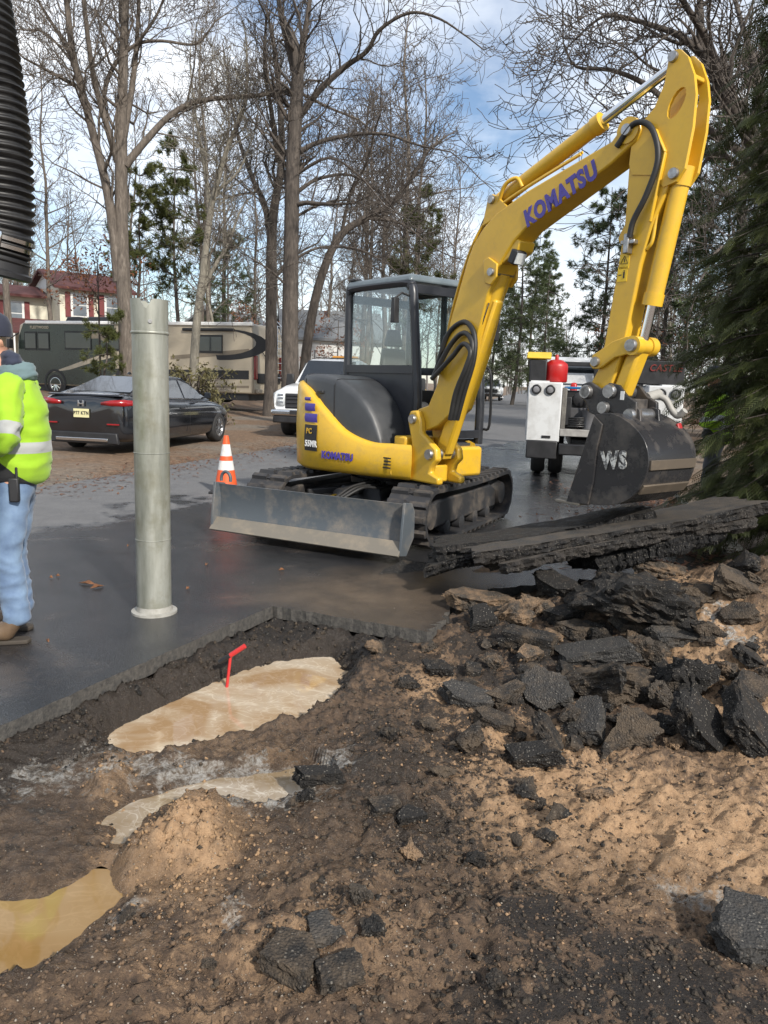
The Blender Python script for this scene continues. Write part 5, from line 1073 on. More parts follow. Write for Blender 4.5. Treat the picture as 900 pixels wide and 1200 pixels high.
# ---------------------------------------------------------------- houses
def house():
    SID = None
    m, t, b = nodes('cream_siding'); co = coord(t); wv = N(t, 'TexWave', bands_direction='Z', wave_profile='SAW'); wv.inputs['Scale'].default_value = 1.6; t.links.new(co, wv.inputs['Vector'])
    t.links.new(ramp(t, noise(t, co, 1.5, 4), [(.3, (.56, .53, .42)), (.7, (.64, .61, .50))]), b.inputs['Base Color']); b.inputs['Roughness'].default_value = .6; bump(t, b, wv.outputs[0], .6, .03); SID = m
    WSD = pm('white_siding', (.62, .62, .60), (.55, .55, .53), rough=.6, scale=1.5); ROOF = pm('red_shingles', (.085, .024, .022), (.055, .018, .017), rough=.85, scale=3, bmp=.5, bscale=8, bd=.03)
    RS = pm('red_shutter', (.15, .028, .028), (.12, .025, .025), rough=.6); GLZ = pm('house_glass', (.10, .12, .14), (.2, .22, .24), rough=.08, scale=.8)
    c = at(54, 380, 52); gz = float(G(np.array([c.x]), np.array([c.y]))[0]); h = thing('house', 'two storey cream house with dark red roof and red shutters behind the motorhome', 'house', (c.x, c.y, gz), R(38))
    # local: x along the ridge (to the right and away), -y is the front long side; gable end at x=0
    zE, zR, L, W = 5.75, 6.75, 4.4, 6.6
    b = MB(); b.box(0, L, -W/2, W/2, 0, zE); b.build('wall', SID, h)
    b = MB(); b.prism([(-W/2, zE), (W/2, zE), (0, zR)], 0, .15, Matrix.Rotation(R(90), 4, 'Z') @ Matrix.Translation((0, -.15, 0))); b.build('gable', WSD, h)
    for s in (-1, 1):
        b = MB(); b.add([(-.4, s*(W/2+.45), zE-.25), (L+.4, s*(W/2+.45), zE-.25), (L+.4, 0, zR+.05), (-.4, 0, zR+.05), (-.4, s*(W/2+.45), zE-.1), (L+.4, s*(W/2+.45), zE-.1), (L+.4, 0, zR+.22), (-.4, 0, zR+.22)], [(0, 1, 2, 3), (7, 6, 5, 4), (0, 4, 5, 1), (1, 5, 6, 2), (3, 2, 6, 7), (0, 3, 7, 4)]); b.build('roof', ROOF, h)
    def win(x, y, z, w_, hh, ax, shut=True):
        """ax 0: on the front long side (-y); 1: on the gable end (-x)"""
        M = Matrix.Translation((x, y, z)) @ (Matrix.Identity(4) if ax == 0 else Matrix.Rotation(R(-90), 4, 'Z'))
        b = MB(M); b.box(-w_/2-.1, w_/2+.1, -.08, .02, -hh/2-.1, hh/2+.1); f = b.build('window_frame', WSD, h)
        for k in (-1, 1): b = MB(M); b.box(-w_/2+.04, w_/2-.04, -.10, -.07, (0.03 if k > 0 else -hh/2), (hh/2 if k > 0 else -.03)); b.build('pane', GLZ, f)
        if shut:
            for s in (-1, 1): b = MB(M); b.box(s*(w_/2+.27)-.15, s*(w_/2+.27)+.15, -.09, .02, -hh/2-.1, hh/2+.1); b.build('shutter', RS, f)
    for x in (1.2, 3.3): win(x, -W/2, 4.6, .9, 1.3, 0)
    win(0, -.9, 4.5, 1.0, 1.5, 1, False); win(0, 1.4, 2.2, 1.0, 1.4, 1, False)
    # left wing in front, lower roof, with its own window
    b = MB(); b.box(-6.5, -.02, -1.2, 4.0, 0, 5.0); b.build('wing_wall', SID, h)
    b = MB(); b.add([(-7, -1.8, 4.95), (-.05, -1.8, 4.95), (-.05, 1.6, 5.8), (-7, 1.6, 5.8), (-7, -1.8, 5.1), (-.05, -1.8, 5.1), (-.05, 1.6, 5.95), (-7, 1.6, 5.95)], [(0, 1, 2, 3), (7, 6, 5, 4), (0, 4, 5, 1), (1, 5, 6, 2), (3, 2, 6, 7), (0, 3, 7, 4)]); b.build('wing_roof', ROOF, h)
    win(-2.2, -1.2, 3.95, 1.0, 1.3, 0); win(-4.8, -1.2, 3.95, 1.0, 1.3, 0)
    b = MB(); b.add([(-7, -4.2, 2.6), (5, -5.2, 2.6), (5, -3.2, 3.5), (-7, -1.1, 3.5), (-7, -4.2, 2.72), (5, -5.2, 2.72), (5, -3.2, 3.62), (-7, -1.1, 3.62)], [(0, 1, 2, 3), (7, 6, 5, 4), (0, 4, 5, 1), (1, 5, 6, 2), (3, 2, 6, 7), (0, 3, 7, 4)]); b.build('porch_roof', ROOF, h)
    for x in (-6.6, -3, 1, 4.6): b = MB(); b.box(x-.08, x+.08, -4.5, -4.3, 0, 2.68); b.build('porch_post', WSD, h)
    def cottage(px, Y, w_, hh, rz, label):
        p = at(px, 440, Y); q = thing('cottage', label, 'house', (p.x, Y, float(G(np.array([p.x]), np.array([Y]))[0])), rz)
        b = MB(); b.box(-w_/2, w_/2, -3, 3, 0, hh); b.build('wall', WSD, q)
        GR = pm('grey_shingles', (.16, .17, .18), (.11, .115, .12), rough=.85)
        for s in (-1, 1): b = MB(); b.add([(-w_/2-.3, s*3.4, hh-.2), (w_/2+.3, s*3.4, hh-.2), (w_/2+.3, 0, hh+2.2), (-w_/2-.3, 0, hh+2.2), (-w_/2-.3, s*3.4, hh), (w_/2+.3, s*3.4, hh), (w_/2+.3, 0, hh+2.4), (-w_/2-.3, 0, hh+2.4)], [(0, 1, 2, 3), (7, 6, 5, 4), (0, 4, 5, 1), (1, 5, 6, 2), (3, 2, 6, 7), (0, 3, 7, 4)]); b.build('roof', GR, q)
        b = MB(); b.prism([(-3, hh), (3, hh), (0, hh+2.1)], -w_/2+.02, -w_/2+.1, Matrix.Rotation(R(90), 4, 'Z')); b.build('gable', WSD, q)
        for x in (-w_/4, w_/4): b = MB(); b.box(x-.5, x+.5, -3.05, -2.95, 1.2, 2.6); b.build('window', GLZ, q)
    cottage(272, 74, 9, 4.2, R(70), 'pale house with grey gable glimpsed between trunks above the motorhome'); cottage(385, 66, 8, 4.4, R(12), 'white house glimpsed between trunks beside the cab')
house()
# ---------------------------------------------------------------- people
def skin(name, J, E, mat, parent, sub=2, wr=0., wsc=9., root=0):
    """J {key: (pos, radius or (rx, ry))}; E list of key pairs -> one smooth continuous mesh"""
    ks = list(J); me = bpy.data.meshes.new(name); me.from_pydata([J[k][0] for k in ks], [(ks.index(a), ks.index(b)) for a, b in E], []); o = bpy.data.objects.new(name, me); COL.objects.link(o)
    m = o.modifiers.new('k', 'SKIN'); m.use_smooth_shade = True; m.branch_smoothing = .6
    for i, k in enumerate(ks): r = J[k][1]; me.skin_vertices[0].data[i].radius = r if isinstance(r, tuple) else (r, r)
    me.skin_vertices[0].data[root].use_root = True
    s = o.modifiers.new('s', 'SUBSURF'); s.levels = sub; s.render_levels = sub
    bpy.context.view_layer.update(); nm = bpy.data.meshes.new_from_object(o.evaluated_get(bpy.context.evaluated_depsgraph_get())); bpy.data.objects.remove(o)
    if wr:
        for v in nm.vertices:
            c = v.co; f1 = 1-abs(mnoise.noise(Vector((c.x*wsc*.7+c.z*3, c.y*wsc*.7, c.z*wsc*1.7)))); f2 = 1-abs(mnoise.noise(Vector((c.x*wsc*1.6, c.y*wsc*1.6+c.z*5, c.z*wsc*2.6+7)))); k = mnoise.noise(c*wsc*.6)*.5+f1**4*1.1+f2**5*.6-.5; v.co = c+v.normal*wr*k
    nm.name = name; o = link(name, nm, mat, parent, smooth=True, ang=80); return o
SKIN = pm('skin', (.50, .27, .18), (.42, .21, .14), rough=.55, scale=12)
JEAN = None
def cloth(name, c1, c2, bands=(), band_axis=(0, 0, 1), band_col=(.34, .35, .34), black=None, scale=30., rough=.85):
    """woven cloth; bands: ranges along band_axis that are reflective tape; black: test plane (axis, limit) for a dark panel"""
    m, t, b = nodes(name); co = coord(t); n = noise(t, co, 7, 5, .6); n2 = noise(t, co, scale*8, 2)
    c = ramp(t, n, [(.3, c1), (.7, c2)])
    def dotv(a):
        d = N(t, 'VectorMath', operation='DOT_PRODUCT'); t.links.new(co, d.inputs[0]); d.inputs[1].default_value = a; return d.outputs['Value']
    if black: c = mix(t, math_(t, 'LESS_THAN', math_(t, 'ADD', dotv(black[0]), math_(t, 'MULTIPLY', math_(t, 'SUBTRACT', n, .5), .02)), black[1]), c, (.012, .012, .013))
    for lo, hi in bands:
        s = dotv(band_axis); k = math_(t, 'MULTIPLY', math_(t, 'GREATER_THAN', s, lo), math_(t, 'LESS_THAN', s, hi)); c = mix(t, k, c, band_col)
    t.links.new(c, b.inputs['Base Color']); b.inputs['Roughness'].default_value = rough; b.inputs['Sheen Weight'].default_value = .15; bump(t, b, math_(t, 'ADD', math_(t, 'MULTIPLY', n2, .3), n), .25, .006); return m
def fingers(J, E, s, wr, fw, dn, curl=.5):
    """hand at wrist wr: palm, four fingers and a thumb"""
    fw = Vector(fw).normalized(); dn = Vector(dn).normalized(); sd = fw.cross(dn)*s; wr = Vector(wr); k0 = 'wr'+str(s)
    J['pm'+str(s)] = (tuple(wr+fw*.055), (.034, .02)); E.append((k0, 'pm'+str(s)))
    for i, l_ in enumerate((.066, .075, .07, .055)):
        b = wr+fw*.09+sd*(.027-.018*i); p = 'pm'+str(s)
        J[f'f{s}{i}a'] = (tuple(b), .0095); J[f'f{s}{i}b'] = (tuple(b+fw*l_*.5+dn*.012*curl), .0088); J[f'f{s}{i}c'] = (tuple(b+fw*l_*.8+dn*.05*curl), .008)
        E += [(p, f'f{s}{i}a'), (f'f{s}{i}a', f'f{s}{i}b'), (f'f{s}{i}b', f'f{s}{i}c')]
    b = wr+fw*.03+sd*.035; J[f't{s}a'] = (tuple(b+dn*.01), .011); J[f't{s}b'] = (tuple(b+fw*.045+sd*.015+dn*.02), .0095); E += [('pm'+str(s), f't{s}a'), (f't{s}a', f't{s}b')]
def person(name, label, loc, rz, pose, jacket, trouser, cap, scale=1.):
    t = thing(name, label, 'person', loc, rz); t.scale = (scale,)*3; P = pose
    J = {'pel': ((0, 0, .95), (.13, .10)), 'sp': ((-.005, 0, 1.12), (.125, .10)), 'ch': ((0, 0, 1.31), (.135, .11)), 'nk0': ((-.01, 0, 1.45), (.06, .06)), 'nk': ((.04, 0, 1.53), (.055, .055)), 'hd0': ((.085, 0, 1.59), (.075, .085)), 'hd1': ((.09, 0, 1.67), (.085, .098)), 'hd2': ((.08, 0, 1.735), (.065, .07)), 'jaw': ((.14, 0, 1.555), (.03, .035)), 'nose': ((.195, 0, 1.625), (.012, .014))}
    E = [('pel', 'sp'), ('sp', 'ch'), ('ch', 'nk0'), ('nk0', 'nk'), ('nk', 'hd0'), ('hd0', 'hd1'), ('hd1', 'hd2'), ('hd0', 'jaw'), ('hd1', 'nose')]
    for s in (1, -1):
        J[f'hp{s}'] = ((0, s*.09, .90), .09); J[f'kn{s}'] = (P[f'kn{s}'], .062); J[f'cf{s}'] = (tuple((Vector(P[f'kn{s}'])*.6+Vector(P[f'an{s}'])*.4)), .06); J[f'an{s}'] = (P[f'an{s}'], .042); J[f'to{s}'] = (P[f'to{s}'], (.04, .03)); J[f'sh{s}'] = ((-.01, s*.175, 1.41), .065); J[f'el{s}'] = (P[f'el{s}'], .045); J[f'wr{s}'] = (P[f'wr{s}'], .03)
        E += [('pel', f'hp{s}'), (f'hp{s}', f'kn{s}'), (f'kn{s}', f'cf{s}'), (f'cf{s}', f'an{s}'), (f'an{s}', f'to{s}'), ('ch', f'sh{s}'), (f'sh{s}', f'el{s}'), (f'el{s}', f'wr{s}')]
        fingers(J, E, s, P[f'wr{s}'], Vector(P[f'wr{s}'])-Vector(P[f'el{s}']), (0, -s*.6, -.6))
    skin('body', J, E, SKIN, t, 2)
    # clothes
    Jj = {'hem': ((-.01, 0, .86), (.178, .168)), 'pel': ((-.015, 0, .97), (.195, .182)), 'sp': ((-.02, 0, 1.12), (.195, .182)), 'ch': ((-.012, 0, 1.30), (.198, .175)), 'sh': ((-.012, 0, 1.42), (.13, .11)), 'nk': ((-.01, 0, 1.475), (.085, .085))}
    skin('jacket', Jj, [('hem', 'pel'), ('pel', 'sp'), ('sp', 'ch'), ('ch', 'sh'), ('sh', 'nk')], jacket, t, 3, .015, 7)
    for s in (1, -1):
        e = Vector(P[f'el{s}']); w_ = Vector(P[f'wr{s}']); sh = Vector((-.012, s*.165, 1.40)); ax = (e-sh).normalized(); tot = (e-sh).length
        JK = {'in': ((-.01, s*.09, 1.38), .105), 'sh': (tuple(sh), .095), 'mu': (tuple(sh.lerp(e, .5)), .088), 'el': (tuple(e), .080), 'fo': (tuple(e.lerp(w_, .5)), .070), 'cu': (tuple(e.lerp(w_, .93)), .052)}
        d0 = sh.dot(ax); mm = cloth('sleeve_lime', (.24, .43, .012), (.30, .50, .02), [(d0+tot*.70, d0+tot*.93)], tuple(ax))
        skin('sleeve', JK, [('in', 'sh'), ('sh', 'mu'), ('mu', 'el'), ('el', 'fo'), ('fo', 'cu')], mm, t, 3, .018, 9)
    Jt = {'pel': ((0, 0, .97), (.145, .12)), 'cr': ((0, 0, .88), (.14, .125))}; Et = [('pel', 'cr')]
    for s in (1, -1):
        k = Vector(P[f'kn{s}']); a = Vector(P[f'an{s}'])
        Jt[f'h{s}'] = ((0, s*.095, .82), .102); Jt[f'th{s}'] = (tuple(Vector((0, s*.095, .82)).lerp(k, .5)), .092); Jt[f'k{s}'] = (tuple(k), .078); Jt[f'c{s}'] = (tuple(k.lerp(a, .45)), .075); Jt[f'b{s}'] = (tuple(k.lerp(a, .85)), .074); Jt[f'e{s}'] = (tuple(a+Vector((-.01, 0, -.02))), .082)
        Et += [('cr', f'h{s}'), (f'h{s}', f'th{s}'), (f'th{s}', f'k{s}'), (f'k{s}', f'c{s}'), (f'c{s}', f'b{s}'), (f'b{s}', f'e{s}')]
    skin('jeans', Jt, Et, trouser, t, 3, .009, 6.5)
    BT = pm('boot_leather', (.14, .09, .05), (.09, .058, .034), rough=.6, scale=18, bmp=.2); SOLE = pm('boot_sole', (.05, .04, .03), rough=.8)
    for s in (1, -1):
        a = Vector(P[f'an{s}']); to = Vector(P[f'to{s}']); d = Vector((to.x-a.x, to.y-a.y, 0)).normalized()
        JB = {'top': (tuple(a+Vector((0, 0, .06))), .062), 'an': (tuple(a-d*.01+Vector((0, 0, -.02))), .066), 'in': (tuple(a+d*.07+Vector((0, 0, -.045))), (.062, .056)), 'toe': (tuple(a+d*.16+Vector((0, 0, -.060))), (.062, .050)), 'tip': (tuple(a+d*.215+Vector((0, 0, -.072))), (.04, .028))}
        bt = skin('boot', JB, [('top', 'an'), ('an', 'in'), ('in', 'toe'), ('toe', 'tip')], BT, t, 2, .003, 20, 1)
        lo = a.z-.115; q = [(-.065, 0), (-.05, .038), (.0, .042), (.08, .040), (.15, .048), (.20, .040), (.235, 0)]; pl_ = q+[(x, -y) for x, y in q[-2:0:-1]]; n = len(pl_); sd = Vector((-d.y, d.x, 0)); b = MB(); vs = []
        for z in (lo, lo+.024): vs += [tuple(Vector((a.x, a.y, z))+d*x+sd*y) for x, y in pl_]
        b.add(vs, [tuple(range(n-1, -1, -1)), tuple(range(n, 2*n))]+[(i, (i+1) % n, n+(i+1) % n, n+i) for i in range(n)]); b.build('sole', SOLE, bt, bev=.006)
    # hood bunched at the neck, cap, ears, eyes
    HD = cloth('navy_hood', (.012, .016, .035), (.02, .026, .05)); TE = cloth('teal_collar', (.09, .14, .15), (.12, .18, .19))
    skin('collar', {'a': ((-.03, 0, 1.42), (.125, .115)), 'b': ((-.03, 0, 1.49), (.11, .105)), 'c': ((-.02, 0, 1.53), (.09, .085))}, [('a', 'b'), ('b', 'c')], TE, t, 3, .012, 12)
    skin('hood', {'a': ((-.015, 0, 1.47), (.10, .10)), 'b': ((-.015, 0, 1.545), (.108, .105)), 'c': ((-.03, 0, 1.60), (.085, .085)), 'd': ((-.095, 0, 1.53), (.07, .085))}, [('a', 'b'), ('b', 'c'), ('b', 'd')], HD, t, 3, .014, 12)
    b = MB(); b.lathe([(.093, 1.665), (.096, 1.69), (.092, 1.73), (.076, 1.768), (.043, 1.79), (.001, 1.797)], 24, Matrix.Translation((.082, 0, 0)) @ Matrix.Diagonal((1.06, .9, 1, 1))); cp = b.build('cap', cap, t, smooth=True, ang=70)
    b = MB(); b.add([(.15, -.06, 1.68), (.15, .06, 1.68), (.25, .045, 1.665), (.26, 0, 1.662), (.25, -.045, 1.665), (.15, -.06, 1.69), (.15, .06, 1.69), (.25, .045, 1.673), (.26, 0, 1.67), (.25, -.045, 1.673)], [(0, 1, 2, 3, 4), (9, 8, 7, 6, 5), (0, 5, 6, 1), (1, 6, 7, 2), (2, 7, 8, 3), (3, 8, 9, 4), (4, 9, 5, 0)]); b.build('peak', cap, cp)
    for s in (1, -1):
        b = MB(); b.tube(spline([(.08, s*.088, 1.60), (.065, s*.098, 1.625), (.072, s*.10, 1.65), (.09, s*.093, 1.655)], 4), [.010]*13, 8); b.build('ear', SKIN, t, smooth=True)
        b = MB(); b.lathe([(.001, -.011), (.008, -.008), (.011, 0), (.008, .008), (.001, .011)], 12, Matrix.Translation((.168, s*.033, 1.65))); b.build('eye', WHT, t, smooth=True)
    b = MB(); b.tube([(.18, -.022, 1.575), (.188, 0, 1.573), (.18, .022, 1.575)], [.005, .007, .005], 8); b.build('mouth', pm('lips', (.36, .14, .11), rough=.5), t, smooth=True)
    return t
JLIME = cloth('jacket_lime', (.24, .43, .012), (.30, .50, .02), [(1.055, 1.115)], (0, 0, 1), black=((-.9, 0, 1.0), .985))
JEANM = cloth('blue_denim', (.075, .12, .21), (.17, .25, .36), scale=60)
NAVY = cloth('navy_cap', (.012, .015, .03), (.018, .022, .04))
p = gp(27, 752)
pose1 = {'kn1': (.03, .11, .50), 'an1': (-.01, .12, .115), 'to1': (.15, .13, .03), 'kn-1': (.06, -.10, .50), 'an-1': (.03, -.12, .115), 'to-1': (.19, -.14, .03), 'el1': (-.04, .27, 1.13), 'wr1': (.20, .22, 1.08), 'el-1': (-.02, -.27, 1.12), 'wr-1': (.22, -.18, 1.10)}
w1 = person('person', 'worker in lime reflective jacket and blue jeans standing on the wet road', (p.x-.05, p.y+.10, 0), R(192), pose1, JLIME, JEANM, NAVY, 1.0)
b = MB(); b.box(-.062, -.012, .155, .195, .80, .93); rd = b.build('radio', BLK, w1, bev=.008); b = MB(); b.cyl((-.05, .175, .93), (-.05, .175, 1.0), .007, 8); b.build('antenna', BLK, rd)
pose2 = {'kn1': (.05, .11, .50), 'an1': (.0, .12, .115), 'to1': (.15, .13, .03), 'kn-1': (.02, -.11, .50), 'an-1': (-.04, -.12, .115), 'to-1': (.12, -.13, .03), 'el1': (.0, .27, 1.12), 'wr1': (.22, .15, 1.15), 'el-1': (.0, -.27, 1.12), 'wr-1': (.22, -.12, 1.12)}
person('person', 'worker in a lime jacket half hidden behind the cedar', (3.92, 9.2, .02), R(160), pose2, JLIME, cloth('dark_trousers', (.03, .032, .04), (.045, .048, .055)), NAVY, 1.0)
# ---------------------------------------------------------------- trees
def bark_mat(name, c1, c2, c3):
    m, t, b = nodes(name); co = coord(t); mp_ = N(t, 'Mapping'); mp_.inputs['Scale'].default_value = (1, 1, .22); t.links.new(co, mp_.inputs[0])
    n = noise(t, mp_.outputs[0], 14, 6, .7, .4); n2 = noise(t, co, 1.3, 4)
    c = ramp(t, n, [(.3, c1), (.55, c2), (.75, c3)]); c = mix(t, ramp(t, n2, [(.5, 0.), (.7, .4)]), c, tuple(x*.6 for x in c2))
    t.links.new(c, b.inputs['Base Color']); b.inputs['Roughness'].default_value = .9; bump(t, b, n, .9, .03); return m
BARK = bark_mat('oak_bark', (.055, .045, .037), (.13, .108, .088), (.23, .20, .17)); BARKD = bark_mat('dark_bark', (.03, .025, .022), (.085, .070, .058), (.15, .125, .105)); BARKP = bark_mat('pale_bark', (.11, .10, .08), (.22, .20, .16), (.33, .31, .26))
def leaf_mat(name, c1, c2, rough=.6, scale=3., trans=.15):
    m, t, b = nodes(name); co = coord(t); n = noise(t, co, scale, 4, .7); n2 = noise(t, co, scale*14, 2)
    c = mix(t, .45, ramp(t, n, [(.35, c1), (.68, c2)]), ramp(t, n2, [(.35, c1), (.65, c2)])); t.links.new(c, b.inputs['Base Color']); b.inputs['Roughness'].default_value = rough; b.inputs['Specular IOR Level'].default_value = .25
    tr = N(t, 'BsdfTranslucent'); t.links.new(c, tr.inputs[0]); mx_ = N(t, 'MixShader'); mx_.inputs[0].default_value = trans
    t.links.new(b.outputs[0], mx_.inputs[1]); t.links.new(tr.outputs[0], mx_.inputs[2]); t.links.new(mx_.outputs[0], t.nodes['Material Output'].inputs[0]); return m
class TB:
    """batches of tapered tubes, assembled with numpy"""
    def __init__(s): s.g = {}
    def add(s, pts, rad, n):
        s.g.setdefault((len(pts), n), []).append((pts, rad))
    def arrays(s):
        V = []; Fq = []; o = 0
        for (k, n), L in s.g.items():
            P = np.array([a for a, _ in L], float); Rr = np.array([r for _, r in L], float); B = len(L)
            T = np.empty_like(P); T[:, 1:-1] = P[:, 2:]-P[:, :-2]; T[:, 0] = P[:, 1]-P[:, 0]; T[:, -1] = P[:, -1]-P[:, -2]
            T /= np.linalg.norm(T, axis=2, keepdims=True)+1e-9
            ref = np.where(np.abs(T[:, :1, 2:3]) > .8, np.array([1., .13, 0]), np.array([.1, 0, 1.])); ref = np.broadcast_to(ref, T.shape)
            U = np.cross(T, ref); U /= np.linalg.norm(U, axis=2, keepdims=True)+1e-9; W = np.cross(T, U)
            a = 2*np.pi*np.arange(n)/n
            Q = P[:, :, None]+(U[:, :, None]*np.cos(a)[None, None, :, None]+W[:, :, None]*np.sin(a)[None, None, :, None])*Rr[:, :, None, None]
            V.append(Q.reshape(-1, 3)); b = np.arange(B)[:, None, None]*k*n; i = np.arange(k-1)[None, :, None]*n; j = np.arange(n)[None, None]; jn = (j+1) % n
            Fq.append(np.stack([o+b+i+j, o+b+i+jn, o+b+i+n+jn, o+b+i+n+j], -1).reshape(-1, 4)); o += B*k*n
        return np.concatenate(V), np.concatenate(Fq)
    def build(s, name, mat, parent=None):
        v, f = s.arrays(); return npmesh(name, v, f, mat, parent, smooth=True)
def _perp(d, rng, ang):
    a = d.orthogonal().normalized(); b = d.cross(a); t = rng.uniform(0, 2*math.pi); return (d*math.cos(ang)+(a*math.cos(t)+b*math.sin(t))*math.sin(ang)).normalized()
def grow(tb, p, d, L, r, lvl, rng, up=.12, wob=.22, kids=(0, 5, 4, 4), rmin=.006, tips=None, droop=0.):
    """one branch and everything that grows from it; lvl counts down"""
    k = 6 if lvl >= 2 else (5 if lvl == 1 else 4); pts = [p.copy()]; ds = [d.copy()]; q = p.copy(); dd = d.copy()
    for i in range(k-1):
        dd = (dd+Vector((rng.gauss(0, wob), rng.gauss(0, wob), rng.gauss(0, wob)+up-droop))).normalized(); q = q+dd*(L/(k-1)); pts.append(q.copy()); ds.append(dd.copy())
    rs = [max(rmin, r*(1-.78*i/(k-1))) for i in range(k)]
    tb.add([tuple(x) for x in pts], rs, 6 if lvl >= 3 else (4 if lvl == 2 else 3))
    if tips is not None and lvl <= 1: tips.append((pts[-1], ds[-1]))
    if lvl <= 0: return
    n = kids[min(lvl, len(kids)-1)]
    for j in range(n):
        t = .25+.75*(j+rng.random())/n; f = t*(k-1); i = min(k-2, int(f)); pp = pts[i].lerp(pts[i+1], f-i); rr = rs[i]+(rs[i+1]-rs[i])*(f-i)
        grow(tb, pp, _perp(ds[i], rng, rng.uniform(.5, 1.05)), L*rng.uniform(.38, .66)*(1.15-.5*t), rr*rng.uniform(.45, .7), lvl-1, rng, up, wob*1.08, kids, rmin, tips, droop)
def limbs_tree(name, label, specs, bark, seed, kids=(0, 5, 6, 7), lvl=3, dens=1.25, group=None, spread=1.0, rmin=.007):
    """specs: list of (photo polyline, depth, r0, r1). The first is the trunk; each limb also swings in depth."""
    rng = random.Random(seed); base = at(*specs[0][0][0], specs[0][1]); base.z = float(G(np.array([base.x]), np.array([base.y]))[0])-.1
    t = thing(name, label, 'tree', base, 0, group); tb = TB(); tr = TB()
    for si, (pl_, Y, r0, r1) in enumerate(specs):
        sw = 0 if si == 0 else rng.uniform(-1, 1)*spread; n = len(pl_); P = []
        for i, q in enumerate(pl_): P.append(at(q[0], q[1], specs[0][1]+(Y-specs[0][1]+sw*3.0)*(i/(n-1))**1.3)-base)
        if si == 0: P[0] = Vector((P[0].x, P[0].y, 0))
        S = spline(P, 4); m = len(S); L = sum((b_-a).length for a, b_ in zip(S[:-1], S[1:]))
        rs = [(r0+(r1-r0)*(i/(m-1))**.8)*(1+.35*math.exp(-i*1.2) if si == 0 else 1) for i in range(m)]
        (tr if si == 0 else tb).add([tuple(x) for x in S], rs, 10)
        nk = int((9 if si else 7)*dens*max(1, L/5))
        for j in range(nk):
            u = (.5 if si == 0 else .12)+(.5 if si == 0 else .88)*(j+rng.random())/nk; f = u*(m-1); i = min(m-2, int(f)); pp = S[i].lerp(S[i+1], f-i); dd = (S[i+1]-S[i]).normalized()
            grow(tb, pp, _perp(dd, rng, rng.uniform(.55, 1.15)), rng.uniform(1.2, 3.2)*(1.2-.5*u), max(rmin*1.5, rs[i]*rng.uniform(.22, .42)), lvl-1, rng, .10, .24, kids, rmin)
        dd = (S[-1]-S[-2]).normalized(); grow(tb, S[-1], dd, rng.uniform(1.5, 3), r1, lvl-1, rng, .06, .24, kids, rmin)
    tr.build('trunk', bark, t); tb.build('branches', bark, t); return t
def bare_variant(seed, h, r, kids, lvl=3, low=.3, n=26, rmin=.012):
    rng = random.Random(seed); tr = TB(); tb = TB(); P = []; x = y = 0
    for i in range(9): P.append((x, y, h*i/8)); x += rng.gauss(0, .16); y += rng.gauss(0, .16)
    S = spline(P, 2); m = len(S); rs = [r*(1-.85*i/(m-1))*(1+.4*math.exp(-i*1.5)) for i in range(m)]; tr.add([tuple(q) for q in S], rs, 7)
    for j in range(n):
        u = low+(1-low)*(j+rng.random())/n; f = u*(m-1); i = min(m-2, int(f)); pp = S[i].lerp(S[i+1], f-i); a = rng.uniform(0, 6.283); el = rng.uniform(.25, 1.0)
        grow(tb, pp, Vector((math.cos(a)*math.cos(el), math.sin(a)*math.cos(el), math.sin(el))), h*rng.uniform(.14, .32)*(1.15-.75*u), max(.02, rs[i]*.45), lvl-1, rng, .09, .2, kids, rmin)
    return tr, tb
OAK_G = 'bare trees standing in the wood'
limbs_tree('oak_tree', 'tall bare double stemmed oak rising behind the black sedan and the pipe', [
    ([(151, 446), (148, 380), (143, 300), (142, 200), (143, 130), (145, 60), (147, 0), (149, -70)], 26, .30, .09),
    ([(139, 330), (134, 280), (125, 220), (110, 160), (97, 110), (85, 60), (78, 0), (72, -60)], 26.3, .18, .07),
    ([(138, 190), (126, 150), (112, 100), (105, 60), (98, 0), (92, -50)], 26.2, .12, .05),
    ([(145, 160), (155, 100), (161, 40), (164, -40)], 25.8, .12, .05),
    ([(147, 194), (170, 166), (200, 135), (235, 118), (300, 112), (345, 108), (385, 126), (420, 140)], 25.5, .13, .03),
    ([(140, 188), (126, 150), (122, 110), (135, 75), (160, 52), (190, 48), (228, 52), (245, 36)], 25.7, .10, .03),
    ([(88, 100), (60, 85), (28, 68)], 26.3, .07, .03), ([(105, 130), (80, 60), (50, 10), (30, -30)], 26.4, .08, .03), ([(95, 85), (55, 40), (25, 35)], 26, .05, .02), ([(160, 52), (185, 15), (200, -30)], 25.8, .06, .02)], BARK, 3)
limbs_tree('oak_tree', 'tallest dark bare oak beside the motorhome ladder, its limbs reaching over the cab', [
    ([(341, 447), (340, 380), (341, 300), (343, 200), (347, 130), (349, 85)], 26, .31, .20),
    ([(349, 95), (340, 62), (331, 25), (325, -10), (318, -60)], 26, .15, .05), ([(349, 92), (355, 55), (361, 15), (368, -30)], 26, .15, .05),
    ([(350, 138), (375, 105), (405, 78), (430, 60), (445, 35), (480, 15), (515, 22), (550, 45)], 25.5, .12, .02),
    ([(348, 180), (375, 166), (420, 157), (455, 158), (490, 170), (528, 178)], 25.5, .09, .02),
    ([(347, 226), (372, 210), (410, 205), (440, 222), (470, 255)], 25.7, .07, .02), ([(346, 205), (385, 185), (420, 205), (450, 240)], 25.2, .06, .02),
    ([(345, 255), (375, 240), (410, 235), (440, 250)], 26, .05, .02), ([(343, 305), (375, 290), (420, 292), (455, 310)], 26, .05, .02), ([(341, 200), (310, 160), (280, 120)], 26.5, .06, .02), ([(341, 340), (318, 318), (290, 300)], 26.5, .05, .02)], BARKD, 5)
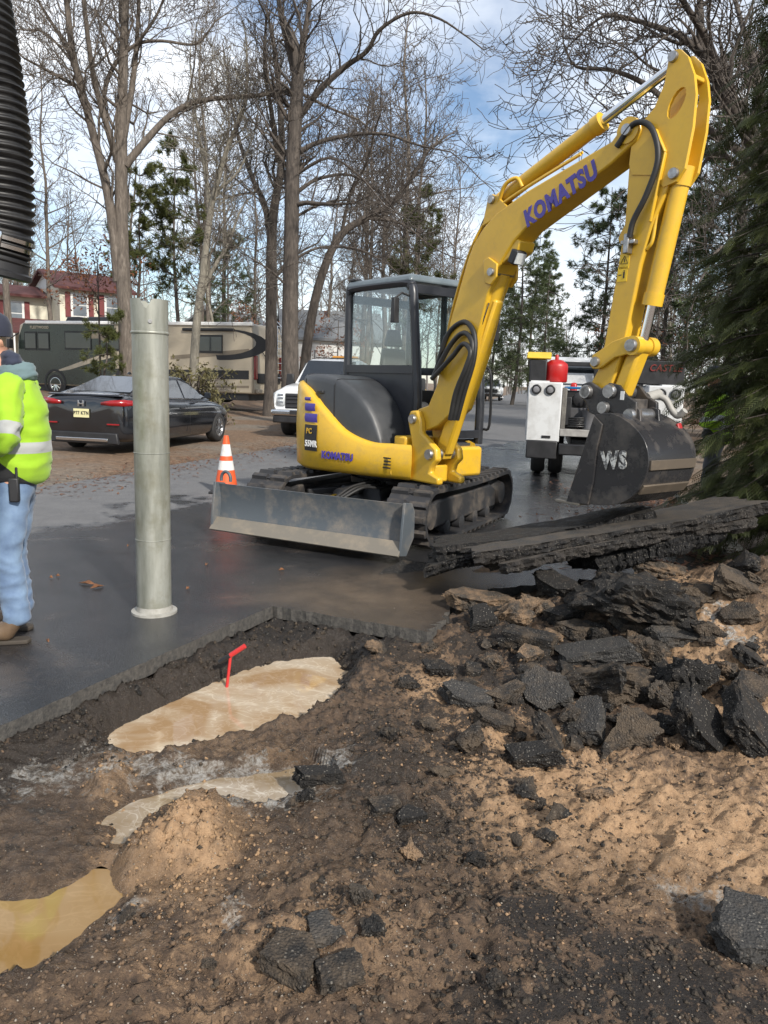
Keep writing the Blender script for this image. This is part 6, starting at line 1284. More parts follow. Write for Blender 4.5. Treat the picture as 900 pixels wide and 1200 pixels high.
limbs_tree('oak_tree', 'forked bare oak standing just behind the tallest dark oak', [
    ([(318, 447), (318, 380), (318, 290), (322, 240), (330, 190), (328, 120), (322, 60)], 30, .27, .09),
    ([(319, 290), (310, 240), (297, 212), (282, 170), (272, 125), (266, 80)], 30, .14, .04), ([(326, 190), (318, 130), (310, 80), (312, 20)], 30, .12, .04), ([(318, 330), (345, 300), (372, 285)], 30, .08, .03)], BARKD, 8)
limbs_tree('leaning_tree', 'leaning bare tree curving to the right behind the two dark oaks', [
    ([(352, 447), (362, 390), (378, 320), (400, 275), (430, 255), (460, 237), (485, 205)], 32, .24, .09), ([(430, 255), (470, 262), (500, 285)], 32, .08, .03), ([(400, 275), (410, 230), (430, 190), (440, 150)], 32, .08, .03)], BARKD, 12)
limbs_tree('slender_tree', 'slender pale barked tree beside the motorhome window', [
    ([(224, 432), (230, 385), (238, 320), (246, 255), (252, 225), (266, 175), (285, 130), (290, 90)], 27, .17, .05), ([(234, 350), (250, 315), (268, 285), (280, 250)], 27, .10, .03), ([(246, 255), (240, 200), (230, 140), (224, 90)], 27.5, .08, .03), ([(252, 225), (280, 200), (300, 150)], 27, .06, .02)], BARKP, 14)
limbs_tree('roadside_tree', 'big bare tree behind the cedar, limbs spreading over the excavator arm', [
    ([(940, 455), (930, 300), (905, 210), (880, 160), (850, 110)], 15, .24, .14),
    ([(880, 160), (845, 95), (805, 48), (765, 30), (715, 18), (690, 30)], 15, .10, .02), ([(850, 110), (830, 50), (800, 0), (780, -50)], 15, .09, .03), ([(905, 210), (850, 165), (795, 130), (755, 98), (715, 82), (675, 78), (660, 50)], 14.5, .09, .015),
    ([(930, 250), (880, 205), (840, 180), (815, 205), (790, 235)], 14.5, .07, .02), ([(900, 190), (890, 100), (870, 30), (850, -40)], 15.5, .09, .03), ([(845, 95), (800, 90), (765, 80), (740, 60)], 15, .05, .015), ([(930, 330), (880, 300), (845, 290), (820, 330)], 15, .05, .02)], BARKD, 21, spread=.5)

# background trees: six shapes, each placed many times as single trees
VAR = []
for k, (h, r, n, lo) in enumerate(((17, .17, 26, .35), (14, .12, 22, .3), (19, .20, 30, .4), (12, .09, 20, .2), (16, .14, 26, .28))):
    tr, tb = bare_variant(40+k, h, r, (0, 4, 5, 5), 3, lo, n)
    o1 = tr.build('trunk', (BARKP if k == 3 else BARK)); o2 = tb.build('branches', BARK); VAR.append((o1.data, o2.data)); bpy.data.objects.remove(o1); bpy.data.objects.remove(o2)
def stamp(name, label, cat, meshes, x, y, sc, rz, group, names=('trunk', 'branches')):
    z = float(G(np.array([x]), np.array([y]))[0])-.1; t = thing(name, label, cat, (x, y, z), rz, group); t.scale = (sc, sc, sc)
    for nm, me in zip(names, meshes): o = bpy.data.objects.new(nm, me); COL.objects.link(o); o.parent = t
    return t
rt = random.Random(77)
spots = []
for i in range(64):
    Y = rt.uniform(42, 95); px = rt.uniform(-40, 560) if i < 50 else rt.uniform(470, 640); spots.append((px, Y))
for px, Y in spots:
    p = at(px, 447, Y)
    if xl(Y)-p.x < 1.5 and p.x < xr(Y)+2: continue
    if p.x < -22 and 44 < Y < 62: continue
    far = Y > 68
    stamp('bare_tree', 'thin bare tree in the wood well behind the motorhome' if far else 'bare tree in the wood just behind the motorhome', 'tree', VAR[rt.randrange(5)], p.x, Y, rt.uniform(.85, 1.3), rt.uniform(0, 6.28), 'far bare trees of the left wood' if far else 'near bare trees of the left wood')
for i in range(52):
    Y = rt.uniform(19, 70); px = rt.uniform(600, 980); p = at(px, 447, Y)
    if p.x < xr(Y)+2.2: continue
    stamp('bare_tree', 'bare tree in the wood beyond the service truck', 'tree', VAR[rt.randrange(5)], p.x, Y, rt.uniform(.6, 1.0), rt.uniform(0, 6.28), 'bare trees of the right wood')
# far-off wood as one mass
def wood():
    tr, tb = bare_variant(99, 15, .16, (0, 2, 3), 2, .25, 22, .03); v1, f1 = tr.arrays(); v2, f2 = tb.arrays(); v = np.concatenate([v1, v2]); f = np.concatenate([f1, f2+len(v1)]); V = []; Fs = []; o = 0
    for i in range(240):
        Y = rt.uniform(90, 190); px = rt.uniform(-150, 1050); p = at(px, 447, Y)
        if xl(Y)-2 < p.x < xr(Y)+2 and Y < 120: continue
        a = rt.uniform(0, 6.28); s = rt.uniform(.75, 1.25); c, sn = math.cos(a)*s, math.sin(a)*s
        q = np.stack([v[:, 0]*c-v[:, 1]*sn+p.x, v[:, 0]*sn+v[:, 1]*c+p.y, v[:, 2]*s], -1); V.append(q); Fs.append(f+o); o += len(v)
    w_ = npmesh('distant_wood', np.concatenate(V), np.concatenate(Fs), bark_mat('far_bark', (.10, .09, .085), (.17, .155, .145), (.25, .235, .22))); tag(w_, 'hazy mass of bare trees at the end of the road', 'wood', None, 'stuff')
wood()
# ---- pines
NEED = leaf_mat('pine_needles', (.035, .055, .022), (.10, .125, .05)); NEEDY = leaf_mat('pine_needles_olive', (.035, .045, .012), (.11, .12, .035))
def tufts(tips, rng, n=26, L=.22, w_=.012, spread=.9):
    """needle brushes at branch tips -> triangles"""
    P = np.array([tuple(t[0]) for t in tips]); Dr = np.array([tuple(t[1]) for t in tips]); B = len(P); r_ = np.random.RandomState(rng.randrange(9999))
    d = Dr[:, None]*.55+r_.normal(0, spread*.6, (B, n, 3)); d /= np.linalg.norm(d, axis=2, keepdims=True); o = P[:, None]-Dr[:, None]*r_.uniform(0, L*1.6, (B, n, 1)); l_ = L*r_.uniform(.6, 1.2, (B, n, 1))
    s = np.cross(d, r_.normal(0, 1, (B, n, 3))); s /= np.linalg.norm(s, axis=2, keepdims=True)+1e-9
    V = np.stack([o-s*w_, o+s*w_, o+d*l_], 2).reshape(-1, 3); return V, np.arange(len(V)).reshape(-1, 3)
def pine_meshes(seed, h, r, whorls, low, L0, up=.05, L=.22, n=26, w_=.014, mat=None, kids=(0, 4, 4)):
    rng = random.Random(seed); tr = TB(); tb = TB(); tips = []; P = []; x = y = 0
    for i in range(8): P.append((x, y, h*i/7)); x += rng.gauss(0, .10); y += rng.gauss(0, .10)
    S = spline(P, 3); m = len(S); rs = [r*(1-.9*i/(m-1)) for i in range(m)]; tr.add([tuple(q) for q in S], rs, 8)
    for j in range(whorls):
        u = low+(1-low)*(j+rng.random()*.6)/whorls; f = u*(m-1); i = min(m-2, int(f)); pp = S[i].lerp(S[i+1], f-i)
        for q in range(rng.choice((2, 3, 3, 4))):
            a = rng.uniform(0, 6.283); grow(tb, pp, Vector((math.cos(a), math.sin(a), rng.uniform(-.05, .35))), L0*rng.uniform(.6, 1.1)*(1.1-.75*(u-low)/(1-low)), .035, 2, rng, up, .16, kids, .008, tips)
    a = tr.build('trunk', BARKD); b = tb.build('branches', BARKD); V, Fc = tufts(tips, rng, n, L, w_); c = npmesh('needles', V, Fc, mat or NEED)
    out = [a.data, b.data, c.data]
    for q in (a, b, c): bpy.data.objects.remove(q)
    return out
PN = ('trunk', 'branches', 'needles')
pA = pine_meshes(1, 13, .15, 11, .42, 2.3, .08, .24, 30, .016, NEEDY); pB = pine_meshes(2, 15, .18, 17, .12, 3.6, -.01, .28, 26, .015, None, (0, 5, 5)); pC = pine_meshes(3, 5.5, .09, 5, .45, 1.6, .0, .2, 34, .012, NEEDY)
def put_pine(px, Y, sc, rz, me, label, group=None):
    p = at(px, 447, Y); return stamp('pine_tree', label, 'tree', me, p.x, Y, sc, rz, group, PN)
put_pine(207, 40, .95, .4, pA, 'tufted green pine between the double oak and the slender pale tree')
put_pine(165, 40, .85, 2.0, pA, 'olive tufted pine partly hidden behind the double stemmed oak')
put_pine(262, 52, .7, 1.0, pB, 'small dense green pine in the wood above the motorhome roof')
put_pine(127, 25, .62, .8, pC, 'little pine sapling in front of the motorhome door')
put_pine(484, 44, .92, 3.0, pA, 'olive pine showing behind the excavator cab')
for i, (px, Y, s) in enumerate(((601, 62, .95), (575, 72, .9), (622, 70, 1.0), (640, 58, .7))):
    put_pine(px, Y, s, i*1.3, pB, 'dark green pine at the far bend of the road', 'pines at the end of the road')
for i, (px, Y, s) in enumerate(((694, 30, .60), (780, 27, .62), (850, 27, .85), (925, 22, .9))):
    put_pine(px, Y, s, i*2.1+.5, pB, 'shaggy dark pine beyond the service truck', 'pines beyond the service truck')
# oak sapling holding rust-brown leaves
def leafcloud(name, mat, parent, pts, n, size, seed):
    r_ = np.random.RandomState(seed); P = np.array(pts); i = r_.randint(0, len(P), n); c = P[i]+r_.normal(0, .12, (n, 3)); u = r_.normal(0, 1, (n, 3)); u /= np.linalg.norm(u, axis=1, keepdims=True); v = np.cross(u, r_.normal(0, 1, (n, 3))); v /= np.linalg.norm(v, axis=1, keepdims=True); s = size*r_.uniform(.6, 1.3, (n, 1))
    V = np.stack([c-u*s, c+v*s*.45, c+u*s, c-v*s*.45], 1).reshape(-1, 3); return npmesh(name, V, np.arange(4*n).reshape(-1, 4), mat, parent)
RUST = leaf_mat('rust_leaves', (.11, .045, .022), (.23, .10, .055), .8)
def sapling(px, Y, h, seed, label, mat, n=900, size=.06, cat='tree', name='oak_sapling', spread=1.0, lowd=.25, group=None):
    rng = random.Random(seed); p = at(px, 447, Y); z = float(G(np.array([p.x]), np.array([p.y]))[0])-.05; t = thing(name, label, cat, (p.x, p.y, z), 0, group); tr = TB(); tb = TB(); tips = []
    for s in range(1 if cat == 'tree' else 6):
        a0 = rng.uniform(0, 6.28); tl = 0 if cat == 'tree' else .5; P = [(0, 0, 0), (tl*.3*math.cos(a0), tl*.3*math.sin(a0), h*.4), (tl*math.cos(a0)*.8, tl*math.sin(a0)*.8, h*.75), (tl*math.cos(a0)*1.2, tl*math.sin(a0)*1.2, h)]; S = spline(P, 3); m = len(S); tr.add([tuple(q) for q in S], [.05*(1-.7*i/m) for i in range(m)], 6)
        for j in range(12 if cat == 'tree' else 5):
            u = lowd+(1-lowd)*(j+rng.random())/(12 if cat == 'tree' else 5); i = min(m-2, int(u*(m-1))); a = rng.uniform(0, 6.28); grow(tb, S[i], Vector((math.cos(a), math.sin(a), rng.uniform(0, .5))).normalized(), h*.38*spread*(1.2-.6*u), .018, 2, rng, .02, .2, (0, 3, 4), .006, tips)
    tr.build('trunk' if cat == 'tree' else 'stems', BARKD, t); tb.build('branches', BARKD, t); leafcloud('leaves', mat, t, [tuple(q[0]) for q in tips], n, size, seed); return t
sapling(118, 29, 5.2, 5, 'young oak still holding rust brown leaves beside the house and motorhome', RUST, 1000, .07, spread=1.3, lowd=.55)
sapling(395, 40, 4.5, 6, 'small oak with rust brown leaves near the white pickup', RUST, 700, .07)
sapling(300, 42, 5.0, 9, 'small oak with rust brown leaves behind the motorhome ladder', RUST, 700, .07)
sapling(765, 26, 5.0, 10, 'young tree with dull red leaves behind the excavator arm', RUST, 800, .06)
SHRUBL = leaf_mat('shrub_leaves', (.06, .055, .02), (.17, .15, .075), .5)
sapling(232, 23.5, 1.5, 11, 'olive leaved shrub between the sedan and the motorhome', SHRUBL, 1500, .07, 'shrub', 'shrub', 1.3, .1)
# ---- big cedar at the right edge
def cedar():
    cx, cy = 4.1, 6.7; rng = random.Random(31); r_ = np.random.RandomState(31); z0 = float(G(np.array([cx]), np.array([cy]))[0])
    t = thing('cedar_tree', 'tall dark green cedar with drooping feathery sprays at the road edge', 'tree', (cx, cy, z0), 0)
    tr = TB(); tr.add([(0, 0, -.1), (.03, .02, 2), (0, .05, 4.5), (.02, 0, 8.8)], [.17, .13, .08, .02], 10); tr.build('trunk', BARKD, t)
    tb = TB(); A = []; Dd = []; N_ = 1050
    for i in range(N_):
        z = .12+8.4*(i/N_)**1.15; a = rng.uniform(0, 6.283); R_ = (1.43*(1-(z/9.6)**2.2)+.08)*rng.uniform(.78, 1.06)
        d = Vector((math.cos(a), math.sin(a), 0)); P = [(d.x*R_*u, d.y*R_*u, z+.28*math.sin(u*2.0)*R_*.6-.35*u*u*R_*.6) for u in (0, .3, .55, .8, 1.)]
        tb.add(P, [.016, .012, .009, .006, .003], 4)
        nS = int(9+R_*10)
        for k in range(nS):
            u = .45+.55*(k+rng.random())/nS; q = Vector(P[0]).lerp(Vector(P[-1]), u); q.z = np.interp(u, (0, .3, .55, .8, 1.), [p_[2] for p_ in P])
            A.append(tuple(q)); s = rng.choice((-1, 1)); an = a+s*rng.uniform(.2, 1.1); Dd.append((math.cos(an), math.sin(an), rng.uniform(-.75, .05)))
    tb.build('branches', BARKD, t)
    A = np.array(A); Dd = np.array(Dd); Dd /= np.linalg.norm(Dd, axis=1, keepdims=True)
    # a thin spot in the foliage where the worker behind shows through
    w0 = Vector((3.9, 9.2, 1.15)); ln = np.array([w0.x, w0.y, w0.z])-CO; ln /= np.linalg.norm(ln); W = A+np.array([cx, cy, z0])-CO; dist = np.linalg.norm(W-(W@ln)[:, None]*ln[None], axis=1); keep = (dist > .15) | (r_.uniform(0, 1, len(A)) < .30); A = A[keep]; Dd = Dd[keep]
    # spray template: flat frond with forked leaflets
    tv = []; L = .23
    def strip(x0, y0, x1, y1, w_):
        dx, dy = x1-x0, y1-y0; l_ = math.hypot(dx, dy); nx_, ny_ = -dy/l_*w_, dx/l_*w_; tv.append(((x0-nx_, y0-ny_), (x0+nx_, y0+ny_), (x1, y1)))
    strip(0, 0, L, 0, .004)
    for k in range(9):
        x = .012+.022*k; l_ = .078*(1-(k/12)**1.5)+.010
        for s in (-1, 1):
            ex_, ey = x+l_*.72, s*l_*.70; strip(x, 0, ex_, ey, .0034)
            for q in (.5,): strip(x+(ex_-x)*q, ey*q, x+(ex_-x)*q+l_*.42, ey*q+s*l_*.10, .0032)
    T = np.array(tv); nT = len(T); B = len(A)
    side = np.cross(Dd, np.array([0, 0, 1.])[None]+r_.normal(0, .35, (B, 3))); side /= np.linalg.norm(side, axis=1, keepdims=True); up = np.cross(side, Dd); sc = r_.uniform(.7, 1.25, (B, 1, 1))
    x = T[None, :, :, 0]*sc; y = T[None, :, :, 1]*sc; dr = -1.3*x*x-.6*np.abs(y)*x*3
    V = A[:, None, None]+x[..., None]*Dd[:, None, None]+y[..., None]*side[:, None, None]+dr[..., None]*(up[:, None, None]*.5+np.array([0, 0, .5]))
    V = V.reshape(-1, 3); npmesh('sprays', V, np.arange(len(V)).reshape(-1, 3), leaf_mat('cedar_sprays', (.028, .039, .012), (.092, .106, .034), .55, 2.2, .3), t)
cedar()
# ---------------------------------------------------------------- rubble
def chunk_mat(name, c1, c2, dust, dk=.5):
    m, t, b = nodes(name); co = N(t, 'NewGeometry').outputs['Position']; oi = N(t, 'ObjectInfo')
    ad = N(t, 'VectorMath', operation='ADD'); t.links.new(co, ad.inputs[0]); cmb = N(t, 'CombineXYZ'); 
    for i in range(3): t.links.new(math_(t, 'MULTIPLY', oi.outputs['Random'], 17.+i*9), cmb.inputs[i])
    t.links.new(cmb.outputs[0], ad.inputs[1]); co = ad.outputs[0]
    n = noise(t, co, 9, 7, .68); n2 = noise(t, co, 110, 4, .7); vo = N(t, 'TexVoronoi'); vo.inputs['Scale'].default_value = 120; t.links.new(co, vo.inputs['Vector']); vs = N(t, 'SeparateColor'); t.links.new(vo.outputs['Color'], vs.inputs[0])
    c = ramp(t, n2, [(.3, c1), (.7, c2)])
    c = mix(t, math_(t, 'MULTIPLY', ramp(t, vs.outputs[0], [(.82, 0.), (.86, .55)]), ramp(t, vo.outputs['Distance'], [(.3, 1.), (.5, 0.)])), c, ramp(t, vs.outputs[1], [(0., (.12, .10, .08)), (1., (.34, .31, .26))]))
    c = mix(t, ramp(t, math_(t, 'ADD', n, math_(t, 'MULTIPLY', math_(t, 'SUBTRACT', oi.outputs['Random'], .5), .25)), [(.47, 0.), (.66, dk)]), c, dust)
    t.links.new(c, b.inputs['Base Color']); t.links.new(ramp(t, n, [(.3, .5), (.55, .92)]), b.inputs['Roughness']); b.inputs['Specular IOR Level'].default_value = .35
    bump(t, b, math_(t, 'ADD', n2, math_(t, 'MULTIPLY', vo.outputs['Distance'], .8)), .9, .012); return m
ASPH = chunk_mat('broken_asphalt', (.007, .0065, .006), (.027, .0245, .022), (.11, .082, .056), .75); ASPD = chunk_mat('muddy_broken_asphalt', (.03, .025, .02), (.08, .065, .05), (.26, .17, .10), .85); ASPT = chunk_mat('worn_road_face', (.028, .027, .026), (.058, .055, .051), (.12, .098, .076), .7)
ASPS = chunk_mat('slab_edge_asphalt', (.005, .005, .0055), (.022, .021, .0205), (.07, .058, .047), .4)
def rock_mesh(seed, flat=1., rough=.10, cuts=3):
    """broken piece of surfacing in a unit box: hull of a few points, split and roughened"""
    rng = random.Random(seed); bm = bmesh.new()
    if flat < .6:            # slab shaped: irregular polygon with two faces
        n = rng.choice((4, 5, 5, 6)); a0 = rng.uniform(0, 6)
        for k in range(n):
            a = a0+2*math.pi*(k+rng.uniform(-.28, .28))/n; r_ = rng.uniform(.72, 1.05)
            for z in (-.5, .5): bm.verts.new((.5*r_*math.cos(a)+rng.uniform(-.05, .05), .5*r_*math.sin(a)+rng.uniform(-.05, .05), z*rng.uniform(.85, 1.05)))
    else:
        for k in range(11):
            v = Vector((rng.gauss(0, 1), rng.gauss(0, 1), rng.gauss(0, 1))).normalized(); m_ = max(abs(v.x), abs(v.y), abs(v.z)); v = v*.5*(.45+.55/m_*rng.uniform(.75, 1)); bm.verts.new(v)
    r_ = bmesh.ops.convex_hull(bm, input=bm.verts); bmesh.ops.delete(bm, geom=[g for g in r_['geom_interior'] if isinstance(g, bmesh.types.BMVert)], context='VERTS')
    bmesh.ops.dissolve_limit(bm, angle_limit=R(3), verts=bm.verts, edges=bm.edges); bmesh.ops.triangulate(bm, faces=bm.faces)
    for q in range(3):
        bmesh.ops.subdivide_edges(bm, edges=[e for e in bm.edges if e.calc_length() > (.22, .12, .075)[q]], cuts=2 if q == 0 else 1, use_grid_fill=True); bmesh.ops.triangulate(bm, faces=bm.faces)
    off = Vector((seed*3.1, seed*1.7, 0))
    zk = .34 if flat < .6 else .45
    for v in bm.verts:
        c0 = v.co.copy(); c = Vector((c0.x, c0.y, c0.z*zk)); d = mnoise.noise(c*2.6+off)*rough*.7+mnoise.noise(c*7+off)*rough*.55+mnoise.noise(c*16+off)*rough*.4+mnoise.noise(c*30+off)*rough*.2-rough*.5*max(0, c0.length-.5)
        sidek = 1. if flat >= .6 else (1.0 if abs(c0.z) < .42 else .4); v.co = c0+Vector((c0.x, c0.y, c0.z*1.2)).normalized()*d*sidek
    bmesh.ops.recalc_face_normals(bm, faces=bm.faces); me = bpy.data.meshes.new('asphalt_chunk'); bm.to_mesh(me); bm.free()
    return me
SLABM = [rock_mesh(200+k, .3, .15) for k in range(9)]; BLOCKM = [rock_mesh(300+k, 1., .2) for k in range(8)]
def mats_on(ms, m):
    out = []
    for x in ms: y = x.copy(); y.materials.append(m); out.append(y)
    return out
SETS = {'s': mats_on(SLABM, ASPH), 'b': mats_on(BLOCKM, ASPH), 'm': mats_on(BLOCKM, ASPD), 'n': mats_on(SLABM, ASPD), 't': mats_on(SLABM, ASPT)}
rk = random.Random(5)
def chunk(px, py, w_, h_, kind='s', tilt=None, yaw=None, label=None, group=None, sink=.25):
    q = hit(px, py+h_*.30); d = (q-Vector(CO)).length; W = w_*1.12*d/900; Hh = h_*1.1*d/900; ms = SETS[kind]; me = ms[rk.randrange(len(ms))]
    o = bpy.data.objects.new('asphalt_chunk', me); COL.objects.link(o)
    if kind in 'snt':
        th = min(.11, max(.035, W*.30)); o.scale = (W*1.08, max(W*.55, min(W*1.0, Hh*1.25)), th)
        tl = tilt if tilt is not None else (rk.uniform(8, 38), rk.uniform(-22, 22))
        o.rotation_euler = (R(tl[0]), R(tl[1]), R(yaw if yaw is not None else rk.uniform(-35, 35)))
        lift = abs(math.sin(R(tl[0])))*o.scale[1]*.42+th*.35
    else:
        o.scale = (W*1.1, W*.85, Hh*.85); o.rotation_euler = (rk.uniform(-.3, .3), rk.uniform(-.3, .3), rk.uniform(0, 6.28)); lift = Hh*.45*(1-sink)
    o.location = (q.x, q.y+W*.12, q.z+lift*.68); tag(o, label or 'broken asphalt chunk lying loose in the churned ground', 'asphalt chunk', group)
    return o
PILE = 'broken asphalt chunks of the heap'; PL = 'grey black asphalt chunk heaped below the lifted slabs'
big = [(499, 683, 122, 32, 's', (12, 4), 4, 'long flat asphalt piece at the foot of the lifted slabs beside the excavator track'), (593, 683, 78, 30, 'n', (14, 3), 5, 'brown stained asphalt slab tucked under the stacked slabs'), (741, 706, 170, 72, 'b', None, 0, 'largest dark asphalt lump in the heap, coarse and rounded'),
 (869, 690, 66, 46, 's', (25, 18), 10, 'asphalt chunk half buried in sand near the cedar'), (562, 709, 76, 16, 'n', (8, 2), 0, 'thin muddy asphalt strip at the corner of the sawn road'), (603, 718, 48, 36, 'm', None, 0, 'brown mud coated block at the near end of the stacked slabs'), (667, 722, 58, 26, 's', (15, -8), 12, None),
 (677, 741, 48, 20, 's', (10, 6), -10, None), (620, 755, 72, 24, 's', (12, 5), -12, None), (728, 726, 34, 26, 't', (40, 20), 20, None), (749, 738, 38, 16, 's', (12, 0), 0, None), (792, 746, 60, 38, 't', (20, 6), -8, None), (756, 766, 54, 44, 'm', None, 0, None),
 (698, 768, 92, 40, 't', (16, -14), -25, 'flat topped grey slab piece lying across the middle of the heap'), (640, 806, 56, 74, 't', (48, -6), -25, 'tall tilted slab standing at the front of the heap'), (716, 803, 108, 54, 'b', None, 0, 'wide coarse asphalt block in the middle of the heap'), (815, 798, 60, 50, 'b', None, 0, None),
 (777, 818, 32, 40, 'm', None, 0, None), (880, 812, 50, 32, 's', (20, 5), 5, None), (822, 858, 70, 60, 's', (52, 22), 30, 'triangular black slab leaning at the sandy foot of the heap'), (876, 856, 76, 60, 's', (46, 24), 36, 'black slab leaning beside the triangular one on the sand'), (690, 850, 58, 54, 't', (44, -20), -40, 'shiny wet faced slab leaning at the front of the heap'),
 (741, 862, 54, 64, 'b', None, 0, 'upright gritty chunk with pale tip at the front of the heap'), (642, 866, 48, 46, 's', (50, 25), 60, 'split black chunk standing before the heap'), (626, 887, 62, 32, 's', (22, -10), -20, 'flat black chunk lying under the split one'), (545, 822, 58, 22, 't', (18, 8), -8, 'lone flat grey chunk beside the orange sand patch'), (547, 866, 54, 40, 'b', None, 0, 'black lump in the crumbs left of the heap'),
 (578, 848, 46, 20, 's', (14, 8), -15, None), (593, 815, 50, 24, 's', (16, -10), 20, None), (862, 662, 54, 36, 'b', None, 0, 'asphalt lump resting under the cedar end of the slabs'), (655, 690, 60, 24, 's', None, None, None), (700, 665, 70, 26, 'm', None, 0, None), (800, 700, 60, 30, 'b', None, 0, None), (770, 668, 56, 24, 'm', None, 0, None), (835, 742, 40, 26, 'b', None, 0, None), (645, 742, 44, 26, 'm', None, 0, None), (700, 742, 40, 24, 'b', None, 0, None), (670, 790, 44, 30, 'b', None, 0, None), (776, 790, 40, 30, 'b', None, 0, None), (860, 790, 34, 24, 'm', None, 0, None), (790, 850, 34, 28, 'b', None, 0, None), (715, 885, 26, 16, 'b', None, 0, None), (665, 840, 30, 24, 'm', None, 0, None)]
for a in big:
    lb = a[7]; chunk(a[0], a[1], a[2], a[3], a[4], a[5], a[6], lb or PL, None if lb else PILE)
for i in range(85):
    x = rk.uniform(500, 905); y = rk.uniform(676, 880)
    if y > 700+.0*(x-500)+ (190 if x > 600 else 120): continue
    wd = rk.choice((14, 18, 22, 26, 32, 38)); kd = rk.choice('sssbbmn'); chunk(x, y, wd, wd*rk.uniform(.5, .8), kd, None, rk.uniform(-70, 70), 'small broken asphalt piece filling the gaps of the heap', 'small asphalt pieces of the heap')
FR = 'loose chunks in the churned ground'
for a in ((616, 926, 30, 26, 'b', 'small round black lump on the bare sand'), (703, 931, 38, 20, 'm', 'small grey chunk on the bare sand'), (655, 957, 27, 24, 'b', None), (634, 944, 16, 14, 'b', None), (481, 958, 34, 18, 's', None), (450, 942, 38, 30, 's', 'flat black piece on the ridge right of the water channel'), (888, 1095, 80, 62, 't', 'large grey slab corner jutting from the sand'), (373, 916, 54, 16, 's', 'thin black slab at the end of the wet channel'), (358, 933, 24, 14, 'b', None), (340, 944, 14, 10, 'b', None), (378, 1086, 48, 56, 't', 'upper piece of three flat pieces lying together on the soil'), (341, 1126, 60, 54, 's', 'widest of three flat pieces lying together on the soil'), (397, 1138, 48, 42, 's', 'smallest of three flat pieces lying together on the soil'), (424, 1046, 32, 28, 'm', 'brown clotted lump above the three flat pieces'), (437, 1092, 28, 22, 'b', None), (299, 728, 22, 9, 's', None), (520, 905, 26, 16, 'b', None), (560, 1008, 22, 16, 'b', None), (480, 1000, 24, 18, 'm', None), (150, 1075, 18, 12, 'b', None), (440, 760, 30, 14, 'm', None), (480, 800, 24, 14, 'b', None), (455, 860, 24, 16, 'b', None), (500, 850, 26, 16, 'b', None), (640, 985, 20, 16, 'b', None), (600, 985, 22, 16, 'b', None), (246, 1130, 16, 12, 'b', None), (585, 1150, 24, 16, 'b', None)):
    t0 = (6, 4) if a[5] and 'three flat' in a[5] else ((8, 4) if a[4] in 'snt' else None); chunk(a[0], a[1], a[2], a[3], a[4], t0, None, a[5], None if a[5] else FR)
# ---- the big lifted slabs
def slab(name, label, P, Q, v, th, depth, seed, jag=.05, topm=ASPT):
    """P, Q front lower corners; v direction to the back"""
    rng = random.Random(seed); P = Vector(P); Q = Vector(Q); u = Q-P; L = u.length; M = frame(P, u, v); out = []
    n = 110; brk = [(rng.uniform(0, L), rng.uniform(-.05, .05)) for _ in range(9)]; wv = lambda q, s_: sum(d_*(1 if q > x_ else 0) for x_, d_ in brk)*.55+jag*(mnoise.noise(Vector((q*2.3, seed*3.3+s_, 0)))*1.1+mnoise.noise(Vector((q*7, seed*5.1+s_, 0)))*.6+mnoise.noise(Vector((q*22, seed+s_, 0)))*.35)
    for i in range(n+1): out.append((L*i/n, wv(L*i/n, 0)))
    for i in range(1, 12): out.append((L+rng.uniform(-jag, jag), depth*i/12))
    for i in range(n+1): out.append((L*(1-i/n), depth+wv(L*(1-i/n), 9)))
    for i in range(11, 0, -1): out.append((rng.uniform(-jag, jag), depth*i/12))
    bm = bmesh.new(); rings = []; m_ = len(out)
    for z, k in ((0, -.02), (th*.17, .006), (th*.34, .012), (th*.52, .004), (th*.7, .012), (th*.86, .004), (th, 0)):
        rings.append([bm.verts.new((x+(.007*rng.uniform(-1, 1) if k else 0), y+(rng.uniform(-1, 1)*.006-k+.030*mnoise.noise(Vector((x*7, z*34, seed)))+.022*mnoise.noise(Vector((x*19, z*60, seed+4))) if k else 0), z+(rng.uniform(-.006, .006) if 0 < z < th else (0 if z else .03*mnoise.noise(Vector((x*4, y*4, seed)))+rng.uniform(-.008, .006))))) for x, y in out])
    ft = bm.faces.new(rings[-1]); fb = bm.faces.new(rings[0][::-1])
    for a, b_ in zip(rings[:-1], rings[1:]):
        for i in range(m_): bm.faces.new((a[i], a[(i+1) % m_], b_[(i+1) % m_], b_[i])).material_index = 1
    fb.material_index = 1; bmesh.ops.triangulate(bm, faces=[ft, fb]); bmesh.ops.recalc_face_normals(bm, faces=bm.faces)
    # sag and crack: gentle bend along the length
    for w_ in bm.verts: w_.co.z += .035*math.sin(w_.co.x/L*3.1+seed)+.012*mnoise.noise(Vector((w_.co.x*3, w_.co.y*3, seed)))
    bm.transform(M.to_3x3().to_4x4()); me = bpy.data.meshes.new(name); bm.to_mesh(me); bm.free(); o = link(name, me, [topm, ASPS]); o.location = P; tag(o, label, 'slab'); return o
slab('asphalt_slab', 'lowest of the stacked road slabs, pale broken edge toward the heap', at(596, 678, 4.85), at(886, 614, 5.05), (.12, 1, -.11), .07, .8, 1)
slab('asphalt_slab', 'long upper road slab with smooth grey top tilted up toward the cedar', at(556, 668, 5.0), at(908, 596, 5.1), (.10, 1, -.085), .085, .85, 2)
slab('asphalt_slab', 'crumbling black slab lying directly under the bucket', at(522, 664, 5.35), at(768, 618, 5.45), (.1, 1, -.06), .14, .6, 3, .08, ASPH)
slab('asphalt_slab', 'short slab wedged under the lowest one at its raised end', at(700, 668, 5.0), at(850, 634, 5.1), (.1, 1, -.1), .11, .6, 4, .04)
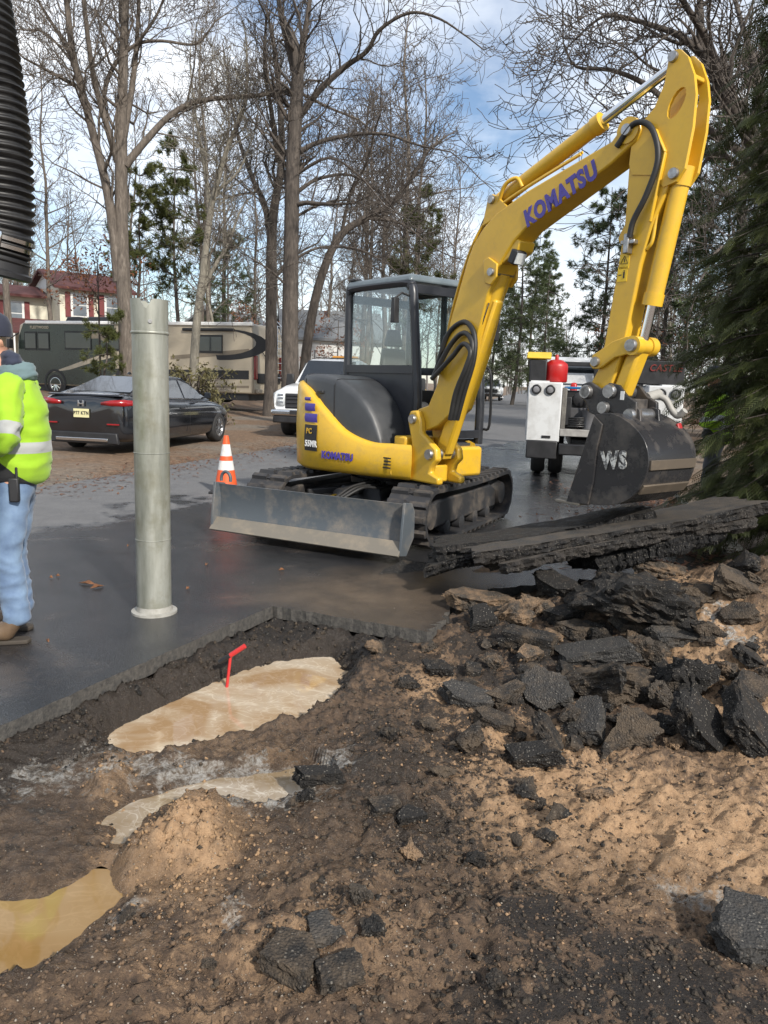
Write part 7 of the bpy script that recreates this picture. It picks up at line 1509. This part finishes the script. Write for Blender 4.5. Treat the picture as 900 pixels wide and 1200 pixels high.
slab('asphalt_slab', 'short black slab at the lower end of the stack', at(498, 676, 5.3), at(600, 664, 5.2), (.15, 1, .0), .07, .5, 6, .04, ASPH)
# ---- crumbs, clods and pebbles: uncountable
def scatter(name, label, cat, mat, n, dens, smin, smax, seed, squash=.7, power=2.2):
    r_ = np.random.RandomState(seed); base = np.array([(1, 0, 0), (-1, 0, 0), (0, 1, 0), (0, -1, 0), (0, 0, 1), (0, 0, -1)], float); fo = [(0, 2, 4), (2, 1, 4), (1, 3, 4), (3, 0, 4), (2, 0, 5), (1, 2, 5), (3, 1, 5), (0, 3, 5)]
    tm = []
    for k in range(12): b_ = base*r_.uniform(.55, 1.2, (6, 1))+r_.normal(0, .22, (6, 3)); tm.append(b_)
    tm = np.array(tm); fo = np.array(fo)
    X = []
    while len(X) < n:
        py = r_.uniform(700, 1230, 6000); px = r_.uniform(-60, 960, 6000); k = r_.uniform(0, 1, 6000) < dens(px, py)
        for a, b_ in zip(px[k], py[k]): X.append((a, b_))
    X = np.array(X[:n]); d = FW[None]+CX[None]*((X[:, :1]-450)/F)-CY[None]*((X[:, 1:]-600)/F); t_ = (-.12-CH)/d[:, 2]; P = CO[None]+d*t_[:, None]
    ed = poly_sd(P[:, 0], P[:, 1], PITEDGE+[(5, 6.4), (5, -5)]); ok = (ed < -.03) & (poly_sd(P[:, 0], P[:, 1], HOLE) > .0) & (poly_sd(P[:, 0], P[:, 1], PUD) > .02); P = P[ok]; m_ = len(P)
    s = smin+(smax-smin)*r_.uniform(0, 1, m_)**power; P[:, 2] = H(P[:, 0], P[:, 1])+s*.15
    q = tm[r_.randint(0, 12, m_)]; a = r_.uniform(0, 6.28, m_); c, sn = np.cos(a)[:, None], np.sin(a)[:, None]
    V = np.stack([q[:, :, 0]*c-q[:, :, 1]*sn, q[:, :, 0]*sn+q[:, :, 1]*c, q[:, :, 2]*squash], -1)*s[:, None, None]+P[:, None]
    o = npmesh(name, V.reshape(-1, 3), (np.arange(m_)[:, None, None]*6+fo[None]).reshape(-1, 3), mat); tag(o, label, cat, None, 'stuff')
def gs(px, py, *B): return np.clip(sum(w_*np.exp(-((px-x)/rx)**2-((py-y)/ry)**2) for x, y, rx, ry, w_ in B), 0, 1)
scatter('asphalt_crumbs', 'black asphalt crumbs strewn over the dug ground', 'crumbs', ASPH, 9000, lambda x, y: .04+gs(x, y, (520, 930, 90, 110, .8), (600, 1020, 110, 90, .6), (300, 760, 170, 30, .6), (650, 800, 200, 90, .8), (740, 1160, 190, 80, .5), (420, 880, 70, 70, .5), (350, 1080, 160, 80, .2), (60, 880, 120, 30, .5)), .002, .016, 1, .7, 4.5)
scatter('soil_clods', 'brown soil clods scattered over the dug ground', 'soil', pm('clod_soil', (.15, .095, .055), (.065, .047, .034), rough=.95, scale=30, bmp=.5, bscale=120), 9000, lambda x, y: .12+gs(x, y, (430, 1080, 250, 110, .5), (480, 800, 120, 80, .6), (760, 760, 160, 80, .6), (200, 1150, 250, 60, .5), (640, 900, 120, 60, .4)), .002, .012, 2, .7, 4)
scatter('sand_clods', 'tan sand lumps scattered over the dug ground', 'sand', pm('clod_sand', (.30, .19, .105), (.19, .12, .07), rough=.95, scale=30, bmp=.5, bscale=120), 3500, lambda x, y: .01+gs(x, y, (780, 960, 190, 100, .5), (240, 1000, 90, 70, .6), (560, 870, 120, 60, .4), (870, 760, 60, 80, .6)), .002, .010, 3, .7, 3)
scatter('pebbles', 'pale gravel pebbles in the dug ground', 'gravel', pm('pebble', (.30, .26, .21), (.14, .11, .085), rough=.7, scale=60), 2500, lambda x, y: .15+gs(x, y, (250, 1130, 250, 60, .7), (620, 860, 150, 90, .3), (330, 765, 170, 25, .6), (450, 1050, 200, 100, .4)), .0015, .0055, 4)
scatter('sand_lumps', 'crumbled lumps of orange sand on the small heap', 'sand', pm('lump_sand', (.29, .185, .10), (.20, .125, .065), rough=.95, scale=40, bmp=.7, bscale=90), 700, lambda x, y: gs(x, y, (215, 985, 62, 50, .9), (130, 908, 24, 16, .8)), .003, .013, 8, .8, 2.5)
scatter('edge_rubble', 'black aggregate rubble along the bank under the sawn road edge', 'rubble', ASPH, 1500, lambda x, y: gs(x, y, (60, 850, 90, 22, .8), (160, 812, 80, 22, .8), (250, 775, 70, 20, .8), (330, 745, 60, 18, .8), (410, 760, 30, 30, .5)), .005, .024, 12, .8, 2.0)
# a few fallen leaves on the road
LFM = leaf_mat('fallen_leaf', (.16, .07, .035), (.28, .13, .06), .8)
rl = random.Random(9)
def leaf(px, py, s, label, group):
    p = gp(px, py, .008); b = MB(Matrix.Translation(p) @ Matrix.Rotation(rl.uniform(0, 6.28), 4, 'Z') @ Matrix.Rotation(rl.uniform(-.15, .15), 4, 'X')); prof = [(-1, 0), (-.5, .28), (0, .42), (.45, .30), (1, .0), (.45, -.30), (0, -.40), (-.5, -.28)]
    n = len(prof); b.add([(x*s, y*s, .012*math.cos(x*2)*abs(y)*4) for x, y in prof]+[(0, 0, .0)], [(i, (i+1) % n, n) for i in range(n)]); o = b.build('fallen_leaf', LFM, smooth=True); m_ = o.modifiers.new('t', 'SOLIDIFY'); m_.thickness = .001; tag(o, label, 'leaf', group)
leaf(102, 684, .07, 'curled brown leaf on the wet road beside the pipe, the larger of two', None); leaf(114, 688, .055, 'smaller dark brown leaf touching the curled one on the wet road', None)
for q in ((60, 677), (68, 675), (56, 752), (242, 662), (30, 690), (330, 668), (150, 640), (220, 690)): leaf(q[0], q[1], rl.uniform(.015, .03), 'tiny leaf scrap on the wet road', 'leaf scraps on the road')
def straw():
    r_ = np.random.RandomState(3); n = 5200; P = np.zeros((n, 3)); k = n//2
    # needles washed along the right road edge, and litter along the left verge
    y = r_.uniform(6.2, 12.5, k); P[:k, 0] = xr(y)-np.abs(r_.normal(0, .8, k))-.1; P[:k, 1] = y; P[:k, 2] = .006
    y = r_.uniform(9, 24, n-k); P[k:, 0] = xl(y)-r_.normal(-.05, .5, n-k); P[k:, 1] = y; P[k:, 2] = np.maximum(G(P[k:, 0], y), 0)+.01
    a = r_.uniform(0, 6.28, n); L = r_.uniform(.02, .06, n); d = np.stack([np.cos(a)*L, np.sin(a)*L, r_.uniform(-.1, .3, n)*L], -1); s = np.stack([-np.sin(a), np.cos(a), np.zeros(n)], -1)*(L*.28)[:, None]
    V = np.stack([P-d, P+s, P+d, P-s], 1).reshape(-1, 3); o = npmesh('leaf_litter', V, np.arange(4*n).reshape(-1, 4), leaf_mat('litter_leaves', (.10, .045, .03), (.22, .12, .07), .85)); tag(o, 'red brown needles and leaves along the road edges', 'leaf litter', None, 'stuff')
straw()
